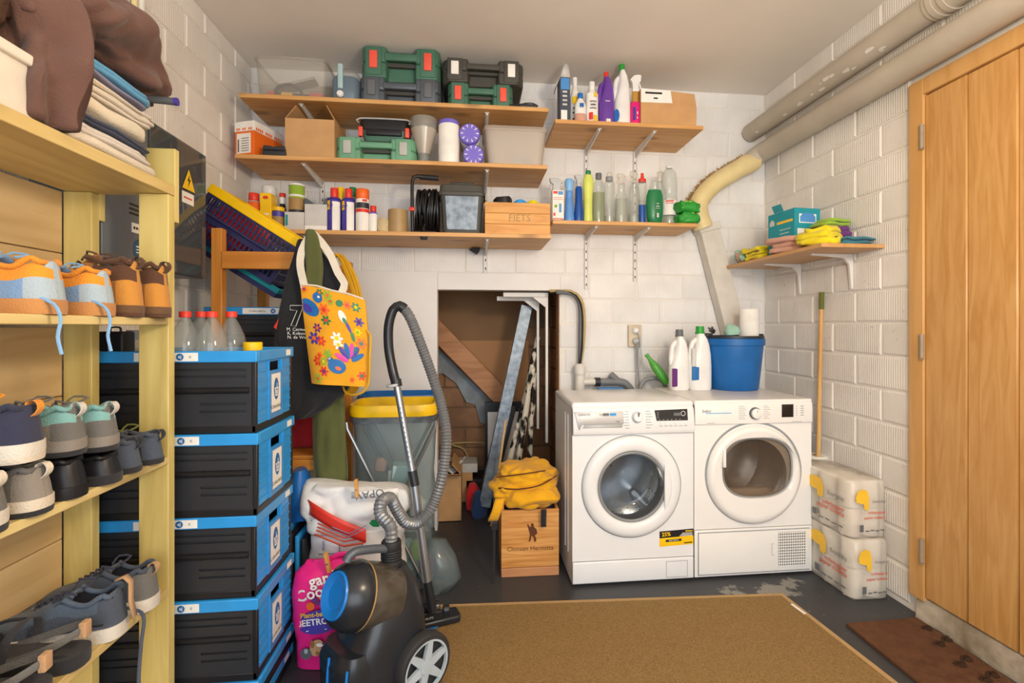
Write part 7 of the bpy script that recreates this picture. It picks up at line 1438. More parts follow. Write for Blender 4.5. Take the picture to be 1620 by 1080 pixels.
for i, (px, py, w_, mt, lb) in enumerate(((725, 800, .16, 'card', 'small brown carton low in the dark cupboard'), (728, 762, .20, 'paper_grey', 'grey flat carton stacked at the back of the cupboard'))):
    p = at(px, py, 3.5); h0 = 0 if i == 0 else .20
    o = MB().box(-w_ / 2, w_ / 2, -.09, .09, 0, .20 if i == 0 else .06).build('small_carton', mt, loc=(p.x + .02, 3.5 , h0), bevel=.002); tag(o, lb, 'carton', 'cartons at the back of the cupboard')
# white shelf brackets hung under the lintel
for i, (pv, y0, y1, ph, pl, s) in enumerate(((865, 470, 700, 478, 796, 'nearer'), (851, 476, 678, 474, 786, 'farther'))):
    Yq = 3.03 + .10 * i
    a = at(pv, y0, Yq); b = at(pv, y1, Yq); c = at(pl, 468 + 10 * i, Yq)
    t = thing('shelf_bracket', 'white right-angled shelf bracket with rail hung under the lintel, %s of two' % s, 'bracket', tuple(b), group='white brackets in the cupboard')
    h_ = a.z - b.z; l_ = a.x - c.x
    MB().box(-.008, .008, -.004, .012, 0, h_).build('rail', 'zinc_paint', t, bevel=.002)
    MB().box(-l_, .008, -.012, .012, h_, h_ + .028).prism([(-.09, h_), (0, h_ - .07), (0, h_)], 'y', -.003, .003).build('arm', 'zinc_paint', t, bevel=.002)
# wine crate with backpack in front of the opening
p0 = at(793, 914, 2.30); p0 = atz(793, 914, 0); p1 = atz(885, 911, 0)
Yc = p0.y; x0, x1 = p0.x, p1.x; zt = at(793, 808, Yc).z
W = x1 - x0
t = thing('wine_crate', 'branded wooden wine crate standing left of the washing machine', 'crate', ((x0 + x1) / 2, Yc, 0), R(-1))
hw = W / 2; D = .34
MB().box(-hw, hw, 0, .014, .045, zt).build('front_panel', 'wine_wood', t, bevel=.002)
MB().box(-hw, hw, -.001, .013, 0, .043).build('front_slat', 'stringer', t, bevel=.003)
for sx in (-1, 1): MB().box(sx * hw - (.014 if sx > 0 else 0), sx * hw + (.014 if sx < 0 else 0), .0145, D - .0145, 0, zt + .055 if sx < 0 else zt).build('side_panel', 'wine_wood', t, bevel=.002)
MB().box(-hw, hw, D - .014, D, 0, zt).build('back_panel', 'wine_wood', t, bevel=.002)
MB().box(-hw + .014, hw - .014, .014, D - .014, .006, .018).build('base', 'wine_wood', t)
T = FR((0, -.0012, zt * .52), (1, 0, 0), (0, 0, 1))
m = MB(); m.text('Clonsen Hermitta', .031, FR((0, -.0012, zt * .42), (1, 0, .0), (.25, 0, 1)))
fig = [(0,.09),(.008,.083),(.006,.073),(.02,.06),(.024,.04),(.012,.03),(.02,.012),(.016,0),(.008,0),(.006,.02),(-.004,.03),(-.01,.002),(-.018,.002),(-.012,.034),(-.016,.05),(-.022,.072),(-.026,.084),(-.02,.086),(-.012,.07),(-.006,.076),(-.008,.086)]
m.poly([(x + .01, -.0012, zt * .52 + z) for x, z in fig]); m.build('branding', 'ink_brown', t, smooth=0)
# contents of crate
def cloth_lump(name, label, cat, loc, dims, mt, seed, amp=.02, fr=9, group=None, nz=9, floor_z=None, p=2.3):
    m = MB(); a, b, h = dims
    m.loft([ring(0, 0, h * (1 - math.cos(math.pi * i / nz)) / 2, a * max(.06, math.sin(math.pi * (i + .0) / nz) ** .55), b * max(.06, math.sin(math.pi * i / nz) ** .55), p, 28) for i in range(nz + 1)])
    m.wob(amp, fr, seed).wob(amp * .35, fr * 3.1, seed + 5)
    if floor_z is not None:
        for v in m.v: v.z = max(v.z, floor_z)
    o = m.build(name, mt, loc=loc, smooth=80, sub=1); return tag(o, label, cat, group)
cx = (x0 + x1) / 2
cloth_lump('folded_jeans', 'dark blue folded denim spilling out of the wine crate', 'cloth', (cx + .02, Yc + .16, zt - .12), (.115, .12, .19), 'denim', 3, .012)
o = MB(TR(0, 0, 0, 0, R(-35), 0)).box(-.012, .012, -.11, .11, 0, .20).build('grey_folder', 'mid_grey', loc=(cx - .05, Yc + .14, zt - .14)); tag(o, 'grey flat folder tilted inside the wine crate', 'folder')
# yellow backpack
bz = at(830, 792, Yc + .12).z; bt = at(830, 730, Yc + .12).z
bx0 = at(779, 760, Yc + .12).x; bx1 = at(884, 760, Yc + .12).x
t = thing('backpack', 'crumpled mustard yellow backpack lying on top of the wine crate', 'backpack', ((bx0 + bx1) / 2, Yc + .13, bz))
bw, bh = (bx1 - bx0) / 2, bt - bz
def bpf(i, n=12):
    f = i / n; return math.sin(math.pi * min(1, max(0, f * .94 + .03))) ** .5
m = MB(); m.loft([ring(.012 * math.sin(i / 2), -.01 * math.sin(i * .35), bh * i / 24, bw * (.55 + .45 * bpf(i / 2)) * (1 - .25 * max(0, i / 24 - .45)), .15 * (.6 + .4 * bpf(i / 2)) * (1 - .3 * max(0, i / 24 - .5)), 2.6, 72) for i in range(25)])
m.wob(.024, 8, 2).crease(.017, 11, (0, 0, bh * .4), 2, st=(1, 1, 2.2)).wob(.005, 38, 7); body = m.build('body', 'backpack_yellow', t, smooth=80, sub=1)
m = MB(); m.loft([ring(.02, -.10, bh * (.08 + .44 * i / 6), bw * .78 * (.8 + .2 * bpf(i, 6)), .075 * (.5 + .5 * bpf(i, 6)), 2.8, 36) for i in range(7)]); m.wob(.016, 12, 8).crease(.018, 15, (.02, -.08, bh * .3), 4, st=(1, 1, 1.8))
pk = m.build('front_pocket', 'backpack_yellow', t, smooth=80, sub=1)
def surf_line(pts): return spline(pts, .02)
m = MB(); m.tube(surf_line([(-bw * .85, -.10, bh * .50), (-bw * .3, -.165, bh * .56), (bw * .3, -.165, bh * .64), (bw * .85, -.08, bh * .72)]), .0035, 6); m.tube(surf_line([(-bw * .9, -.07, bh * .72), (-bw * .2, -.14, bh * .88), (bw * .5, -.12, bh * .92)]), .003, 6); m.build('zip', 'ink_brown', t)
m = MB(); m.grid(lambda u, v: Vector((-bw * .82 - .035 * v + .045 * (u - .5), -.14 - .02 * math.sin(v * 3), -.0 - .10 * v + .06)), 3, 8); m.build('shoulder_strap', 'backpack_yellow', t, solid=.012)
m = MB(); m.tube(spline([(-bw * .98, -.155, -.05), (-bw * .99, -.165, -.10), (-bw * 1.0, -.17, -.22), (-bw * 1.02, -.17, -.33)], .02), .007, 6); m.box(-bw * .98 - .014, -bw * .98 + .014, -.168, -.150, -.075, -.045); m.build('webbing', 'web_black', t)
m = MB(); m.grid(lambda u, v: Vector((.055 + .026 * u, -.166 - .004 * math.sin(v * 6), .0 - .085 * v + .012)), 2, 8); m.build('hanging_strap', 'web_black', t, solid=.003)
# ================================================================ shoe rack
RX0, RX1, RY0, RY1 = -1.113, -.845, .42, 1.512
t = thing('shoe_rack', 'pale pine shelving rack full of shoes at the left', 'rack', (RX0, RY1, 0)); ox, oy = RX0, RY1
SH = {1: 1.603, 2: 1.225, 3: .837, 4: .470}
for k, z in SH.items(): MB().box(RX0 + .004 - ox, RX1 - ox + .002, RY0 - oy, RY1 - .032 - oy if k != 1 else RY1 - .002 - oy, z - (.030 if k == 1 else .020), z).build('shelf', 'rack_wood_y', t, bevel=.002)
MB().box(RX0 + .004 - ox, RX1 - ox, RY0 - oy, RY1 - .032 - oy, .10, .12).build('shelf', 'rack_wood_y', t, bevel=.002)
for (a, b) in ((RX1 - .076, RX1 + .0015), (RX0, RX0 + .072)):
    MB().box(a - ox, b - ox, -.0315, -.002, 0, 1.572).box(a - ox, b - ox, -.0012, .020, 1.50, 1.71).build('post', 'rack_wood_z', t, bevel=.002)
    MB().box(a - ox, b - ox, RY0 - oy - .032, RY0 - oy - .001, 0, 1.72).build('post', 'rack_wood_z', t, bevel=.002)
for (a, b) in ((.10, .292), (.294, .445), (.49, .62), (.622, .81), (.86, 1.01), (1.012, 1.20), (1.245, 1.40), (1.402, 1.57)): MB().box(-.0125, -.0005, RY0 - oy, -.033, a, b).build('back_board', 'ply', t, bevel=.002)
# ---------------------------------------------------------------- shoes
def wprof(t_): 
    P_ = [(0, .16), (.008, .34), (.022, .50), (.045, .63), (.08, .73), (.13, .79), (.2, .81), (.36, .76), (.55, .92), (.7, 1.0), (.82, .94), (.90, .78), (.95, .60), (.98, .42), (1.0, .18)]
    for (a, b), (c, d) in zip(P_[:-1], P_[1:]):
        if a <= t_ <= c: return b + (d - b) * (t_ - a) / (c - a)
    return .2
def prof(P_, t_):
    for (a, b), (c, d) in zip(P_[:-1], P_[1:]):
        if a <= t_ <= c: return b + (d - b) * (t_ - a) / (c - a)
    return P_[-1][1]
TS = [0, .008, .022, .045, .08, .13, .2, .27, .34, .40, .45, .5, .56, .63, .7, .77, .84, .9, .95, .98, 1.0]
def shoe(name, lb, loc, rz, L_=.27, W=.10, Hc=.085, sole_h=.03, up='mesh_navy', heel=None, toe=None, lining='lining_dark', sole='foam_white', outsole=None, lace=None, loop=None, ankle=.85, band=None, group=None, tilt=0, stripe=None, toeh=.42, collar=None, padded=True):
    t = thing(name, lb, 'shoe', loc, rz, group); t.rotation_euler.y = tilt
    HP = [(0, .93), (.022, 1.0), (.08, 1.0), (.13, .95), (.2, ankle), (.27, ankle - .01), (.34, ankle + .07), (.40, 1.02), (.46, 1.0), (.6, .74), (.75, toeh + .08), (.88, toeh), (.96, toeh * .7), (1.0, .12)]
    mats = [up, heel or up, toe or up, lining, band or up, collar or up]; m = MB(); N_ = 17; rings = []
    for q in TS:
        w = W / 2 * wprof(q) * .96; h = Hc * prof(HP, q); b = 1.0 if .07 <= q <= .40 else (.0 if q < .03 or q > .46 else .6); rg = []
        for i in range(N_):
            th = math.pi * i / (N_ - 1); x = w * sgnp(math.cos(th), .75); z = h * (max(0, math.sin(th)) ** .62)
            if 4 <= i <= 12:
                k = (8 - i) / 4.0; ox_ = w * .80 * k if abs(k) == 1 else w * .70 * k * 1.05; oz = h if abs(k) == 1 else h * (.30 if abs(k) < .7 else .62); x = x * (1 - b) + ox_ * b; z = z * (1 - b) + oz * b
            rg.append(Vector((q * L_ + (.012 * (z / max(Hc, .01)) - .004) * max(0, 1 - q * 6), x, sole_h - .002 + z)))
        rings.append(rg)
    K = len(rings); vs_ = [p for r in rings for p in r]; m.add(vs_, [])
    for k in range(K - 1):
        q = (TS[k] + TS[k + 1]) / 2
        for i in range(N_ - 1):
            inner = 4 <= i <= 11 and .04 < q < .44; side = i < 4 or i > 11
            mi = 3 if inner else 5 if (collar and q < .36 and i in (2, 3, 12, 13)) else 1 if (q < .16 and side) or q < .04 else 4 if (side and (i in (0, 1, 14, 15))) else 2 if q > .80 else 0
            m.f.append([k * N_ + i, k * N_ + i + 1, (k + 1) * N_ + i + 1, (k + 1) * N_ + i]); m.m.append(mi)
    m.f.append(list(range(N_))); m.m.append(1); m.f.append([(K - 1) * N_ + i for i in range(N_ - 1, -1, -1)]); m.m.append(2)
    m.build('upper', mats, t, smooth=70, sub=1)
    rim = [rings[k][4] for k in range(K) if .04 <= TS[k] <= .41][::-1] + [rings[k][12] for k in range(K) if .04 <= TS[k] <= .41]
    if padded: m = MB(); m.tube(spline([p + Vector((0, 0, -.001)) for p in rim], .012), .0058, 8); m.build('collar', collar or up, t, smooth=80)
    if lace: m = MB(); m.grid(lambda u, v: Vector(((.36 + .16 * v) * L_, (u - .5) * W * .40, sole_h + Hc * (1.10 - .28 * v) - .010 * (2 * u - 1) ** 2 - .004)), 6, 5); m.build('tongue', up, t, solid=.006, smooth=80)
    def outline(k, z): return [Vector((q * L_ * (1 + .02 * (k - 1)) - .004 * (k), W / 2 * wprof(q) * k, z)) for q in TS] + [Vector((q * L_ * (1 + .02 * (k - 1)) - .004 * k, -W / 2 * wprof(q) * k, z)) for q in reversed(TS)]
    m = MB(); m.loft([outline(1.0, sole_h * .30 if outsole else 0), outline(1.06, sole_h * .5), outline(1.04, sole_h)]); m.build('midsole', sole, t, smooth=50)
    if outsole: m = MB(); m.loft([outline(.96, 0), outline(1.02, sole_h * .12), outline(1.03, sole_h * .34)]); m.build('outsole', outsole, t, smooth=40)
    if lace:
        m = MB()
        for i in range(5): q = .46 + .05 * i; h = sole_h + Hc * prof(HP, q) * 1.0; ww = W * .17 * (1 - .04 * i); m.tube([Vector((q * L_, -ww, h - .008)), Vector((q * L_ + .006, 0, h + .002)), Vector((q * L_, ww, h - .008))], .0026, 6)
        h = sole_h + Hc; m.tube(spline([(.42 * L_, -.012, h), (.40 * L_, -.03, h + .014), (.30 * L_, -.035, h + .010), (.33 * L_, -.01, h + .002)], .01), .0024, 6); m.tube(spline([(.42 * L_, .012, h), (.38 * L_, .03, h + .012), (.30 * L_, .03, h + .006)], .01), .0024, 6)
        m.build('lace', lace, t)
    if loop:
        m = MB(); h = sole_h + Hc; P_ = spline([(.010, 0, h - .030), (-.004, 0, h - .018), (-.007, 0, h - .006), (.000, 0, h + .004), (.012, 0, h + .001), (.015, 0, h - .012)], .005); m.loft([[p + Vector((dx_, sy_, dz_)) for dx_, sy_, dz_ in ((-.0012, -.0075, 0), (-.0012, .0075, 0), (.0012, .0075, 0), (.0012, -.0075, 0))] for p in P_]); m.build('pull_loop', loop, t, smooth=60)
    if stripe:
        m = MB()
        for sy in (-1, 1): m.tube([Vector((q * L_, sy * (W / 2 * wprof(q) * 1.0 - .003 * abs(f)), sole_h + Hc * f)) for q, f in ((.36, .60), (.45, .42), (.52, .2), (.56, .05))], .006, 6)
        m.build('side_stripe', stripe, t)
    return t
PI = math.pi; g2 = 'shoes on the upper rack shelf'; z = SH[2] + .0005; HX = RX1 + .006
s1 = shoe('sneaker', 'blue suede sneaker with orange heel, left of its pair on the upper rack shelf', (HX, 1.105, z), PI + .05, .262, .108, .084, .030, 'suede_blue', 'suede_pale', 'suede_blue', 'lining_dark', 'gum', None, 'lace_blue', None, .80, group=g2, stripe='suede_orange', collar='suede_orange')
s2 = shoe('sneaker', 'blue suede sneaker with orange heel, beside the brown boots', (HX + .004, 1.238, z), PI + .0, .262, .104, .080, .030, 'suede_blue', 'suede_pale', 'suede_blue', 'lining_dark', 'gum', None, 'lace_blue', None, .80, group=g2, stripe='suede_orange', collar='suede_orange')
for s in (s1, s2):     # orange heel tab and a lace dangling over the shelf edge
    y_ = .03; m = MB(); m.tube(spline([(.03, y_, .04), (-.012, y_, .02), (-.024, y_, -.01), (-.022, y_ + .004, -.045), (-.026, y_, -.080)], .01), .0034, 6); m.build('loose_lace', 'lace_blue', s)
for i, (y_, lb) in enumerate(((1.337, 'worn brown leather boot next to the blue sneakers'), (1.430, 'worn brown leather boot nearest the rack post'))):
    b = shoe('leather_boot', lb, (HX + .010 * (1 + i), y_, z), PI + (.05 if i == 0 else -.02), .258, .092, .118, .028, 'leather_brown', 'leather_tan', 'leather_brown', 'leather_dark', 'boot_sole', 'leather_dark', 'leather_dark', 'leather_dark', .92, group=g2, collar='leather_dark')
# third shelf
g3 = 'shoes on the middle rack shelf'; z = SH[3] + .0005
shoe('running_shoe', 'speckled dark running shoe with white sole at the frame edge, lower layer', (HX + .01, .965, z), PI + .10, .258, .098, .066, .038, 'mesh_dark', 'mesh_grey', None, 'lining_dark', 'foam_white', 'sole_dark', 'strap_cream', 'strap_cream', group=g3)
shoe('running_shoe', 'grey walking shoe with beige sole and cream heel loop, lower layer', (HX + .01, 1.062, z), PI + .04, .258, .092, .062, .032, 'mesh_grey', 'shoe_taupe', None, 'lining_dark', 'towel_sand', 'sole_dark', 'mesh_dark', 'strap_cream', group=g3)
shoe('garden_clog', 'shiny black rubber clog under the grey hiking shoes', (HX + .006, 1.156, z), PI + .02, .256, .090, .058, .026, 'croc_black', None, None, 'lining_dark', 'croc_black', None, None, None, .8, group=g3, toeh=.7)
shoe('slip_on_shoe', 'low black slip-on shoe beside the clog', (HX + .012, 1.252, z), PI - .02, .256, .090, .045, .022, 'croc_black', None, None, 'lining_dark', 'sole_dark', None, None, None, .9, group=g3, toeh=.8)
shoe('climbing_shoe', 'black climbing shoe with yellow tab, left of the pair by the post', (HX + .004, 1.342, z), PI + .12, .245, .080, .068, .014, 'slate', None, 'slate', 'lining_dark', 'sole_dark', None, 'olive_patch', 'lining_dark', .9, group=g3, band='sole_dark', stripe='olive_patch')
shoe('climbing_shoe', 'black climbing shoe with yellow tab, nearest the rack post', (HX + .012, 1.418, z), PI + .04, .245, .072, .070, .014, 'slate', None, 'slate', 'lining_dark', 'sole_dark', None, 'olive_patch', 'lining_dark', .9, group=g3, band='sole_dark', stripe='olive_patch')
z3 = SH[3] + .092
shoe('running_shoe', 'navy running shoe with orange details and white sole lying on the lower shoes', (HX + .015, 1.035, z3 + .018), PI + .08, .258, .10, .074, .036, 'mesh_navy', 'mesh_navy', None, 'lining_dark', 'foam_white', 'towel_sand', 'suede_orange', 'suede_orange', .8, group=g3, band='shoe_teal')
for i, (y_, lb) in enumerate(((1.150, 'grey hiking shoe with pale loop stacked on the clog'), (1.240, 'grey hiking shoe with pale loop stacked on the slip-on shoe'))):
    s = shoe('hiking_shoe', lb, (HX + .008 + .006 * i, y_, z3 - (.0 if i == 0 else .012)), PI + .03, .258, .090, .072, .034, 'mesh_grey', 'mesh_grey', None, 'lining_grey', 'shoe_taupe', 'sole_dark', 'mesh_grey', 'towel_pale', .82, group=g3, band='shoe_taupe', collar='shoe_teal')
    if i == 0: m = MB(); m.text('quechua', .020, FR((.085, .0455, .068), (-1, .0, 0.02), (0, -.25, 1))); m.build('lettering', 'towel_pale', s, smooth=0)
# fourth shelf
g4 = 'shoes on the lower rack shelf'; z = SH[4] + .0005
a1 = shoe('sneaker', 'navy and grey sneaker with tan heel loop, left of the pair by the post', (HX + .012, 1.275, z), PI + .10, .258, .102, .076, .032, 'shoe_greyblue', 'slate', None, 'lining_dark', 'foam_white', None, 'mesh_navy', None, .80, group=g4, band='slate')
a2 = shoe('sneaker', 'navy and grey sneaker with tan heel loop, nearest the rack post', (HX + .016, 1.388, z), PI + .04, .258, .098, .078, .032, 'slate', 'mesh_grey', None, 'lining_dark', 'foam_white', None, 'mesh_navy', 'tan_web', .80, group=g4, band='slate')
m = MB(); m.loft([[Vector((x_, f * .009, zz)) for f in (-1, 1)] for x_, zz in ((.014, .128), (-.004, .134), (-.016, .12), (-.016, .075), (-.024, .035))], caps=False, ring_closed=False); m.build('heel_strap', 'tan_web', a1, solid=.003)
m = MB(); m.tube(spline([(.12, -.04, .07), (.02, -.055, .03), (-.02, -.045, .012), (-.028, -.02, -.04), (-.030, -.006, -.10), (-.034, .004, -.14)], .01), .004, 6); m.build('loose_lace', 'slate', a1)
def sandal(lb, loc, rz):
    t = thing('sandal', lb, 'sandal', loc, rz, g4); L_, W = .258, .098
    outline = lambda k, z_: [Vector((q * L_, W / 2 * wprof(q) * k, z_)) for q in TS] + [Vector((q * L_, -W / 2 * wprof(q) * k, z_)) for q in reversed(TS)]
    MB().loft([outline(.97, 0), outline(1.03, .012), outline(1.0, .030)]).build('sole', 'sole_dark', t, smooth=50)
    for nm, mt, pts, wd in (('heel_band', 'mesh_grey', [(.16, -.042, .028), (.05, -.044, .060), (.012, -.02, .074), (.006, 0, .076), (.012, .02, .074), (.05, .044, .060), (.16, .042, .028)], .0085), ('ankle_strap', 'mesh_dark', [(.13, -.044, .03), (.12, -.04, .085), (.115, 0, .105), (.12, .04, .085), (.13, .044, .03)], .009), ('toe_strap', 'mesh_dark', [(.21, -.048, .02), (.195, -.035, .062), (.19, 0, .074), (.195, .035, .062), (.21, .048, .02)], .012)):
        m = MB(); P_ = spline(pts, .01); rings = []
        for p in P_: rings.append([p + Vector((0, 0, wd)), p + Vector((.002, 0, wd * .5)), p + Vector((.002, 0, -wd * .5)), p + Vector((0, 0, -wd)), p + Vector((-.002, 0, -wd * .5)), p + Vector((-.002, 0, wd * .5))] if nm == 'heel_band' else [p + Vector((wd, 0, 0)), p + Vector((wd * .5, 0, .002)), p + Vector((-wd * .5, 0, .002)), p + Vector((-wd, 0, 0)), p + Vector((-wd * .5, 0, -.002)), p + Vector((wd * .5, 0, -.002))])
        m.loft(rings); m.build(nm, mt, t, smooth=50)
    m = MB(); m.rbox(-.004, .010, -.011, .011, .058, .092, .003).build('heel_patch', 'tan_web', t)
    m = MB(); m.tube(spline([(.05, -.046, .062), (.02, -.052, .05), (.0, -.05, .052)], .01), .003, 6); m.build('cord', 'lining_dark', t); m = MB(); m.tube(spline([(.115, 0, .107), (.16, -.01, .100), (.20, 0, .085)], .01), .004, 6); m.build('cord', 'lining_dark', t)
sandal('dark outdoor sandal with tan heel patch beside the navy sneakers', (HX + .008, 1.168, z), PI + .06); sandal('dark outdoor sandal with tan heel patch beside the red shoe', (HX + .012, 1.062, z), PI + .10)
shoe('red_shoe', 'red shoe at the left frame edge of the lower rack shelf', (HX + .008, .955, z), PI + .08, .258, .098, .075, .030, 'red_shoe', None, None, 'lining_dark', 'mesh_dark', 'sole_dark', None, None, group=g4)
# ---------------------------------------------------------------- on top of the rack
z = SH[1] + .0005
t = thing('white_bin', 'white plastic storage box at the left end of the top rack shelf', 'box', (RX0 + .01, .55, z)); bw, bl, bh = .25, .535, .125
MB().rbox(0, bw - .006, 0, bl, 0, bh - .012, .012).build('body', 'cream_pl', t); m = MB(); m.rbox(-.006, bw + .004, -.006, bl + .008, bh - .022, bh, .004); m.build('rim', 'cream_pl', t)
t = thing('steel_bowl', 'round steel bowl standing on the white storage box', 'bowl', (RX0 + .165, .955, z + bh + .0005)); MB().lathe([(.05, 0), (.085, .01), (.105, .04), (.11, .075), (.10, .115), (.08, .135), (.075, .135), (.10, .075), (.05, .012), (0, .01)], 36).build('bowl', 'bowl_steel', t)
MB().lathe([(.075, .133), (.084, .133), (.084, .140), (.075, .140), (.075, .133)], 36).build('rim', 'bowl_steel', t)
def towel(lb, y0, y1, z0, th, mt, seed, x0=RX0 + .03, x1=RX1 - .005, amp=.006, tilt=0.0, folds=2, name='folded_towel'):
    m = MB(); cx, cy = (x0 + x1) / 2, (y0 + y1) / 2; a, b = (x1 - x0) / 2, (y1 - y0) / 2; k_ = folds
    for i in range(k_):
        za = th * i / k_; zb = th * (i + 1) / k_; s = 1 - .05 * ((i + seed) % 2)
        m.loft([ring(0, 0, za + (zb - za) * f, a * k * s, b * k * s, 6, 56) for f, k in ((.02, .94), (.2, .99), (.5, 1.0), (.8, .99), (.98, .94))])
    m.wob(amp, 11, seed).wob(amp * .4, 40, seed + 2)
    mz = min(v.z for v in m.v)
    for v in m.v: v.z = max(0, v.z - mz * .6) 
    mx = max(v.z for v in m.v)
    for v in m.v: v.z *= th / mx
    return tag(m.build(name, mt, loc=(cx, cy, z0), smooth=70), lb, 'towel', 'folded towels on the rack')
zt = z
for (lb, th, mt, y0, y1, dx, am, fo) in (('pale beige folded towel at the bottom of the stack', .026, 'towel_sand', 1.13, 1.462, .004, .006, 1), ('light grey folded towel second from the bottom', .030, 'towel_pale', 1.13, 1.445, -.004, .008, 2), ('dark navy folded cloth in the towel stack', .022, 'denim_dark', 1.13, 1.45, .0, .008, 3),
                                       ('thick ivory fleece towel in the middle of the stack', .042, 'towel_ivory', 1.12, 1.432, .004, .010, 1), ('loosely folded off-white cloths below the mauve cloth', .046, 'towel_cream', 1.12, 1.455, .0, .013, 4), ('thin mauve grey cloth under the blue towel', .012, 'cloth_mauve', 1.13, 1.425, .0, .008, 1), ('bright blue terry towel just below the brown blanket', .032, 'towel_blue', 1.12, 1.44, .006, .008, 2)):
    towel(lb, y0, y1, zt, th, mt, len(lb), x1=RX1 - .002 + dx, amp=am, folds=fo); zt += th + .0004
# brown blanket: heap over the towels plus a tail down to the shelf
t = thing('brown_blanket', 'brown crumpled fleece blanket thrown over the towel stack', 'blanket', (-.96, 1.25, zt)); m = MB(); rings = []
for k in range(40):
    f = k / 39; y = 1.05 - 1.25 + .445 * f; top = prof([(0, .10), (.10, .20), (.35, .21), (.6, .185), (.82, .14), (.95, .09), (1, .04)], f); bot = prof([(0, .0), (.2, .005), (1, .002)], f); hw = prof([(0, .10), (.2, .14), (.8, .145), (1, .115)], f)
    rg = []
    for i in range(64):
        th = 2 * PI * i / 64; w_ = 1 + .07 * math.sin(3 * th + f * 5) + .05 * math.sin(5 * th - f * 9); rg.append(Vector((.0 + hw * w_ * sgnp(math.cos(th), .8), y, bot + (top - bot) * (.5 + .5 * sgnp(math.sin(th), .85) * (w_ if math.sin(th) > 0 else 1)))))
    rings.append(rg)
m.loft(rings).wob(.026, 8, 5).crease(.046, 6.5, lambda p: Vector((0, p.y, .07)), 3, st=(1, .55, 1)).crease(.016, 17, lambda p: Vector((0, p.y, .07)), 8, st=(1, .7, 1))
for v in m.v:
    if v.y > -.12: v.z = max(v.z, .002)
m.build('heap', 'blanket', t, smooth=80, sub=1)
m = MB(); rings = []
for k in range(26):
    f = k / 25; zz = (zt - z) * (-1) * (1 - f) + .07 * f + .004; rings.append([Vector((.070 + .060 * math.cos(th) * (1 + .25 * math.sin(th * 5 + f * 3)) + .03 * math.sin(f * 3.1), 1.112 - 1.25 + .056 * (1 + .25 * f) * math.sin(th) - .01 * math.sin(f * 5), zz)) for th in [2 * PI * i / 28 for i in range(44)]])
m.loft(rings).wob(.014, 11, 3).crease(.030, 10, lambda p: Vector((.07, -.138, p.z)), 4, st=(1.3, 1.3, .5))
for v in m.v: v.z = max(v.z, -(zt - z) + .001)
m.build('tail', 'blanket', t, smooth=80, sub=1)
p = at(262, 150, 1.47); t = thing('rolled_tube', 'short grey tube with blue end poking out behind the blanket', 'tube', (-.86, 1.452, zt + .012)); m = MB(); m.tube([(-.10, 0, 0), (.042, .012, -.004)], .010, 12); m.build('tube', 'mid_grey', t); m = MB(); m.tube([(.042, .012, -.004), (.050, .0128, -.0042)], .0108, 12); m.build('cap', 'indigo', t)
# ================================================================ electrical cabinet on the left wall
FX = -1.05
t = thing('electrical_cabinet', 'grey electrical cabinet with smoked door and yellow warning triangle on the left wall', 'cabinet', (XL, 1.80, 1.39)); ox, oy, oz = XL, 1.80, 1.39
D_ = FX - XL
m = MB(); m.box(.001, .012, 1.53 - oy, 2.085 - oy, 0, .49).box(.012, D_ - .012, 1.53 - oy, 1.542 - oy, 0, .49).box(.012, D_ - .012, 2.073 - oy, 2.085 - oy, 0, .49).box(.012, D_ - .012, 1.542 - oy, 2.073 - oy, 0, .012).box(.012, D_ - .012, 1.542 - oy, 2.073 - oy, .478, .49).box(.012, D_ - .012, 1.73 - oy, 1.742 - oy, .012, .478); m.build('housing', 'cabinet_grey', t, smooth=0)
MB().rbox(D_ - .012, D_, 1.532 - oy, 1.735 - oy, .004, .486, .004).build('steel_door', 'cabinet_grey', t)
MB().rbox(D_ - .010, D_ + .002, 1.740 - oy, 2.084 - oy, .002, .488, .003).build('smoked_door', 'smoked_glass', t)
m = MB()
for i in range(3): m.box(D_, D_ + .0012, 1.645 - oy, 1.725 - oy, .188 - i * .014, .194 - i * .014)
m.build('vent', 'ink', t, smooth=0); MB().box(D_, D_ + .0012, 1.655 - oy, 1.725 - oy, .105, .135).build('label', 'paper_white', t, smooth=0)
m = MB()
for i in range(5): m.box(D_ + .0012, D_ + .0018, 1.662 - oy + i * .012, 1.670 - oy + i * .012, .116, .124)
m.build('label_print', 'ink', t, smooth=0)
Tf = FR((D_ + .0012, 1.695 - oy, .055), (0, 1, 0), (0, 0, 1)); m = MB(Tf); m.disc((0, 0, 0), .034, I4, 24); m.build('round_sticker', 'denim', t, smooth=0)
m = MB(Tf); m.box(-.02, .02, .006, .010, .0003, .0006).box(-.02, .02, -.003, 0, .0003, .0006).box(-.02, .012, -.012, -.009, .0003, .0006); m.build('sticker_print', 'paper_white', t, smooth=0)
for r_ in range(3):
    for i in range(9):
        MB().rbox(.05, .075, 1.755 - oy + i * .034, 1.785 - oy + i * .034, .07 + r_ * .14, .15 + r_ * .14, .003).build('breaker', 'light_grey' if (i + r_) % 4 else 'dark_pl', t)
MB().box(.030, .05, 1.745 - oy, 2.07 - oy, .02, .47).build('mounting_plate', 'gun_metal', t, smooth=0)
tri = atx(297, 285, FX) ; cy_, cz_ = tri.y - oy, tri.z - oz
Tf = FR((D_ + .0028, cy_, cz_), (0, 1, 0), (0, 0, 1)); m = MB(Tf); m.prism([(-.045, -.040), (.045, -.040), (0, .045)], 'z', 0, .0008); m.build('warning_border', 'ink', t, smooth=0); m = MB(Tf); m.prism([(-.041, -.0375), (.041, -.0375), (0, .040)], 'z', .0008, .0014); m.build('warning_triangle', 'yellow_pl', t, smooth=0)
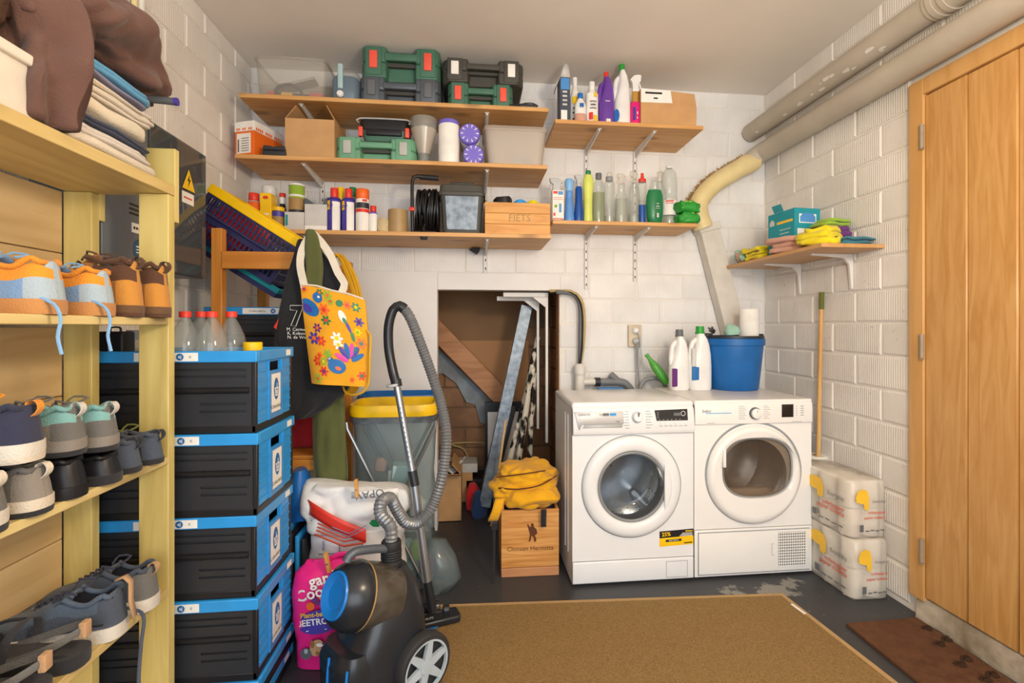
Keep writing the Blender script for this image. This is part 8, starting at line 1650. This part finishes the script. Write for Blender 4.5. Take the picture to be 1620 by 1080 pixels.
m = MB(Tf); m.prism([(.006, .022), (-.010, -.004), (.0, -.004), (-.006, -.03), (.012, .003), (.002, .003)], 'z', .0014, .0018); m.build('lightning_bolt', 'ink', t, smooth=0)
sq_ = atx(294, 300, FX); Tf = FR((D_ + .0028, cy_ - .004, cz_ - .068), (0, 1, 0), (0, 0, 1)); m = MB(Tf); m.box(-.038, .038, -.022, .020, 0, .0008); m.build('white_label', 'paper_white', t, smooth=0); m = MB(Tf); m.box(-.028, .026, -.004, .002, .0008, .0012); m.build('label_bar', 'ink_red', t, smooth=0)
# wall conduits on the left wall
for (px, mt, r_) in ((222, 'pvc_white', .016), (213, 'pipe_cream', .010)):
    p = atx(px, 100, XL + .02); o = MB().tube([(0, 0, 1.9), (0, 0, ZC - .001)], r_, 12).build('conduit', mt, loc=(XL + .02, p.y, 0)); tag(o, 'vertical %s conduit high on the left wall' % ('white' if mt == 'pvc_white' else 'thin cream'), 'conduit', 'conduits on the left wall')
# ================================================================ small pieces belong to the part that carries them
NEST = {'door_handle': 'door_ring', 'door_catch': 'door_ring', 'door_glass': 'door_ring', 'glass_rim': 'door_ring', 'window_rim': 'door_ring', 'dial': 'control_panel', 'dial_mark': 'control_panel', 'dial_ring': 'control_panel',
        'display': 'control_panel', 'readout': 'control_panel', 'start_ring': 'control_panel', 'display_marks': 'control_panel', 'programme_marks': 'control_panel', 'button': 'control_panel', 'drawer_grip': 'drawer', 'paddle': 'drum', 'drum_holes': 'drum',
        'rim_label': 'rim', 'rim_disc': 'rim', 'rim_mark': 'rim', 'rim_lettering': 'rim', 'rim_icon': 'rim', 'rim_tag': 'rim', 'lace': 'upper', 'tongue': 'upper', 'pull_loop': 'upper', 'collar': 'upper', 'heel_strap': 'upper', 'side_stripe': 'upper', 'loose_lace': 'upper',
        'outsole': 'midsole', 'blue_lid': 'canister_cap', 'canister_seal': 'dust_canister', 'flap': 'body', 'hem': 'bag', 'lint_flap': 'drum', 'seam': 'shell', 'grip': 'stand', 'lid_edge': 'lid', 'label_print': 'label', 'white_print': 'body', 'lightning_bolt': 'warning_triangle'}
kids = {}
for o in list(COL.objects):
    if o.parent is not None: kids.setdefault(o.parent.name, []).append(o)
for o in list(COL.objects):
    if o.type == 'EMPTY' and o.parent is None and 'label' in o:
        by = {}
        for c in kids.get(o.name, []): by.setdefault(c.name.split('.')[0], c)
        for c in kids.get(o.name, []):
            p = by.get(NEST.get(c.name.split('.')[0], ''))
            if p is not None and p is not c: c.parent = p
